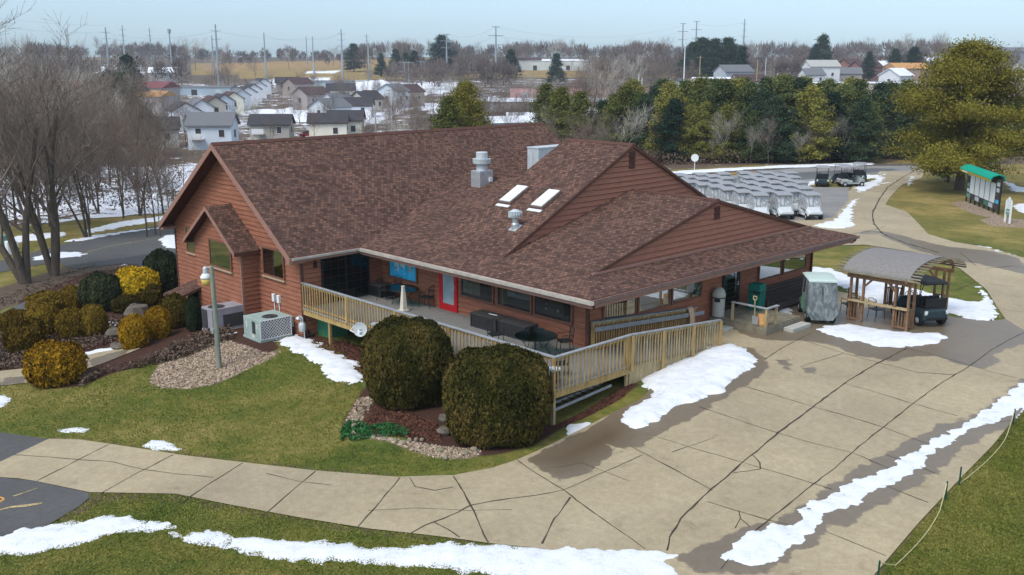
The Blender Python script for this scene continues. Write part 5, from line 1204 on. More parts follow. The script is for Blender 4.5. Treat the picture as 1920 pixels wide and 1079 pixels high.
        if cover == 'vinyl_dk':
            mb = MB(); mb.bar((-.945, 0, 1.70), (-1.05, 0, 1.3), .04, .02); mb.bar((-1.05, 0, 1.3), (-1.215, 0, .9), .04, .02); mb.bar((-1.215, 0, .9), (-1.29, 0, .25), .04, .02); lp(mb, 'zip', 'black', cvr)
        else:
            mb = MB()
            for s in (-.34, .34): mb.bar((.445, s, 1.68), (.57, s, 1.3), .02, .012); mb.bar((.57, s, 1.3), (.75, s, .7), .02, .012)
            mb.bar((.46, -.48, 1.66), (.46, .48, 1.66), .02, .05); lp(mb, 'seam', 'cartroof', cvr)
    return t
gz_ = H(1.5, 12)+.03
def cart_at(uv_rear, uv_front, off=0):
    a = G(*uv_rear); b = G(*uv_front); return a, b, math.atan2(b[1]-a[1], b[0]-a[0])
a, b, rz = cart_at((1513, 604), (1497, 581)); hd = np.array([math.cos(rz), math.sin(rz)]); sdv = np.array([math.sin(rz), -math.cos(rz)])
c = a[:2]+hd*.78+sdv*.50
make_cart('golf_cart', 'sage green golf cart under a smoky wrinkled rain cover parked beside the porch', None, 'cartgreen', 'greenroof', 'vinyl_dk', (c[0], c[1], H(*c)+.03), rz, True)
a, b, rz = cart_at((1722, 612), (1663, 587)); hd = np.array([math.cos(rz), math.sin(rz)]); sdv = np.array([math.sin(rz), -math.cos(rz)])
c = a[:2]+hd*.78+sdv*.50
make_cart('golf_cart', 'dark golf cart parked half under the arched pergola', None, 'cartdark', 'black', None, (c[0], c[1], H(*c)+.03), rz, True)
# open dark carts beyond the fleet
camr = lambda p: math.atan2(p[1]-CY, p[0]-CX)
dk = None
for i, (u, v, da, lb) in enumerate(((1547, 351, .05, 'dark open golf cart on the grass island, seen from behind, leftmost of the four'), (1585, 348, .5, 'dark open golf cart with a grey bag rack half behind the silver one'), (1601, 352, -1.1, 'silver open golf cart turned sideways in the middle of the four on the grass'), (1617, 343, -.12, 'dark open golf cart, rightmost of the four on the grass by the drive'))):
    p = G(u, v)+np.array([Fh[0], Fh[1], 0])*1.0
    make_cart('golf_cart', lb, 'open golf carts on the grass island', 'cartdark' if i != 2 else 'cartgrey', 'cartroof', None, (p[0], p[1], H(p[0], p[1])+.01), camr(p)+da, True)
# the covered fleet, parked in ranks facing the clubhouse
fleet = make_cart('covered_golf_cart', 'pale golf cart under clear rain cover in the parked fleet', 'covered golf carts parked in ranks behind the clubhouse', 'cartwhite', 'cartroof', 'vinyl', hood='cartwhite')
fsn = snap(fleet)
o0 = G(1523, 414)[:2]; back = Fh[:2]*.995+cR[:2]*(.10); leftv = -cR[:2]*1.0+Fh[:2]*.10
first = True; ncart = 0
for r_ in range(9):
    for c_ in range(12):
        jr = random.Random(r_*31+c_)
        p = o0+Fh[:2]*1.1+back*(r_*1.98)+leftv*(c_*1.82+(.9 if r_ % 2 else 0)-.15*r_)+np.array([jr.uniform(-.12, .12), jr.uniform(-.15, .15)])
        q = np.array([p[0], p[1], -.9])-C3; u = 960+FPX*(q@cR)/(q@cF)
        if u < 1255 or (r_ < 2 and u < 1370) or (r_ < 4 and u < 1320) or jr.random() < .05: continue
        if u > 1545 or (r_ >= 4 and u > 1530): continue
        ob = fleet if first else dup(fsn); first = False; ncart += 1
        ob.location = (p[0], p[1], H(*p)+.01); ob.rotation_euler = (0, 0, math.atan2(-back[1], -back[0])+.22+jr.uniform(-.13, .13))
# ------------------------------------------------------------------ pergola
pg = thing('pergola', (3.5, 15.4, -.5), 'brown wooden pergola with arched grey roof sheltering a dark golf cart', 'pergola')
pz = H(3.5, 15.4)+.0; A0 = PZ(1586, 603, pz); A1 = PZ(1703, 621, pz); A3 = PZ(1776, 593, pz)
x0, x1, y0, y1 = A0[0], A1[0], (A0[1]+A1[1])/2, A3[1]
ph = 2.02
def ppost(x, y, zt=None, w_=.09):
    mb = MB(); mb.mm((x-w_/2, y-w_/2, pz-.1), (x+w_/2, y+w_/2, pz+(zt or ph))); part(mb, 'post', 'pergola', pg)
for x in (x0, x0+.55, x1-.55, x1): ppost(x, y0); ppost(x, y1)
for x in (x0, x1): ppost(x, y0+.5); ppost(x, y1-.5)
mb = MB()
mb.mm((x0-.15, y0-.10, pz+ph-.16), (x1+.15, y0-.05, pz+ph)); mb.mm((x0-.15, y1+.05, pz+ph-.16), (x1+.15, y1+.10, pz+ph))
for s, yy in ((1, y0), (-1, y1)):
    for x, d_ in ((x0+.55, 1), (x1-.55, -1)): mb.bar((x, yy, pz+ph-.5), (x+.4*d_, yy, pz+ph-.08), .05, .08)
part(mb, 'beam', 'pergola', pg)
rise = .62; ym_ = (y0+y1)/2; hs_ = (y1-y0)/2+.35
arc = lambda t: (ym_-hs_*math.cos(t), pz+ph+.0+rise*math.sin(t)-.02)
for x in (x0, x1):
    mb = MB(); n = 14
    for i in range(n):
        a = arc(math.pi*i/n); b = arc(math.pi*(i+1)/n); mb.bar((x, a[0], a[1]), (x, b[0], b[1]), .05, .16)
    part(mb, 'arched_rafter', 'pergola', pg)
mb = MB()
for i in range(20):
    a = arc(math.pi*(i+.3)/19.6); mb.box(((x0+x1)/2, a[0], a[1]+.10), (x1-x0+1.05, .06, .035), rx=math.atan2(math.cos(math.pi*(i+.3)/19.6)*rise, math.sin(math.pi*(i+.3)/19.6)*hs_))
part(mb, 'batten', 'oldwood', pg)
mb = MB(); n = 16; vs = []
for i in range(n+1):
    a = arc(math.pi*(.0+.62*i/n)); vs += [(x0-.22, a[0], a[1]+.14), (x1+.12, a[0], a[1]+.14), (x1+.12, a[0], a[1]+.12), (x0-.22, a[0], a[1]+.12)]
mb.add(vs, [(i*4+j, i*4+(j+1) % 4, (i+1)*4+(j+1) % 4, (i+1)*4+j) for i in range(n) for j in range(4)]+[(3, 2, 1, 0), (n*4, n*4+1, n*4+2, n*4+3)]); part(mb, 'roofing', 'pergroof', pg)
def prail(xa, ya, xb, yb, k=5, ht=.86):
    mb = MB(); mb.bar((xa, ya, pz+ht), (xb, yb, pz+ht), .06, .05); mb.bar((xa, ya, pz+.14), (xb, yb, pz+.14), .05, .06)
    for i in range(k): t_ = (i+.7)/(k+.4); mb.mm((xa+(xb-xa)*t_-.02, ya+(yb-ya)*t_-.02, pz+.14), (xa+(xb-xa)*t_+.02, ya+(yb-ya)*t_+.02, pz+ht))
    part(mb, 'railing', 'pergola', pg)
prail(x0, y0, x0+.55, y0, 4); prail(x1-.55, y0, x1, y0, 4); prail(x1, y0, x1, y0+.5, 5); prail(x1, y1-.5, x1, y1, 3); prail(x0, y0, x0, y0+.5, 4); prail(x0, y1-.5, x0, y1, 3); prail(x0, y1, x0+.55, y1, 4); prail(x1-.55, y1, x1, y1, 4)
mb = MB(); mb.mm((x0-.05, y0-.14, pz+.88), (x1+.02, y0+.12, pz+.93)); part(mb, 'counter', 'lumber_pale', pg)
iron_chair(x0+.7, y0+1.0, 1.2, 'black iron chair behind the pergola counter', 'iron chairs at the pergola', pz+.02); iron_chair(x0+1.1, y1-.7, -1.8, 'iron chair at the back of the pergola in front of the snow', 'iron chairs at the pergola', pz+.02)
iron_chair(x0-.75, y0+1.9, .4, 'iron chair just left of the pergola beside the covered cart', 'iron chairs at the pergola', pz+.02); iron_chair(x0-.55, y0+1.0, 2.6, 'iron chair between the covered cart and the pergola railing', 'iron chairs at the pergola', pz+.02)
# ------------------------------------------------------------------ score board, small signs
a = G(1811, 378); b = G(1872, 403); dv = (b-a)[:2]; L = float(np.hypot(*dv)); rz = math.atan2(dv[1], dv[0])
t = thing('score_board', ((a[0]+b[0])/2, (a[1]+b[1])/2, min(a[2], b[2])), 'tall black score board with five white panels and a green awning', 'sign', None, rz)
def lp(mb, nm, mat, par=None, **k): o = mb.build(nm, M[mat], **k); o.parent = par or t; return o
hl = L/2; S = 1.0
for i in range(8): x = -hl+.04+(L-.08)*i/7; mb = MB(); mb.mm((x-.05, -.05, -.1), (x+.05, .05, .8 if 0 < i < 7 else 2.75)); lp(mb, 'post', 'black')
mb = MB(); mb.box((hl-.04, 0, 2.85), (.1, .1, .22), taper=.1); lp(mb, 'finial', 'black')
mb = MB(); mb.mm((-hl+.08, -.04, .38), (hl-.08, .04, 2.62)); lp(mb, 'backing', 'darkpanel')
w5 = (L-1.75)/5
for i in range(5): x = -hl+.80+i*w5+(w5*.04); mb = MB(); mb.mm((x, -.065, .82), (x+w5*.86, -.045, 2.28)); lp(mb, 'score_sheet', 'board')
for i in range(7): x = -hl+.15+i*(L-.3)/7; mb = MB(); mb.mm((x, -.06, .42), (x+(L-.3)/7*.86, -.045, .74)); lp(mb, 'advert', rng.choice([M['bell'], M['darkpanel'], M['lightmetal'], M['dkgrey']]) and ['bell', 'darkpanel', 'lightmetal', 'dkgrey', 'transf', 'lightmetal', 'darkpanel'][i])
for x, lst in ((-hl+.14, ['lightmetal', 'bell', 'dkgrey', 'cartgrey']), (hl-.80, ['posterblue', 'darkpanel', 'lightmetal', 'lightmetal'])):
    for k, m_ in enumerate(lst): mb = MB(); mb.mm((x, -.06, .86+k*.42), (x+.60, -.045, 1.14+k*.42)); lp(mb, 'advert', m_)
mb = MB()
aw = [(-.55, 2.62), (-.62, 2.78), (-.40, 3.0), (0, 3.12), (.40, 3.0), (.50, 2.62), (.42, 2.62), (.36, 2.92), (0, 3.04), (-.38, 2.92), (-.52, 2.75), (-.50, 2.62)]
mb.prism([(p_[0]-.05, p_[1]-.12) for p_ in aw], 'x', -hl-.1, hl-.55); awn = lp(mb, 'awning', 'awning')
mb = MB(); mb.mm((-hl-.1, -.65, 2.46), (hl-.55, -.63, 2.62)); lp(mb, 'valance', 'awnedge', awn); mb = MB(); mb.mm((-hl+.5, -.66, 2.47), (-hl+1.8, -.655, 2.60)); lp(mb, 'valance_print', 'cream', awn)
g = G(1888, 418); t = thing('course_sign', g, 'small white and green information sign on two white legs beyond the score board', 'sign', None, rz+.1)
mb = MB(); mb.mm((-.38, -.02, .95), (.38, .03, 1.6)); mb.box((0, 0, 1.68), (.4, .05, .2), taper=.5); lp(mb, 'board', 'board', t); mb = MB(); mb.mm((-.38, -.03, .58), (.38, .02, .92)); lp(mb, 'plate', 'bell', t)
for s in (-.36, .36): mb = MB(); mb.mm((s-.06, -.05, -.1), (s+.06, .05, 1.5)); lp(mb, 'leg', 'white', t)
mb = MB(); mb.box((.05, -.035, .78), (.5, .006, .05)); lp(mb, 'print', 'white', t)
g = G(1856, 336); t = thing('course_bell', g, 'verdigris bell hanging in a dark hoop behind the green awning', 'bell')
mb = MB(); mb.tube([(.35*math.cos(a_*math.pi/10)*1.0, 0, 1.7+1.0*math.sin(a_*math.pi/10)) for a_ in range(11)], .04, 8); mb.tube([(-.35, 0, 0), (-.35, 0, 1.7)], .045, 8); mb.tube([(.35, 0, 0), (.35, 0, 1.7)], .045, 8); lp(mb, 'frame', 'black', t)
mb = MB(); mb.lathe((0, 0, 1.55), [(.26, 0), (.22, .12), (.16, .5), (.08, .68), (.02, .72)], 16); lp(mb, 'bell', 'bell', t)
g = G(1302, 322); t = thing('round_sign', g, 'small round white sign on a thin post at the edge of the pines', 'sign'); mb = MB(); mb.tube([(0, 0, 0), (0, 0, 1.3)], .03, 6); lp(mb, 'post', 'white', t)
mb = MB(); v = [(Vector((math.cos(k*.3927)*.42*cR[0], math.cos(k*.3927)*.42*cR[1], 1.5+.42*math.sin(k*.3927)))) for k in range(16)]; off = Vector((Fh[0]*.04, Fh[1]*.04, 0)); mb.add(v+[p+off for p in v], [tuple(range(16)), tuple(range(31, 15, -1))]+[(i, (i+1) % 16, (i+1) % 16+16, i+16) for i in range(16)]); lp(mb, 'disc', 'board', t)
for u, v, s, m_, lb in ((22, 476, .6, 'white', 'white utility box at the road edge behind the left tree'), (10, 470, .75, 'bell', 'pale green utility box beside the white one at the far left')):
    g = G(u, v); t = thing('utility_box', g, lb, 'utility box', 'utility boxes by the road'); mb = MB(); mb.mm((-.5*s, -.3, -.1), (.5*s, .4, 1.5*s)); lp(mb, 'cabinet', m_, t, bevel=.03); mb = MB(); mb.mm((-.4*s, -.32, .2), (.4*s, -.302, 1.3*s)); lp(mb, 'door', m_, t)
# stakes and rope
st = [(1899, 797), (1798, 910), (1772, 938), (1645, 1092)]
SP = [G(*p) for p in st]
for (p, lb) in zip(SP, ('thin dark green stake at the far end of the straw rope by the snow', 'thin dark green stake, the farther of the close pair on the lawn edge', 'thin dark green stake, the nearer of the close pair on the lawn edge', 'thin dark green stake at the bottom edge of the lawn')):
    mb = MB(); mb.tube([(0, 0, -.1), (.01, 0, .50), (.01, 0, .52)], [.022, .022, .012], 8); o = mb.build('rope_stake', M['teal']); o.location = p; tag(o, lb, 'stake', 'green stakes along the lawn')
for a, b, s_, lb in ((SP[0], SP[1], .55, 'straw coloured rope sagging from the far stake to the lawn'), (SP[2], SP[3], .8, 'straw coloured rope sagging on the lawn from the near stakes')):
    pts = []
    for k in range(19):
        t_ = k/18; p = a+(b-a)*t_; sag = math.sin(math.pi*t_)
        q_ = p[:2]+np.array([.7, .7])*.22*sag; z = max(H(*q_)+.03, (a[2]+.47)*(1-t_)+(b[2]+.47)*t_-sag*s_*1.1)
        if s_ < .6 and t_ > .72: z = H(*q_)+.03
        pts.append((q_[0], q_[1], z))
    mb = MB(); mb.tube(pts, .011, 5); tag(mb.build('rope', M['rope']), lb, 'rope', 'ropes along the lawn')
# ------------------------------------------------------------------ vegetation
def quads_mesh(name, C, A, B, mat):
    """N leaf quads with centres C and half-axes A, B (numpy)"""
    n = len(C); V = np.stack([C-A-B*.6, C+A-B*.6, C+A*.35+B, C-A*.35+B], 1).reshape(-1, 3)
    me = bpy.data.meshes.new(name); me.vertices.add(4*n); me.vertices.foreach_set('co', V.ravel().astype(np.float32))
    me.loops.add(4*n); me.loops.foreach_set('vertex_index', np.arange(4*n, dtype=np.int32))
    me.polygons.add(n); me.polygons.foreach_set('loop_start', np.arange(0, 4*n, 4, dtype=np.int32)); me.polygons.foreach_set('loop_total', np.full(n, 4, np.int32))
    me.update(calc_edges=True); me.materials.append(mat); return me
def randunit(r, n):
    v = r.normal(size=(n, 3)); return v/np.linalg.norm(v, axis=1)[:, None]
def leaves(name, C, Nn, size, mat, r, droop=.5):
    """leaf quads whose faces roughly follow the directions Nn"""
    n = len(C); up = randunit(r, n)*droop+Nn; up /= np.linalg.norm(up, axis=1)[:, None]
    t = np.cross(up, randunit(r, n)); t /= np.linalg.norm(t, axis=1)[:, None]+1e-9; b = np.cross(up, t)
    s = (size*r.uniform(.6, 1.35, n))[:, None]
    return quads_mesh(name, C, t*s*.55, b*s, mat)
def shrub_mesh(seed, mat, flat=.0, n=5200, size=.055, lump=.10, sq=2.6):
    """unit shrub: radius 1 in x, y and 0..1 in z; clipped ball with uneven surface"""
    r = np.random.default_rng(seed); d = randunit(r, n); d[:, 2] = np.where(d[:, 2] < -.55, -d[:, 2]*.8, d[:, 2]); d /= np.linalg.norm(d, axis=1)[:, None]
    q = (np.abs(d)**sq).sum(1)**(-1/sq)
    nz = np.array([mnoise.fractal(Vector((v[0]*2.4+seed, v[1]*2.4, v[2]*2.4)), 1, 2, 3) for v in d])
    nf = np.array([mnoise.noise(Vector((v[0]*9+seed, v[1]*9, v[2]*9))) for v in d])
    R0 = q*(1+lump*nz+.045*nf); dep = 1-.10*r.random(n)**2
    C = d*(R0*dep)[:, None]*.965; C[:, 2] = (C[:, 2]*.62+.42); C[:, :2] *= (1-.30*np.clip(.5-C[:, 2], 0, .5))[:, None]; C[:, 2] = np.maximum(C[:, 2], .01)
    me = leaves('shrub_leaves', C, d, size, mat, r, .9)
    return me
def shrub_core(seed, lump=.10, sq=2.6):
    mb = MB(); k, m = 26, 14; vs = []
    for i in range(m+1):
        ph = math.pi*i/m
        for j in range(k):
            t = 2*math.pi*j/k; d = Vector((math.sin(ph)*math.cos(t), math.sin(ph)*math.sin(t), math.cos(ph)))
            q = (abs(d.x)**sq+abs(d.y)**sq+abs(d.z)**sq)**(-1/sq); nz = mnoise.fractal(Vector((d.x*2.4+seed, d.y*2.4, d.z*2.4)), 1, 2, 3)
            p = d*q*(1+lump*nz)*.87; zz = max(p.z*.62+.42, 0); kk = 1-.30*max(0, .5-zz); vs.append((p.x*kk, p.y*kk, zz))
    mb.add(vs, [(i*k+j, (i+1)*k+j, (i+1)*k+(j+1) % k, i*k+(j+1) % k) for i in range(m) for j in range(k)])
    return mb
def shrub(u0, u1, vt, vb, mat, label, group, name='clipped_shrub', seed=0, n=5200, size=.05, cache={}, sq=2.6, lump=.1, hk=1.0):
    g = G((u0+u1)/2, vb); dd = np.linalg.norm(g-C3); r = (u1-u0)/2*dd/FPX
    w = np.array([g[0]-CX, g[1]-CY]); w /= np.linalg.norm(w); p = g[:2]+w*r*.72
    z = H(*p); r *= 1.05 if name == 'clipped_shrub' and u1-u0 < 150 else 1
    # height from the top row: top edge seen at the crown
    q = _ray((u0+u1)/2, vt); tt = (np.array([p[0]-CX, p[1]-CY])@w-0.15*r)/(q[:2]@w); h = max(.4, (CZ+tt*q[2]-z)*hk)
    key = (mat, seed, n)
    if key not in cache: cache[key] = (shrub_mesh(seed, M[mat], n=n, size=size, sq=sq, lump=lump), None)
    t = thing(name, (p[0], p[1], z-.02), label, 'shrub', group)
    o = bpy.data.objects.new('foliage', cache[key][0]); col.objects.link(o); o.parent = t; o.scale = (r, r, h); o.rotation_euler = (0, 0, seed*1.3+u0)
    ck = ('core', seed)
    if ck not in cache:
        cm = shrub_core(seed, lump, sq); cache[ck] = cm
        oc = cm.build('inner_branches', M['brushcore'], t, smooth=True); cache[ck] = oc.data
    else: oc = bpy.data.objects.new('inner_branches', cache[ck]); col.objects.link(oc); oc.parent = t
    oc.scale = (r, r, h); oc.rotation_euler = o.rotation_euler
    return t
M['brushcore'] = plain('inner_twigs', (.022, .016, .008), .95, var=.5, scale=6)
shrub(680, 853, 608, 771, 'yew', 'large round dark clipped shrub in front of the deck, the farther and left', 'big clipped shrubs', seed=1, n=34000, size=.026, lump=.07, sq=2.95)
shrub(826, 1040, 666, 843, 'yew', 'large round dark clipped shrub nearest the path, right', 'big clipped shrubs', seed=2, n=36000, size=.025, lump=.075, sq=2.9)
SH = [(60,155,647,726,'gold','golden brown shrub alone at the front edge of the bed, nearest the lawn'),(18,84,600,665,'brass','brown green shrub third from the left frame edge, front row of the bed'),(4,58,584,626,'brass','low brown shrub at the left frame edge of the bed'),
 (56,112,574,634,'brass','brown green shrub in the left clump, between the upper and the low one'),(112,162,581,641,'brass','brown shrub, left half of the joined pair in the middle of the bed'),(154,200,575,636,'brass','brown shrub, right half of the joined pair in the middle of the bed'),
 (229,278,595,655,'gold','bright golden shrub at the front right of the bed beside the wood chips'),(274,320,580,636,'gold','bright golden shrub behind the front right golden one'),(304,358,556,617,'olive','olive brown shrub just left of the air conditioners, before the dark one'),
 (57,121,550,588,'brass','brown shrub at the back left of the bed by the asphalt path'),(118,165,538,581,'brass','brown shrub in the back row beside the dark green one'),(159,206,541,582,'brass','brown shrub in front of the dark green one'),
 (160,226,516,586,'darkgreen','low dark green shrub behind the brown shrubs'),(218,296,505,577,'yellowleaf','bright yellow topped shrub in the middle of the bed'),(213,262,556,588,'olive','small olive shrub at the foot of the bright yellow one'),
 (276,345,476,560,'darkgreen','tall dark green shrub against the left corner of the clubhouse'),(258,304,534,578,'olive','olive shrub between the yellow and the tall dark green one'),(362,438,526,596,'darkgreen','dark green shrub behind the grey air conditioner under the bay window'),
 (334,366,542,577,'orangeleaf','small orange leaved shrub beside the low canopy'),(350,380,560,622,'darkgreen','dark green shrub touching the left side of the grey air conditioner'),(283,318,470,520,'darkgreen','dark green shrub top behind the tall one by the wall')]
for i, (a, b, c, d, m_, lb) in enumerate(SH):
    shrub(a, b, c, d, m_, lb, 'clipped shrubs in the bed left of the clubhouse', seed=3+i % 4, n=6500, size=.055, lump=.14, sq=2.5)
# stones
def stone(u, v, w, h, label, mat='stone', grp='stones edging the shrub bed', seed=0):
    g = G(u, v); k = np.linalg.norm(g-C3)/FPX; rg = random.Random(seed); mb = MB(); W2 = w*k/2; H2 = h*k
    mb.ball((0, 0, 0), 1, 8, sz=1.0, jit=.13, rg=rg); mb.v = [(a*W2*1.05, b*W2*.8, (max(c, -.6)*.6+.38)*H2) for a, b, c in mb.v]
    o = mb.build('stone', M[mat], bevel=.01); o.location = g; o.rotation_euler = (0, 0, rg.uniform(0, 3)); tag(o, label, 'stone', grp)
ST = [(833,792,24,18,'stone_dk','flat dark boulder, the upper of two between the big shrubs'),(834,814,34,16,'stone_dk','flat dark boulder, the lower of two between the big shrubs'),(866,832,16,14,'stone','pale upright stone at the left foot of the nearer big shrub'),(889,845,18,8,'stone','flat pale stone below the nearer big shrub'),
 (871,853,15,9,'stone','rounded pale stone in the wood chips under the nearer big shrub'),(836,862,12,9,'stone','pale stone at the tip of the wood chip strip'),(825,846,18,7,'stone','long slanting pale stone in the wood chips'),(899,842,6,9,'stone','small sharp stone beside the flat one under the nearer big shrub')]
for i, (u, v, w_, h_, m_, lb) in enumerate(ST): stone(u, v, w_, h_, lb, m_, seed=i)
for i, (u, v, w_, h_) in enumerate([(664,802,12,9),(668,792,13,7),(663,815,9,7),(668,780,12,6),(676,770,13,7),(690,763,12,8),(756,833,13,8),(768,829,10,9),(780,828,10,8),(791,827,10,6),(740,828,10,6),(720,826,14,5),(852,855,8,5),(800,836,8,5),(700,822,12,5)]):
    stone(u, v, w_, h_, 'small rough edging stone in the curved row round the big shrubs', 'stone', 'small edging stones', 50+i)
for i, (u, v, w_, h_, lb) in enumerate([(258,600,48,30,'large mossy boulder among the shrubs left of the golden ones'),(215,634,30,20,'mossy boulder in front of the joined brown shrubs'),(222,654,34,12,'low mossy rock beside the left golden shrub')]): stone(u, v, w_, h_, lb, 'stone_dk', 'boulders in the left bed', 80+i)
# low ground cover round the beds: stuff
def scatter(name, polys, n, size, mat, h=.12, seed=0, kind='stuff', lift=0):
    r = np.random.default_rng(seed); C = []
    for p in polys:
        P = np.array(GP(p)); a = P.min(0); b = P.max(0); Q = r.uniform(a, b, (n*3, 2)); Q = Q[sdf(Q, P) > 0][:n]; C.append(Q)
    C = np.vstack(C); Z = HN(C)+lift+r.random(len(C))*h
    me = leaves(name, np.column_stack([C, Z]), np.tile([0, 0, 1.0], (len(C), 1)), size, mat, r, 1.2)
    o = bpy.data.objects.new(name, me); col.objects.link(o); return tag(o, kind=kind)
scatter('ground_ivy', [[(645,800),(670,790),(690,800),(730,795),(760,806),(770,818),(740,820),(700,822),(660,830),(648,820)], [(640,830),(660,800),(655,790),(640,810)]], 1500, .05, M['ivy'], .10, 1)
scatter('dry_brush_cover', [[(150,730),(200,700),(270,690),(340,675),(400,650),(440,635),(430,620),(390,625),(330,650),(250,690),(190,700),(150,715)], [(60,660),(140,600),(230,600),(240,640),(150,662)], [(-40,640),(20,620),(60,660),(40,690),(-40,700)]], 2600, .07, M['brushm'], .28, 2)
scatter('leaf_litter', [[(-60,600),(100,545),(250,510),(320,490),(250,500),(120,520),(0,560),(-60,580)], [(0,560),(90,525),(190,495),(160,505),(60,535)]], 1800, .06, M['brushm'], .12, 3)
scatter('mulch_shreds', [[(560,640),(650,640),(700,665),(740,690),(690,720),(660,690),(600,655)], [(1040,800),(1190,716),(1170,745),(1060,800)], [(660,760),(760,770),(830,800),(830,830),(700,815)]], 2600, .045, plain('red_mulch', (.13, .055, .035), .95, var=.5, scale=12), .03, 4)
scatter('wood_chips', [PX['chip'][0], PX['chip'][1]], 3800, .05, plain('pale_chips', (.46, .36, .26), .9, var=.45, scale=15), .03, 5)

# short turf blades over the near lawns: stuff
def turf(name, poly, n, seed, size=.024):
    r = np.random.default_rng(seed); P = np.array(GP(poly)); a = P.min(0); b = P.max(0); Q = r.uniform(a, b, (n*3, 2)); m = sdf(Q, P) > .02; Q = Q[m][:n]
    bad = np.maximum.reduce([usdf(Q, WP['conc']), usdf(Q, WP['mulch']), usdf(Q, WP['chip']), usdf(Q, WP['asph_low']), usdf(Q, WP['drive'])]); Q = Q[bad < .0]
    Z = HN(Q)+.012+r.random(len(Q))*.012
    me = leaves(name, np.column_stack([Q, Z]), randunit(r, len(Q))*np.array([1, 1, .7])+np.array([0, 0, .25]), size, M['turfm'], r, .3); o = bpy.data.objects.new(name, me); col.objects.link(o); return tag(o, kind='stuff')
M['turfm'] = leafmat('turf_blades', (.078, .106, .018), (.185, .190, .038), (.32, .265, .085), .5, .85, .35)
turf('grass_blades', [(-40,690),(260,680),(480,650),(640,650),(690,740),(650,830),(960,875),(740,895),(430,870),(200,832),(90,822),(-40,806)], 50000, 31)
turf('grass_blades', [(20,1025),(168,926),(330,922),(430,944),(560,968),(690,989),(800,1001),(1020,1028),(1180,1085),(1100,1100),(0,1100),(-30,1030)], 34000, 32)
turf('grass_blades', [(1930,760),(1860,835),(1720,985),(1640,1085),(1990,1100),(2060,900)], 34000, 33)
# trees ------------------------------------------------------------
def bare_mesh(seed, stems, levels=5, kids_=(4, 4, 4, 4), spread=.75, r0=.16, hgt=10, thin=.010, up=.25, crown0=.35, side=3):
    """returns (trunk MB, crown MB); stems = list of (lean x, lean y, height factor)"""
    rg = random.Random(seed); tr = MB(); cr = MB()
    def branch(p, d, L, r, lev):
        n = 5 if lev == 0 else (4 if lev == 1 else 3)
        pts = [p.copy()]; rad = [r]; q = p.copy(); dd = d.copy()
        for i in range(n):
            dd = (dd+Vector((rg.uniform(-1, 1), rg.uniform(-1, 1), rg.uniform(-.5, 1)))*(.10 if lev == 0 else .22)+Vector((0, 0, up*.12*(lev > 0)))).normalized()
            q = q+dd*(L/n); pts.append(q.copy()); rad.append(max(thin*.7, r*(1-(i+1)/n*(.62 if lev < 2 else .75))))
        (tr if lev == 0 else cr).tube(pts, rad, 8 if lev == 0 else (5 if lev == 1 else side), cap=False)
        if lev >= levels: return
        k = kids_[min(lev, len(kids_)-1)]
        for j in range(k):
            t = (crown0 if lev == 0 else .25)+(1-(crown0 if lev == 0 else .25))*(j+rg.uniform(.2, .9))/k
            t = min(t, .98); i = min(int(t*n), n-1); f = t*n-i; b = pts[i].lerp(pts[i+1], f); br = rad[i]*(1-f)+rad[i+1]*f
            ax = (pts[i+1]-pts[i]).normalized(); az = rg.uniform(0, 2*math.pi); o1 = ax.orthogonal().normalized(); o2 = ax.cross(o1)
            a = rg.uniform(.45, 1.0)*spread*(1.15 if lev == 0 else 1)
            nd = (ax*math.cos(a)+(o1*math.cos(az)+o2*math.sin(az))*math.sin(a)+Vector((0, 0, up))).normalized()
            branch(b, nd, L*rg.uniform(.42, .68)*(1-.25*t if lev == 0 else 1), max(thin, br*rg.uniform(.34, .56)), lev+1)
    for lx, ly, hf in stems:
        branch(Vector((lx*.25, ly*.25, -.15)), Vector((lx, ly, 1)).normalized(), hgt*hf*.82, r0*(.7+.3*hf), 0)
    return tr, cr
def tree_proto(name, seed, stems, mt, mc, label, cat, group, **k):
    tr, cr = bare_mesh(seed, stems, **k); t = thing(name, (0, 0, 0), label, cat, group)
    tr.build('trunk', M[mt], t, smooth=True); cr.build('crown', M[mc], t); TH[t.name] = max(v[2] for v in cr.v); return t
TH = {}
def place(t, p, rz, s, label=None, group=None, sz=None):
    t.location = [float(c) for c in p]; t.rotation_euler = (0, 0, rz); t.scale = (s, s, sz or s)
    if label: t['label'] = label
    if group: t['group'] = group
    return t
# the two multi-stemmed trees at the left
Lv = lambda a, b: (cR[0]*a+Fh[0]*b, cR[1]*a+Fh[1]*b)
t = tree_proto('bare_tree', 11, [(*Lv(-.62, .1), .95), (*Lv(-.10, -.05), 1.15), (*Lv(.07, .1), 1.1)], 'bark', 'twig', 'big bare three-stemmed tree nearest the left frame edge with one stem leaning left', 'tree', 'large bare trees by the left drive', hgt=11.5, r0=.27, levels=4, kids_=(8, 5, 5, 3), spread=.9, thin=.011, crown0=.30, up=.12)
place(t, G(50, 532), 0, .90)
t = tree_proto('bare_tree', 23, [(*Lv(-.42, .05), .9), (*Lv(-.26, .15), .85), (*Lv(.03, .0), 1.2), (*Lv(.20, -.05), 1.0)], 'bark', 'twig', 'big bare four-stemmed tree beside the asphalt bay with slanting left stems', 'tree', 'large bare trees by the left drive', hgt=11.5, r0=.26, levels=4, kids_=(7, 5, 5, 3), spread=.9, thin=.011, crown0=.30, up=.12)
place(t, G(103, 517), 0, .88)
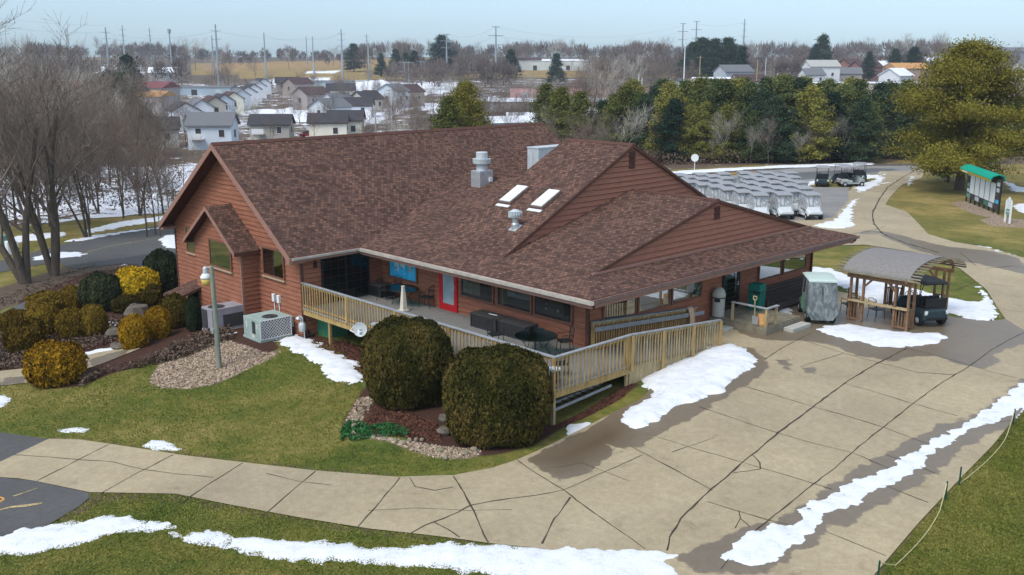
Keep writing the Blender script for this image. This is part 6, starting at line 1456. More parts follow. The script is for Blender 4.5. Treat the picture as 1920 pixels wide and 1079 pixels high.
# prototypes of winter trees
WG = 'bare trees of the winter wood behind the left drive'
W0 = [tree_proto('bare_tree', 100+i, [(rng.uniform(-.08, .08), rng.uniform(-.08, .08), 1)]+([(.25, .1, .8)] if i % 3 == 0 else []), 'bark', ['twig', 'twig', 'twig_red', 'twig', 'twig_pale'][i % 5], 'bare brown winter tree in the dense wood behind the left drive', 'tree', WG, hgt=13, r0=.145, levels=4, kids_=(11, 6, 5, 3), spread=[.8, .95, .7, 1.0, .85][i % 5], thin=.013, up=.16, crown0=[.3, .35, .25, .4, .3][i % 5]) for i in range(5)]
W0s = [snap(t) for t in W0]; used = set(); WH = [TH[t.name] for t in W0]
def wtree(i, p, rz, s, label=None, group=None, sz=None):
    o = W0[i] if i not in used else dup(W0s[i]); used.add(i)
    return place(o, p, rz, s, label, group, sz)
def tall_for(p, vt, base=15.0):
    """scale so that the tree's top reaches photo row vt"""
    d = dist(p)/math.cos(PITCH)*1.0; q = _ray(960, vt); k = math.hypot(q[0], q[1]); z = CZ+dist(p)/k*q[2]; return max(.25, (z-p[2])/base)
r2 = random.Random(5)
# left wood: u, base row, top row
for i in range(62):
    u = r2.uniform(-60, 335); f = r2.random(); dd = 74+f*f*110
    p = at_d(u, dd); vt = r2.uniform(110, 230) if dd < 110 else r2.uniform(95, 170)
    if u > 200 and dd < 110: vt = r2.uniform(190, 290)
    if u > 262 and f > .3: vt = r2.uniform(215, 300)
    if u < 200 and r2.random() < .35: vt = r2.uniform(75, 120)
    wtree(i % 5, p, r2.uniform(0, 6), tall_for(p, vt, WH[i % 5]))
NB = 'tall bare trees standing in front of the housing estate'
for u, vb, vt, i, lb in ((262, 405, 95, 0, 'tall bare tree whose trunk crosses the white snow slope'), (306, 402, 150, 3, 'tall dark bare tree just left of the clubhouse gable'), (345, 372, 240, 1, 'low spreading bare tree behind the clubhouse gable tip'), (232, 410, 150, 2, 'slim bare tree by the end of the snow bank')):
    p = G(u, vb); wtree(i, p, u*.1, tall_for(p, vt, WH[i]), lb, NB)
# bare trees further off, by photo column, distance and top row
G1 = 'scattered bare trees in the valley'
FT = [(285,170,150),(330,205,150),(545,250,168),(575,260,175),(560,330,155),(630,240,165),(665,310,130),(600,205,185),(690,380,150),(720,330,165),(790,190,190),(815,210,170),(840,180,160),(765,260,170),(870,250,140),(905,230,150),(935,260,120),(960,210,170),(985,240,150),(1010,230,140),(1035,250,165),(1060,160,150),(1085,175,105),(1100,170,90),(1120,190,95),(1140,200,100),(1160,210,110),
 (1075,260,95),(1110,280,92),(1050,130,190),(1030,118,205),(1075,112,195),(1100,108,205),(1120,118,200),(1165,120,190),(855,420,110),(780,430,120),(740,420,130),(700,480,120),(1180,330,95),(1210,340,85),(1240,330,100),(1265,300,110),(1290,360,105),(1000,330,130),(975,350,150),(452,250,185),(500,260,190),(365,190,175),(420,500,90),(450,430,95),
 (500,520,95),(700,160,215),(730,150,200),(760,140,210),(800,140,200),(350,340,130),(310,330,120),(300,260,130),(270,290,110),(240,330,100),(830,330,130),(890,340,125),(520,200,215),(480,240,180),(1010,150,210),(985,135,215)]
for k, (u, d_, vt) in enumerate(FT):
    p = at_d(u, d_); wtree(k % 5, p, k*1.7, tall_for(p, vt, WH[k % 5]), 'bare grey-brown tree among the valley houses and fields', G1)
r4 = random.Random(77)
for k in range(44):
    u = r4.uniform(700, 1140); d_ = r4.uniform(150, 330); vt = r4.uniform(145, 195); p = at_d(u, d_)
    wtree(k % 4, p, k*1.7, tall_for(p, vt, WH[k % 4]), 'bare grey-brown tree among the valley houses and fields', G1)
for k in range(30):
    u = r4.uniform(400, 720); d_ = r4.uniform(300, 520); vt = r4.uniform(122, 150); p = at_d(u, d_)
    if u < 510 and d_ < 430: continue
    wtree(k % 4, p, k*1.3, tall_for(p, vt, WH[k % 4]), 'bare grey-brown tree among the valley houses and fields', G1)
G2 = 'bare trees mixed into the pine belt'
for k, (u, vb, vt, i) in enumerate(((1357,308,200,4),(1407,308,215,4),(1440,310,205,1),(1498,308,240,4),(1510,307,205,1),(1582,306,195,4),(1548,306,215,4),(1640,300,230,1),(1240,305,200,2),(1270,306,240,1),(1335,307,260,4),(1425,306,250,2),(1660,295,215,3),(1225,300,190,2))):
    p = G(u, vb); wtree(i, p, k*2.1, tall_for(p, vt, WH[i]), 'bare tree standing at the front of the pine belt' if i != 4 else 'pale bare tree standing at the front of the pine belt', G2)
# evergreens
def conifer_mesh(seed, mat, shape='pine', n=9000, size=.02, gaps=.3):
    """unit-height evergreen: leaf quads on layered boughs"""
    r = np.random.default_rng(seed); nb = 120 if shape != 'broad' else 150; C = []; D = []
    per = n//nb
    for b in range(nb):
        t = (b+r.random())/nb
        if shape == 'spruce': z = .06+.93*t; R_ = .27*(1-t)**.85+.012
        elif shape == 'pine': z = .12+.87*t; R_ = float(np.interp(t, [0, .15, .4, .7, .9, 1], [.20, .27, .26, .17, .08, .015]))*(.65+.6*r.random())
        else: z = .21+.79*t; R_ = float(np.interp(z, [.21, .28, .42, .60, .80, .94, 1.0], [.36, .48, .53, .46, .32, .17, .05]))*(.70+.42*r.random())
        az = r.random()*2*math.pi; m = per
        q = r.random(m)**.55
        w_ = (.05 if shape != 'broad' else .07)*(.5+q)
        x = R_*q; lx = x*math.cos(az)+r.normal(size=m)*w_*.55; ly = x*math.sin(az)+r.normal(size=m)*w_*.55
        zz = z+(.06 if shape != 'spruce' else -.05)*q*(1 if t > .35 else -.6)+r.normal(size=m)*(.022 if shape != 'broad' else .026)
        C.append(np.column_stack([lx, ly, zz])); dd = np.column_stack([np.full(m, math.cos(az)*.5), np.full(m, math.sin(az)*.5), np.full(m, .9)]); D.append(dd)
    C = np.vstack(C); D = np.vstack(D); C[:, 2] = np.clip(C[:, 2], .03, 2)
    return leaves('needles', C, D, size, mat, r, 1.1)
def conifer(name, mesh, seed, p, h, label, group, wide=1.0, trunk=True, cat='tree', rz=0):
    t = thing(name, (p[0], p[1], p[2]-.05), label, cat, group)
    o = bpy.data.objects.new('crown', mesh); col.objects.link(o); o.parent = t; o.scale = (h*wide, h*wide, h); o.rotation_euler = (0, 0, rz)
    if trunk:
        if 'tr' not in conifer.__dict__:
            mb = MB(); mb.tube([(0, 0, 0), (.004, 0, .4), (-.003, .003, .9)], [.022, .015, .003], 8)
            for k in range(26):
                z = .14+.75*k/26; a = k*2.4; L = .22*(1-z)+.05; mb.tube([(0, 0, z), (L*math.cos(a), L*math.sin(a), z+.05)], [.005, .0015], 4, cap=False)
            ob = mb.build('trunk', M['bark'], t); conifer.tr = ob.data
        else: ob = bpy.data.objects.new('trunk', conifer.tr); col.objects.link(ob); ob.parent = t
        ob.scale = (h, h, h)
    return t
PM = {('pine', m_, k): conifer_mesh(200+k*7+hash_, M[m_], 'pine', 21000, .0115) for hash_, m_ in enumerate(('pine_y', 'pine_g', 'pine_d')) for k in range(2)}
SPM = [conifer_mesh(300+k, M['pine_d'], 'spruce', 7000, .02) for k in range(2)]
GB = 'pines of the long belt behind the cart lot'
BELT = [(1290,305,205,'pine_y',0),(1172,300,170,'pine_y',0),(1200,300,185,'pine_g',1),(1225,300,172,'pine_d',0),(1252,303,165,'pine_y',1),(1280,290,160,'pine_g',0),(1262,306,195,'pine_d',1),(1318,305,200,'pine_y',1),(1350,302,160,'pine_g',1),(1310,292,155,'pine_y',0),(1335,295,158,'pine_g',0),(1375,300,158,'pine_y',0),(1400,302,165,'pine_g',1),(1425,304,178,'pine_d',0),(1447,306,190,'pine_d',1),(1430,292,155,'pine_g',0),
 (1465,300,152,'pine_g',1),(1490,298,157,'pine_d',0),(1515,306,172,'pine_y',0),(1500,290,155,'pine_y',1),(1533,300,165,'pine_g',0),(1555,304,182,'pine_d',0),(1575,300,168,'pine_g',1),(1600,298,160,'pine_g',0),(1612,306,195,'pine_d',1),(1625,306,200,'pine_g',0),(1585,290,157,'pine_y',1),(1640,296,165,'pine_d',1),(1660,290,163,'pine_g',1),(1690,288,160,'pine_g',0),(1545,285,158,'pine_g',1),(1390,285,155,'pine_g',0),(1455,282,152,'pine_y',1),
 (1185,285,160,'pine_y',1),(1150,290,185,'pine_y',0),(1130,285,195,'pine_d',0),(1240,285,158,'pine_g',0),(1410,306,215,'pine_g',0),(1360,306,205,'pine_y',0),(1480,306,210,'pine_d',1),(1700,300,200,'pine_d',0),(1720,290,190,'pine_g',1),(1880,285,200,'pine_d',1),(1900,292,190,'pine_g',0),(1860,280,195,'pine_g',1)]
LBm = {'pine_y': 'yellow-green pine in the long belt behind the cart lot', 'pine_g': 'mid green pine in the long belt behind the cart lot', 'pine_d': 'dark green pine in the long belt behind the cart lot'}
for k, (u, vb, vt, m_, j) in enumerate(BELT):
    p = G(u, vb); h = tall_for(p, vt-2, 1.0); conifer('pine_tree', PM[('pine', m_, j)], k, p, h, LBm[m_], GB, 1.05+.25*r2.random(), rz=k*1.3)
BP = conifer_mesh(400, M['pine_big'], 'broad', 150000, .0068)
p = G(1797, 357); h = tall_for(p, 98, 1.0); t = conifer('big_pine', BP, 1, p, h, 'big broad ochre-green pine behind the score board, the largest tree on the right', None, 1.02, trunk=False)
mb = MB(); mb.tube([(0, 0, -.2), (.1, 0, 2.0), (0, .1, 5), (.1, 0, 9)], [.46, .36, .28, .08], 12)
for k in range(30): z = 2.6+7*k/30; a = k*2.4; L = 3.6*(1-abs(z-5)/8); mb.tube([(0, 0, z), (L*.5*math.cos(a), L*.5*math.sin(a), z+.4), (L*math.cos(a), L*math.sin(a), z+.9)], [.09, .06, .02], 5, cap=False)
mb.build('trunk', M['bark'], t)
p = G(1777, 342); conifer('pine_tree', PM[('pine', 'pine_g', 0)], 3, p, tall_for(p, 180, 1.0), 'pine with a thinner trunk half hidden behind the big broad pine', None, 1.2)
MP = conifer_mesh(410, M['pine_big'], 'broad', 30000, .014)
p = at_d(876, 118); conifer('pine_tree', MP, 4, p, tall_for(p, 166, 1.0), 'broad ochre-green pine rising behind the middle of the main roof ridge', None, .62)
for u, d_, vt, m_, lb in ((1050,128,172,'pine_y','loose yellowish pine behind the far end of the main roof, left one'),(1085,124,180,'pine_y','loose yellowish pine behind the far end of the main roof, right one'),(1022,150,165,'pine_y','small pine top beside the white warehouse roof'),(845,112,190,'pine_y','yellowish pine leaning on the broad pine behind the ridge')):
    p = at_d(u, d_); conifer('pine_tree', PM[('pine', m_, 0)], 5, p, tall_for(p, vt, 1.0), lb, None, 1.1)
for k, (u, d_, vt, vb, w_, lb) in enumerate(((1515,500,64,135,1.25,'tall dark spruce beside the white farmhouse on the far slope'),(1503,500,82,135,1.3,'dark spruce touching the left side of the tallest far spruce'),(725,560,100,135,1.2,'small dark spruce in the far field, leftmost of the row'),(752,560,92,135,1.3,'dark spruce second in the far field row'),(785,560,95,135,1.4,'dark spruce third in the far field row'),(770,575,98,132,1.3,'dark spruce in the gap of the far field row'),(676,640,85,112,1.5,'round dark evergreen at the left of the field ridge'),
  (835,600,70,130,1.6,'dark evergreen behind the pylon near the field ridge'),(958,540,92,120,1.5,'dark cone shaped evergreen right of the middle pylon'),(1040,470,100,143,1.3,'dark narrow evergreen at the edge of the golden field'),(1300,420,76,150,1.5,'dark evergreen in the clump above the flagpole house, left'),(1322,430,78,150,1.5,'dark evergreen in the clump above the flagpole house, middle'),(1345,425,76,145,1.4,'dark evergreen in the clump above the flagpole house, right'),(1372,410,86,132,1.1,'dark spruce in front of the grey gabled house'),(1285,440,84,150,1.4,'low dark evergreen at the left of the clump above the flagpole house'),
  (270,300,102,140,1.3,'dark green spruce above the snow slope by the pylon'),(240,165,142,200,1.5,'low green pine in the left wood below the snow slope'),(215,160,150,200,1.5,'low green pine at the left of the pine pair in the wood'),(1645,430,95,135,1.1,'small cedar before the orange roofed building'),(1600,450,100,135,1.0,'bushy evergreen beside the parked cars on the far slope'),(1680,440,92,135,1.4,'dark evergreen left of the far right houses'))):
    p = at_d(u, d_); conifer('spruce_tree', SPM[k % 2] if 'spruce' in lb or 'cone' in lb or 'narrow' in lb else PM[('pine', 'pine_d', k % 2)], k, p, tall_for(p, vt, 1.0), lb, None, w_, rz=k)
# undergrowth at the belt foot and under the wood: stuff
def brush(name, poly, n, size, h, mat, seed):
    r = np.random.default_rng(seed); P = np.array(GP(poly)); a = P.min(0); b = P.max(0); Q = r.uniform(a, b, (n*4, 2)); Q = Q[sdf(Q, P) > 0][:n]
    cl = np.array([.4+.9*abs(mnoise.noise(Vector((q[0]*.12, q[1]*.12, 1)))) for q in Q]); Z = HN(Q)+r.random(len(Q))*h*cl
    me = leaves(name, np.column_stack([Q, Z]), randunit(r, len(Q))*np.array([1, 1, .3]), size, mat, r, .4); o = bpy.data.objects.new(name, me); col.objects.link(o); return tag(o, kind='stuff')
brush('undergrowth', [(1130,306),(1200,312),(1400,308),(1640,300),(1720,298),(1720,275),(1400,285),(1130,285)], 26000, .16, 2.6, M['brushm'], 6)
brush('wood_undergrowth', [(-60,415),(100,412),(240,402),(330,396),(350,330),(300,280),(200,250),(-60,300)], 9000, .13, 1.8, M['brushm'], 7)
brush('valley_scrub', [(760,235),(900,232),(1000,230),(1150,240),(1150,200),(1000,190),(860,205)], 14000, .20, 3.0, M['brushm'], 8)
# far woods on the skyline: one mass of simple bare crowns
def far_wood(name, spots, mat, seed):
    rg = np.random.default_rng(seed); Cc = []; Ax = []
    for (x, y, z, h, w_) in spots:
        n = 190; d = rg.normal(size=(n, 3)); d /= np.linalg.norm(d, axis=1)[:, None]; rr = rg.random(n)**.4
        c = np.column_stack([x+d[:, 0]*w_*rr, y+d[:, 1]*w_*rr, z+h*.58+d[:, 2]*h*.42*rr]); ax = d*np.array([.7, .7, 1])+np.array([0, 0, .5])
        Cc.append(c); Ax.append(ax*(h*.075)); Cc.append(np.array([[x, y, z+h*.3]])); Ax.append(np.array([[0, 0, h*.32]]))
    Cc = np.vstack(Cc); Ax = np.vstack(Ax); s = np.cross(Ax, rg.normal(size=Ax.shape)); s /= np.linalg.norm(s, axis=1)[:, None]+1e-9
    me = quads_mesh(name, Cc, s*rg.uniform(.12, .34, (len(Cc), 1)), Ax, mat); o = bpy.data.objects.new(name, me); col.objects.link(o); return tag(o, kind='stuff')
spots = []; r3 = random.Random(9)
def topv(u):
    ks = [(0,88),(100,75),(180,85),(260,80),(330,75),(400,88),(480,95),(560,85),(640,95),(700,80),(760,72),(830,90),(850,72),(880,85),(920,82),(980,78),(1040,74),(1090,82),(1150,85),(1190,72),(1250,84),(1300,90),(1350,84),(1420,76),(1480,84),(1540,80),(1600,72),(1660,75),(1720,68),(1760,88),(1800,90),(1860,95),(1920,80)]
    for (a, b), (c, d) in zip(ks[:-1], ks[1:]):
        if a <= u <= c: return b+(d-b)*(u-a)/(c-a)
    return 90
for k in range(620):
    u = r3.uniform(-80, 2000); d_ = r3.uniform(780, 1080) if r3.random() < .75 else r3.uniform(600, 800)
    if 360 < u < 660 and d_ < 900: d_ += 150
    if 975 < u < 1070 and d_ < 800: d_ += 250
    p = at_d(u, d_); vt = topv(min(max(u, 0), 1920))+abs(r3.gauss(0, 9)); h = min(26, max(7, tall_for(p, vt, 1.0))); spots.append((*p, h, h*r3.uniform(.26, .42)))
for k in range(300):   # slopes on the right and left middle distance
    u = r3.choice([r3.uniform(1150, 1480), r3.uniform(1480, 1960), r3.uniform(0, 380), r3.uniform(740, 960), r3.uniform(1100, 1330)]); d_ = r3.uniform(430, 620)
    if 1540 < u < 1760 and d_ < 520: continue
    p = at_d(u, d_); h = r3.uniform(7, 12); spots.append((*p, h, h*.38))
far_wood('far_woods', spots, plain('far_twigs', (.15, .115, .095), .95, var=.35, scale=.02), 5)
G3 = 'separate bare trees along the skyline'
for k, (u, d_, vt) in enumerate(((225,700,63),(252,700,66),(345,720,70),(375,720,66),(392,680,66),(447,650,76),(560,700,78),(640,760,80),(760,680,68),(790,720,66),(815,650,70),(898,800,74),(960,760,70),(990,760,70),(1032,700,67),(1066,720,68),(1175,640,65),(1222,620,67),(1236,640,64),(1400,700,72),(1465,690,70),(1478,700,72),(1555,720,70),(1595,720,65),(1648,600,57),(1675,640,65),(1700,640,66),(1715,560,55),(1730,560,56),(1745,600,68),(1798,640,67),(1905,560,64),(1870,620,76),(20,420,50),(55,420,62),(85,300,55),(150,380,62),(175,520,70))):
    p = at_d(u, d_); wtree(k % 5, p, k*1.9, tall_for(p, vt, WH[k % 5]), 'separate bare tree standing up from the skyline woods', G3)
# ------------------------------------------------------------------ houses of the valley
def house(u, d_, wid, dep, h, rh, rz, wall, roofc, label, group=None, name='house', wins=((-.25, .5), (.25, .5)), door=False, ridge='x', vb=None, porch_=False):
    p = G(u, vb) if vb else at_d(u, d_); wm = bpy.data.materials.get('wall_%s' % (wall,)) or plain('wall_%s' % (wall,), wall, .8, var=.05, scale=.5)
    t = thing(name, (p[0], p[1], p[2]-.3), label, 'house', group, rz)
    def lp(mb, nm, mat, par=None): o = mb.build(nm, mat); o.parent = par or t; return o
    mb = MB(); a, b = wid/2, dep/2; h += .3
    vs = [(-a, -b, 0), (a, -b, 0), (a, b, 0), (-a, b, 0), (-a, -b, h), (a, -b, h), (a, b, h), (-a, b, h), (-a, 0, h+rh), (a, 0, h+rh)]
    mb.add(vs, [(0, 1, 5, 4), (2, 3, 7, 6), (1, 2, 6, 9, 5), (3, 0, 4, 8, 7), (3, 2, 1, 0)]); lp(mb, 'wall', wm)
    mb = MB(); o_ = .45; t_ = .22; k = rh/b
    for s in (-1, 1):
        q = [(-a-o_, s*(b+o_), h-k*o_), (a+o_, s*(b+o_), h-k*o_), (a+o_, 0, h+rh), (-a-o_, 0, h+rh)]; mb.add(q+[(x, y, z+t_) for x, y, z in q], [(0, 1, 2, 3), (7, 6, 5, 4), (0, 4, 5, 1), (1, 5, 6, 2), (2, 6, 7, 3), (3, 7, 4, 0)])
    lp(mb, 'roof', roofc)
    for sx, hz in wins:
        for s, yy in ((-1, -b), (1, b)):
            mb = MB(); w2 = .5; mb.mm((sx*wid-w2-.1, yy-.06 if s < 0 else yy, h*hz-.1), (sx*wid+w2+.1, yy if s < 0 else yy+.06, h*hz+1.4)); wn = lp(mb, 'window', M['white'])
            mb = MB(); mb.mm((sx*wid-w2, yy-.08 if s < 0 else yy+.06, h*hz), (sx*wid+w2, yy-.06 if s < 0 else yy+.08, h*hz+1.3)); lp(mb, 'pane', M['dkgrey'], wn)
    for s in (-1, 1):
        mb = MB(); mb.mm((s*a-.06*(s < 0), -.55, h*.5), (s*a+.06*(s > 0), .55, h*.5+1.4)); lp(mb, 'window', M['dkgrey'])
    if door:
        mb = MB(); mb.mm((-wid*.32-.5, -b-.06, .3), (-wid*.32+.5, -b, 2.5)); lp(mb, 'door', M['cream'])
    if porch_:
        mb = MB(); mb.mm((-wid*.42, -b-1.4, h*.46), (-wid*.12, -b, h*.50)); mb.mm((-wid*.42, -b-1.42, h*.50), (-wid*.12, -b-1.36, h*.50+.95)); lp(mb, 'balcony', M['white'])
    return t
RD, RB, RG_ = M['houseroof'], M['houseroof2'], plain('grey_roof', (.16, .165, .17), .9, var=.1)
RM = plain('maroon_roof', (.12, .045, .05), .9, var=.1); RS = plain('snowy_roof', (.72, .74, .76), .8, var=.1, scale=.3); RO = plain('orange_roof', (.50, .26, .10), .8, var=.1)
Wh, Gy, Bg, Cr, Bl = (.80, .81, .82), (.52, .55, .57), (.52, .47, .39), (.78, .74, .60), (.60, .66, .71)
yawc = math.atan2(cR[1], cR[0])
HR_ = 'row of narrow gabled houses running up the hill'
row = [(345,243,8,Wh,RD),(374,234,7.5,Wh,RG_),(400,225,7,Bg,RB),(417,219,7,Bl,RD),(434,213,7.5,Cr,RB),(449,205,7,Gy,RG_),(461,198,7.5,Wh,RD),(472,191,7,Wh,RD),(482,184,7,Wh,RG_),(491,177,7.5,Wh,RD)]
for i, (u, d_, w_, wc, rc) in enumerate(row):
    house(u, 0, 9, w_*.78, 4.8, 1.8, yawc-1.05, wc, rc, 'gabled row house, %s' % ['white and nearest, lowest in the row', 'white with grey roof, second from the bottom', 'beige with brown roof, third from the bottom', 'bluish with dark roof, fourth from the bottom', 'cream with brown roof in the middle', 'grey with grey roof above the cream one', 'white with dark roof above the grey one', 'white, third from the top', 'white with grey roof, second from the top', 'white at the very top'][i], HR_, wins=((-.3, .55), (.0, .2), (.3, .55)), vb=d_)
house(402, 0, 8.0, 6, 4.6, 2.0, yawc+.05, Bl, RG_, 'pale blue house with grey roof and small balcony, behind the gable tip', vb=279, porch_=True, wins=((-.25, .6), (.28, .55)))
house(511, 0, 8.2, 6, 3.4, 1.8, yawc+.05, (.40, .38, .33), RD, 'taupe house with black roof and white balcony, above the left part of the ridge', vb=262, porch_=True, wins=((.25, .5),), door=True)
house(617, 0, 8, 6, 3.4, 1.7, yawc+.12, Cr, RD, 'cream house with black roof, left half of the low pair above the ridge', vb=258, wins=((.2, .35),)); house(650, 0, 7.5, 6.6, 3.5, 1.9, yawc+.05, Cr, RD, 'cream house with black roof, right half of the low pair above the ridge', vb=254, wins=((.25, .35),))
house(296, 0, 8, 7, 3.6, 2.0, yawc+.3, (.50, .49, .44), RD, 'small pale house with dark roof seen through the bare trees left of the gable', vb=276); house(255, 205, 9, 8, 5, 2.2, yawc+.8, (.50, .50, .46), RB, 'pale two storey house behind the trunks left of the small dark roofed one')
for u, vb, w_, wc, rc, ang, lb, h in ((667,220,10,Wh,RD,.05,'white house with black roof in front of the maroon roofed one',3.4),(688,211,8,Bg,RD,.9,'beige gabled house wedged between the black and the maroon roof',4.2),(714,203,11,Wh,RM,.1,'white house with a maroon roof above the snowy lawn',3.5),(738,203,9,Bl,RG_,1.2,'bluish two storey house right of the maroon roof',5.6),(762,200,10,(.40,.33,.26),RB,.9,'tan house half hidden by the bare bushes on the right end of the estate',5.0),
  (640,192,10,Bg,RD,.2,'dark roofed house behind the bare tree in the middle of the estate',4.5),(585,205,10,(.30,.26,.24),RB,.9,'brown house behind the bare trees above the taupe one',5),(560,180,10,(.30,.24,.22),RB,.9,'brown roofed house on the rise left of the round bare tree',5),(620,228,9,Gy,RG_,1.0,'grey gabled house behind the cream pair, lower one',4),(634,214,9,Gy,RG_,1.0,'grey gabled house behind the cream pair, upper one',4),(540,172,10,(.36,.3,.26),RD,.3,'tan house at the top end of the rise behind the row',4)):
    house(u, 0, w_, 7.5, h, 2.2, yawc+ang, wc, rc, lb, vb=vb)
def shed(u, d_, wid, dep, h, wall, roofc, label, vb=None, rz=0, rh=.9, name='warehouse', grp=None, cat='building'):
    p = G(u, vb) if vb else at_d(u, d_); t = thing(name, (p[0], p[1], p[2]-.3), label, cat, grp, yawc+rz)
    wm = bpy.data.materials.get('wall_%s' % (wall,)) or plain('wall_%s' % (wall,), wall, .8, var=.08, scale=.4)
    def lp(mb, nm, mat): o = mb.build(nm, mat); o.parent = t; return o
    mb = MB(); mb.mm((-wid/2, -dep/2, 0), (wid/2, dep/2, h)); lp(mb, 'wall', wm)
    mb = MB(); mb.add([(-wid/2-.3, -dep/2-.3, h), (wid/2+.3, -dep/2-.3, h), (wid/2+.3, dep/2+.3, h), (-wid/2-.3, dep/2+.3, h), (-wid/2-.3, 0, h+rh), (wid/2+.3, 0, h+rh)], [(0, 1, 5, 4), (2, 3, 4, 5), (1, 2, 5), (3, 0, 4), (3, 2, 1, 0)]); lp(mb, 'roof', roofc)
    n = max(2, int(wid/9)); 
    for i in range(n): x = -wid/2+wid*(i+.5)/n; mb = MB(); mb.mm((x-1.2, -dep/2-.06, .3), (x+1.2, -dep/2, min(h*.75, 3.2))); lp(mb, 'door', M['dkgrey'] if i % 2 else M['lightmetal'])
    return t
shed(945, 185, 19, 12, 4.6, (.36, .40, .43), RS, 'blue-grey warehouse with a snow covered roof behind the far end of the main roof', rz=.35); shed(1035, 215, 20, 12, 3.6, (.34, .35, .35), RS, 'low grey shed with snowy roof right of the blue-grey warehouse')
shed(1020, 300, 42, 14, 3.2, (.30, .28, .26), RS, 'long low building with a snow white roof beyond the sheds'); shed(1085, 180, 6, 6, 5, (.62, .63, .63), RS, 'small white building glimpsed through the pines, left one'); shed(1110, 185, 7, 6, 5.5, (.60, .61, .61), RS, 'small white building glimpsed through the pines, right one')
shed(1118, 345, 62, 14, 5, (.62, .36, .34), plain('brown_flat_roof', (.12, .08, .07), .9), 'long pink walled building behind the bare trees', rh=.4)
shed(1660, 300, 66, 16, 5.0, (.55, .47, .40), RS, 'long low commercial building with a white flat roof edge above the pines', rh=.3); shed(1668, 400, 13, 14, 6.5, (.34, .24, .19), RO, 'orange roofed brown building behind the long commercial one', rh=2.2)
shed(1030, 640, 52, 16, 6, (.56, .58, .55), RS, 'long white building on the golden field ridge', rh=1.2); shed(975, 640, 26, 14, 6, (.34, .24, .20), RB, 'brown long house left of the white building on the ridge', rh=2)
shed(100, 330, 90, 18, 6.5, (.40, .36, .33), plain('dull_red_roof', (.20, .07, .07), .9), 'long pale building with a dull red roof behind the left wood', rh=2); shed(262, 300, 26, 14, 6, (.40, .35, .32), RO, 'orange roofed building below the snow slope', rh=1.5)
shed(395, 420, 30, 12, 3.5, (.35, .42, .46), RG_, 'low bluish building behind the row of houses', rh=.6); shed(620, 430, 26, 12, 5, (.34, .40, .43), RG_, 'blue-grey flat building beside the substation', rh=.6)
for u, d_, w_, wc, rc, lb, ang, h in ((1261,300,9,(.50,.54,.56),RG_,'grey gabled house at the foot of the flagpole',1.3,5.5),(1285,310,10,(.50,.48,.42),plain('tan_roof',(.34,.30,.24),.9),'tan pyramid roofed house right of the flagpole',.5,5),(1358,395,13,(.40,.43,.46),RG_,'tall grey gabled house on the rise above the pines',.4,7),(1385,370,11,(.60,.60,.60),RB,'white house in front of the tall grey gabled one',.2,4),(1318,350,13,(.56,.57,.57),RS,'white low house with snowy roof left of the tall grey one',.1,4),(1330,330,9,(.25,.08,.08),RM,'dark red barn with curved roof above the pines',.1,4),
  (1514,420,13,(.70,.71,.70),plain('pale_roof',(.40,.40,.36),.9),'white farmhouse with pale roof in front of the dark spruces',.15,7.5),(1498,410,8,(.70,.71,.70),RG_,'white annex left of the farmhouse',.15,4.5),(1550,430,16,(.38,.35,.33),RG_,'grey roofed bungalow right of the farmhouse',-.1,4),(1595,470,12,(.28,.13,.11),RB,'red brick gabled house on the far slope',.3,5.5),(1565,480,8,(.26,.13,.11),RB,'narrow red brick house left of the gabled brick one',.5,6.5),(1650,360,8,(.66,.67,.68),RS,'small white house left of the orange roofed building',.6,5),
  (1450,300,14,(.40,.38,.37),RG_,'grey house just above the pine tops',.1,4),(1523,320,26,(.14,.11,.11),RB,'long dark roofed house with skylights above the pine tops',.0,2.5),(1640,560,16,(.36,.30,.27),RS,'far bungalow with a snow covered roof beside parked cars',.1,3.5),(1725,600,20,(.30,.25,.24),RS,'far brown house with white roof behind the round bare trees',.0,4.5),(1850,640,60,(.26,.28,.31),RG_,'very long grey building on the skyline at the far right',.0,9),(1785,620,26,(.24,.24,.26),RB,'dark building left of the very long one on the skyline',.0,5),
  (70,420,12,(.5,.5,.5),RG_,'far grey house in the woods at the left edge',.3,5),(335,520,14,(.5,.5,.5),RS,'far pale house left of the golden field',.2,4.5),(1890,420,12,(.5,.48,.46),RG_,'grey house right of the big pine on the slope',.2,5)):
    house(u, d_, w_, 8.5, h, 2.4, yawc+ang, wc, rc, lb)
# parked cars on the far slope
def far_car(u, d_, colr, label, rz=0, vb=None):
    p = G(u, vb) if vb else at_d(u, d_); t = thing('parked_car', p, label, 'car', None, yawc+rz); mt = plain('car_paint_%s' % u, colr, .35, var=.05)
    def lp(mb, nm, mat, par=None): o = mb.build(nm, mat, bevel=.04); o.parent = par or t; return o
    mb = MB(); mb.prism([(-2.2, .35), (-2.25, .8), (-1.5, .95), (1.1, .95), (2.15, .78), (2.2, .35)], 'y', -.85, .85); lp(mb, 'body', mt)
    mb = MB(); mb.prism([(-1.6, .94), (-1.2, 1.42), (.3, 1.42), (1.0, .94)], 'y', -.76, .76); lp(mb, 'cabin', M['dkgrey'])
    for sx in (-1.35, 1.35):
        for s in (-1, 1): mb = MB(); k = 12; v = [(sx+.33*math.cos(a*6.283/k), s*.8+y, .33+.33*math.sin(a*6.283/k)) for y in (-.1, .1) for a in range(k)]; mb.add(v, [tuple(range(k-1, -1, -1)), tuple(range(k, 2*k))]+[(i, (i+1) % k, (i+1) % k+k, i+k) for i in range(k)]); lp(mb, 'wheel', M['rubber'])
for a in ((581,262,(.30,.03,.04),'dark red car partly hidden beside the cream house',.3,258),): far_car(a[0], a[1], a[2], a[3], a[4], a[5])
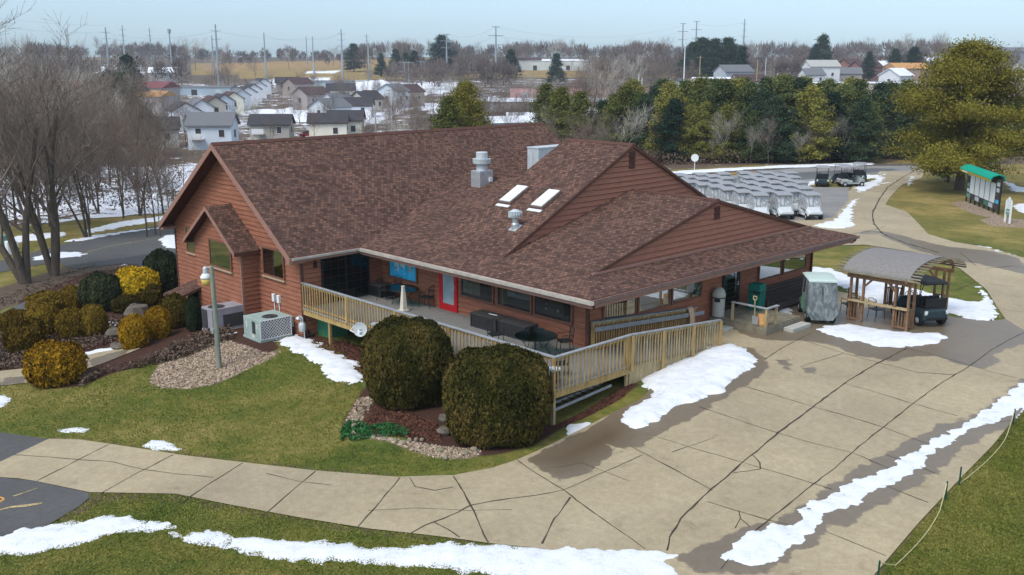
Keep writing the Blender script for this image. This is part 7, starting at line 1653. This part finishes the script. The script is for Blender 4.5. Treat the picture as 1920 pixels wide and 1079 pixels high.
for u, d_, c_, lb in ((1634,440,(.35,.37,.4),'silver car on the far slope, left one'),(1645,440,(.05,.05,.06),'dark car on the far slope between the silver and the blue'),(1656,442,(.04,.07,.18),'blue car on the far slope'),(1668,440,(.45,.45,.45),'pale car on the far slope, right one'),(1436,330,(.6,.6,.6),'white van shape just above the pine tops')): far_car(u, d_, c_, lb)
# pylons, poles, wires
def pylon(u, vb, vt, style, label, group='steel power line poles', d_=None, thick=1.0):
    p = G(u, vb) if not d_ else at_d(u, d_); h = tall_for(p, vt, 1.0); t = thing('power_pylon', p, label, 'pylon', group, yawc+.5)
    def lp(mb, nm, mat): o = mb.build(nm, M[mat]); o.parent = t; return o
    mb = MB(); mb.tube([(0, 0, -1), (0, 0, h*.5), (0, 0, h)], [.62*thick, .50*thick, .30*thick], 8); lp(mb, 'mast', 'steel')
    if style == 'T':
        for z, L in ((h-.2, 2.4), (h*.83, 4.2), (h*.66, 3.4)): mb = MB(); mb.bar((-L, 0, z), (L, 0, z), .22, .28); lp(mb, 'crossarm', 'steel')
    elif style == 'S':
        for i, z in enumerate((h*.90, h*.78, h*.66, h*.55)): s = 1; L = 2.2; mb = MB(); mb.bar((-L, 0, z+.3), (0, 0, z), .16, .2); mb.bar((0, 0, z), (L, 0, z+.3), .16, .2); lp(mb, 'crossarm', 'steel')
    elif style == 'H':
        for z in (h*.95, h*.6): mb = MB(); mb.bar((-2.5, 0, z), (2.5, 0, z), .2, .25); lp(mb, 'crossarm', 'steel')
    return (p, h)
PY = [(206,147,52,'S','tall steel pole with four arm pairs in front of the snow slope'),(267,110,48,'S','thin far steel pole above the left bare trees',),(412,175,46,'S','tall thin steel pole left of the row of houses'),(500,162,61,'N','plain steel pole, taller one behind the row of houses'),(589,148,69,'N','plain steel pole at the middle of the golden field'),(643,150,55,'S','steel pole right of the golden field'),
 (838,140,64,'T','thick steel pole with white arms before the dark evergreen'),(930,150,50,'T','tall steel T shaped pole in the middle of the skyline'),(692,150,80,'N','short steel pole left of the substation'),(1264,78,44,'T','steel pole on the right skyline, left of the pair'),(1288,78,40,'T','steel pole on the right skyline, right of the pair'),(1373,84,36,'S','steel pole standing alone on the skyline above the grey gabled house'),(315,80,52,'S','tiny far steel pole above the left trees'),(701,80,64,'S','tiny far steel pole above the field ridge'),
 (759,165,115,'H','substation gantry pole, left of the first pair'),(767,168,115,'H','substation gantry pole, right of the first pair'),(790,150,114,'H','substation gantry pole, left of the second pair'),(796,152,115,'H','substation gantry pole, right of the second pair'),(425,115,66,'N','thin pole beside the tall one left of the golden field'),(593,100,68,'N','far thin pole behind the field ridge')]
TP = {}
for k, a in enumerate(PY):
    u, vb, vt, st_, lb = a[:5]; dd_ = {267: 650, 1264: 640, 1288: 640, 1373: 640, 315: 800, 701: 800, 425: 600, 593: 800}.get(u)
    TP[u] = pylon(u, vb, vt, st_, lb, d_=dd_, thick=.5 if st_ in ('H',) else (.85 if st_ == 'N' else 1.0))
t = thing('mast', at_d(350, 560), 'small lattice cell mast on the left skyline', 'mast'); h = tall_for(t.location, 55, 1.0); mb = MB(); mb.tube([(0, 0, 0), (0, 0, h)], [.5, .3], 6); mb.lathe((0, 0, h-2.2), [(.9, 0), (.9, 2.2)], 10); o = mb.build('pole', M['steel']); o.parent = t
p = at_d(1269, 285); h = tall_for(p, 62, 1.0); mb = MB(); mb.tube([(0, 0, 0), (0, 0, h*.6), (0, 0, h)], [.22, .15, .06], 8); mb.ball((0, 0, h), .18, 8); o = mb.build('flagpole', M['white']); o.location = p; tag(o, 'tall white flagpole beside the grey gabled house', 'flagpole')
for u, d_, vt, lb in ((1297,290,105,'wooden utility pole right of the tan pyramid roofed house'),(1437,270,137,'short pale utility pole above the pine tops'),(1400,330,113,'wooden utility pole on the green slope'),(1415,380,108,'green topped pole on the right slope'),(1188,270,140,'pale street lamp pole at the right end of the pink building'),(1194,270,146,'short pole beside the street lamp pole at the pink building'),(742,200,165,'thin pole on the snowy lawn right of the estate'),(712,195,203,'short post on the snowy lawn')):
    p = at_d(u, d_); h = tall_for(p, vt, 1.0); t = thing('utility_pole', p, lb, 'pole', 'wooden poles in the valley', yawc); mb = MB(); mb.tube([(0, 0, 0), (0, 0, h)], [.18, .13], 8); o = mb.build('pole', M['lumber_pale'] if 'wood' in lb else M['lightmetal']); o.parent = t
    mb = MB(); mb.bar((-1, 0, h-.5), (1, 0, h-.5), .1, .12); o = mb.build('crossarm', M['oldwood']); o.parent = t
def wire(a, b, za, zb, sag, label, r=.035):
    pts = [(a[0]+(b[0]-a[0])*k/24, a[1]+(b[1]-a[1])*k/24, za+(zb-za)*k/24-4*sag*(k/24)*(1-k/24)) for k in range(25)]
    mb = MB(); mb.tube(pts, r, 4, cap=False); tag(mb.build('power_line', M['wire']), label, 'power line', 'power lines over the valley')
def TPz(u, f): p, h = TP[u]; return p, p[2]+h*f
offL = at_d(-150, 330)
seq = [206, 412, 643]
for f in (.90, .66):
    p0, z0_ = TPz(206, f); wire(offL, p0, z0_+1, z0_, 2, 'thin power line leaving the left steel pole'); 
    for a_, b_ in ((206, 412), (412, 643)): pa, z1_ = TPz(a_, f); pb, z2_ = TPz(b_, f); wire(pa, pb, z1_, z2_, 3, 'thin power line between the left and middle steel poles')
for f in (.99, .83, .66):
    pa, z1_ = TPz(838, f); pb, z2_ = TPz(930, f); wire(pa, pb, z1_, z2_, 3, 'thin power line between the two T shaped poles')
    pa, z1_ = TPz(930, f); pb, z2_ = TPz(1264, min(f, .95)); wire(pa, pb, z1_, z2_, 6, 'thin power line running to the right skyline poles')
    pa, z1_ = TPz(838, f); pb, z2_ = TPz(790, .95); wire(pa, pb, z1_, z2_, 2, 'thin power line dropping to the substation')
for f in (.95, .7):
    for a_, b_ in ((500, 589), (589, 643), (1288, 1373)): pa, z1_ = TPz(a_, f); pb, z2_ = TPz(b_, f); wire(pa, pb, z1_, z2_, 2, 'thin power line on the plain steel poles')
pa, z1_ = TPz(206, 1.0); q0 = at_d(-200, 330); wire(q0, pa, z1_+3, z1_+1, 2, 'highest thin power line at the left')
# ------------------------------------------------------------------ haze: the air between here and the far slope
mb = MB(); mb.mm((-1150, -300, -40), (500, 1000, 62)); ho = mb.build('haze', bpy.data.materials.new('haze_air')); tag(ho, kind='stuff')
hm = ho.data.materials[0]; hm.use_nodes = True; hn = hm.node_tree; hn.nodes.clear(); oo = hn.nodes.new('ShaderNodeOutputMaterial'); pv = hn.nodes.new('ShaderNodeVolumePrincipled')
pv.inputs['Color'].default_value = (.80, .90, 1.0, 1); pv.inputs['Density'].default_value = 0.00020; pv.inputs['Anisotropy'].default_value = .0
hn.links.new(pv.outputs[0], oo.inputs['Volume'])
# ------------------------------------------------------------------ labels that single out repeats, and loose pieces as parts of their own
ORD = 'first second third fourth fifth sixth seventh eighth ninth tenth eleventh twelfth thirteenth fourteenth fifteenth sixteenth seventeenth eighteenth nineteenth twentieth'.split()
ORD += ['twenty-'+w_ for w_ in ORD[:9]]+['thirtieth']+['thirty-'+w_ for w_ in ORD[:9]]+['fortieth']+['forty-'+w_ for w_ in ORD[:9]]
def pix(o): q = np.array(o.location)-C3; return 960+FPX*(q@cR)/(q@cF), 539.5-FPX*(q@cU)/(q@cF)
def relabel(group, base, zone, short):
    by = {}
    for o in bpy.data.objects:
        if o.get('group') == group and o.get('label') == base: by.setdefault(zone(o), []).append(o)
    for z, L in by.items():
        L.sort(key=lambda o: pix(o)[0]); n = len(L)
        for i, o in enumerate(L):
            w_ = ('%s from the left' % ORD[i]) if i <= n//2 else (('%s from the right' % ORD[n-1-i]) if n-1-i > 0 else 'rightmost')
            if i == 0: w_ = 'leftmost'
            o['label'] = ' '.join(('%s %s, %s there' % (short, z, w_) if n > 1 else '%s %s' % (short, z)).split()[:16])
Dd = lambda o: dist(o.location)
relabel(WG, 'bare brown winter tree in the dense wood behind the left drive', lambda o: 'nearest the drive' if Dd(o) < 88 else ('in its second depth' if Dd(o) < 112 else ('in its third depth' if Dd(o) < 145 else 'at its far side')), 'bare tree of the left wood')
def z1(o):
    u = pix(o)[0]; d_ = Dd(o)
    a = 'near the pines' if d_ < 135 else ('among the nearest houses' if d_ < 220 else ('among the middle houses' if d_ < 300 else ('behind the houses' if d_ < 400 else 'below the far fields')))
    b = 'left of the gable' if u < 400 else ('over the left roof ridge' if u < 700 else ('over the middle ridge' if u < 960 else ('over the right ridge end' if u < 1130 else 'over the pine belt')))
    return a+' '+b
relabel(G1, 'bare grey-brown tree among the valley houses and fields', z1, 'bare tree')
relabel(G3, 'separate bare tree standing up from the skyline woods', lambda o: 'left of the golden field' if pix(o)[0] < 380 else ('over the golden field' if pix(o)[0] < 660 else ('in the middle skyline' if pix(o)[0] < 1100 else ('above the pine belt' if pix(o)[0] < 1560 else 'above the big pine'))), 'skyline bare tree')
for g_, b_, s_ in ((G2, 'bare tree standing at the front of the pine belt', 'brown bare tree before the pine belt,'), (G2, 'pale bare tree standing at the front of the pine belt', 'pale bare tree before the pine belt,')): relabel(g_, b_, lambda o: '', s_)
for k_, w_ in (('pine_y', 'yellow-green pine'), ('pine_g', 'mid green pine'), ('pine_d', 'dark green pine')):
    relabel(GB, LBm[k_], lambda o: ('in the front row' if pix(o)[1] > 299 else 'in the back row')+(' left of the round sign' if pix(o)[0] < 1302 else (' behind the cart fleet' if pix(o)[0] < 1560 else ' behind the open carts')), w_)
fg = 'covered golf carts parked in ranks behind the clubhouse'
fl = [o for o in bpy.data.objects if o.get('group') == fg]; ds = sorted(fl, key=Dd); rk = {}; r_ = 0; last = Dd(ds[0])
for o in ds:
    if Dd(o)-last > .9: r_ += 1
    last = Dd(o); rk[o.name] = r_
nr = max(rk.values())+1
relabel(fg, 'pale golf cart under clear rain cover in the parked fleet', lambda o: 'in the front rank' if rk[o.name] == 0 else ('in the last rank' if rk[o.name] == nr-1 else 'in the %s rank' % ORD[rk[o.name]]), 'covered pale cart')
for o in [o for o in bpy.data.objects if o.get('group') == 'small edging stones']: pass
relabel('small edging stones', 'small rough edging stone in the curved row round the big shrubs', lambda o: '', 'small edging stone round the big shrubs,')
def separate(o):
    me = o.data; n = len(me.vertices); par = list(range(n))
    def f_(i):
        while par[i] != i: par[i] = par[par[i]]; i = par[i]
        return i
    for e in me.edges: a, b = f_(e.vertices[0]), f_(e.vertices[1]); par[a] = b
    comp = {}
    for pl in me.polygons: comp.setdefault(f_(pl.vertices[0]), []).append(pl)
    if len(comp) < 2 or len(comp) > 6: return
    for i, (c_, pls) in enumerate(comp.items()):
        vm = {}; vs = []; fs = []; mi = []
        for pl in pls:
            for v in pl.vertices:
                if v not in vm: vm[v] = len(vs); vs.append(tuple(me.vertices[v].co))
            fs.append([vm[v] for v in pl.vertices]); mi.append(pl.material_index)
        nm = bpy.data.meshes.new(o.name.split('.')[0]); nm.from_pydata(vs, [], fs)
        for m_ in me.materials: nm.materials.append(m_)
        nm.polygons.foreach_set('material_index', mi)
        q = o.copy(); q.data = nm; col.objects.link(q)
    bpy.data.objects.remove(o)
for o in [o for o in bpy.data.objects if o.parent and o.type == 'MESH' and o.name.split('.')[0] in ('fascia', 'downspout', 'beam', 'ridge_cap', 'soffit', 'rail', 'rail_cap', 'foundation', 'frame', 'deck_edge', 'grille', 'label_plate', 'access_panel')]:
    if not any(c.parent == o for c in bpy.data.objects): separate(o)

pls = {}
for o in bpy.data.objects:
    if o.get('group') == 'power lines over the valley': pls.setdefault(o['label'], []).append(o)
for lb, L in pls.items():
    L.sort(key=lambda o: -o.data.vertices[0].co.z)
    if len(L) > 1:
        for i, o in enumerate(L): o['label'] = '%s, %s from the top' % (lb, ORD[i])
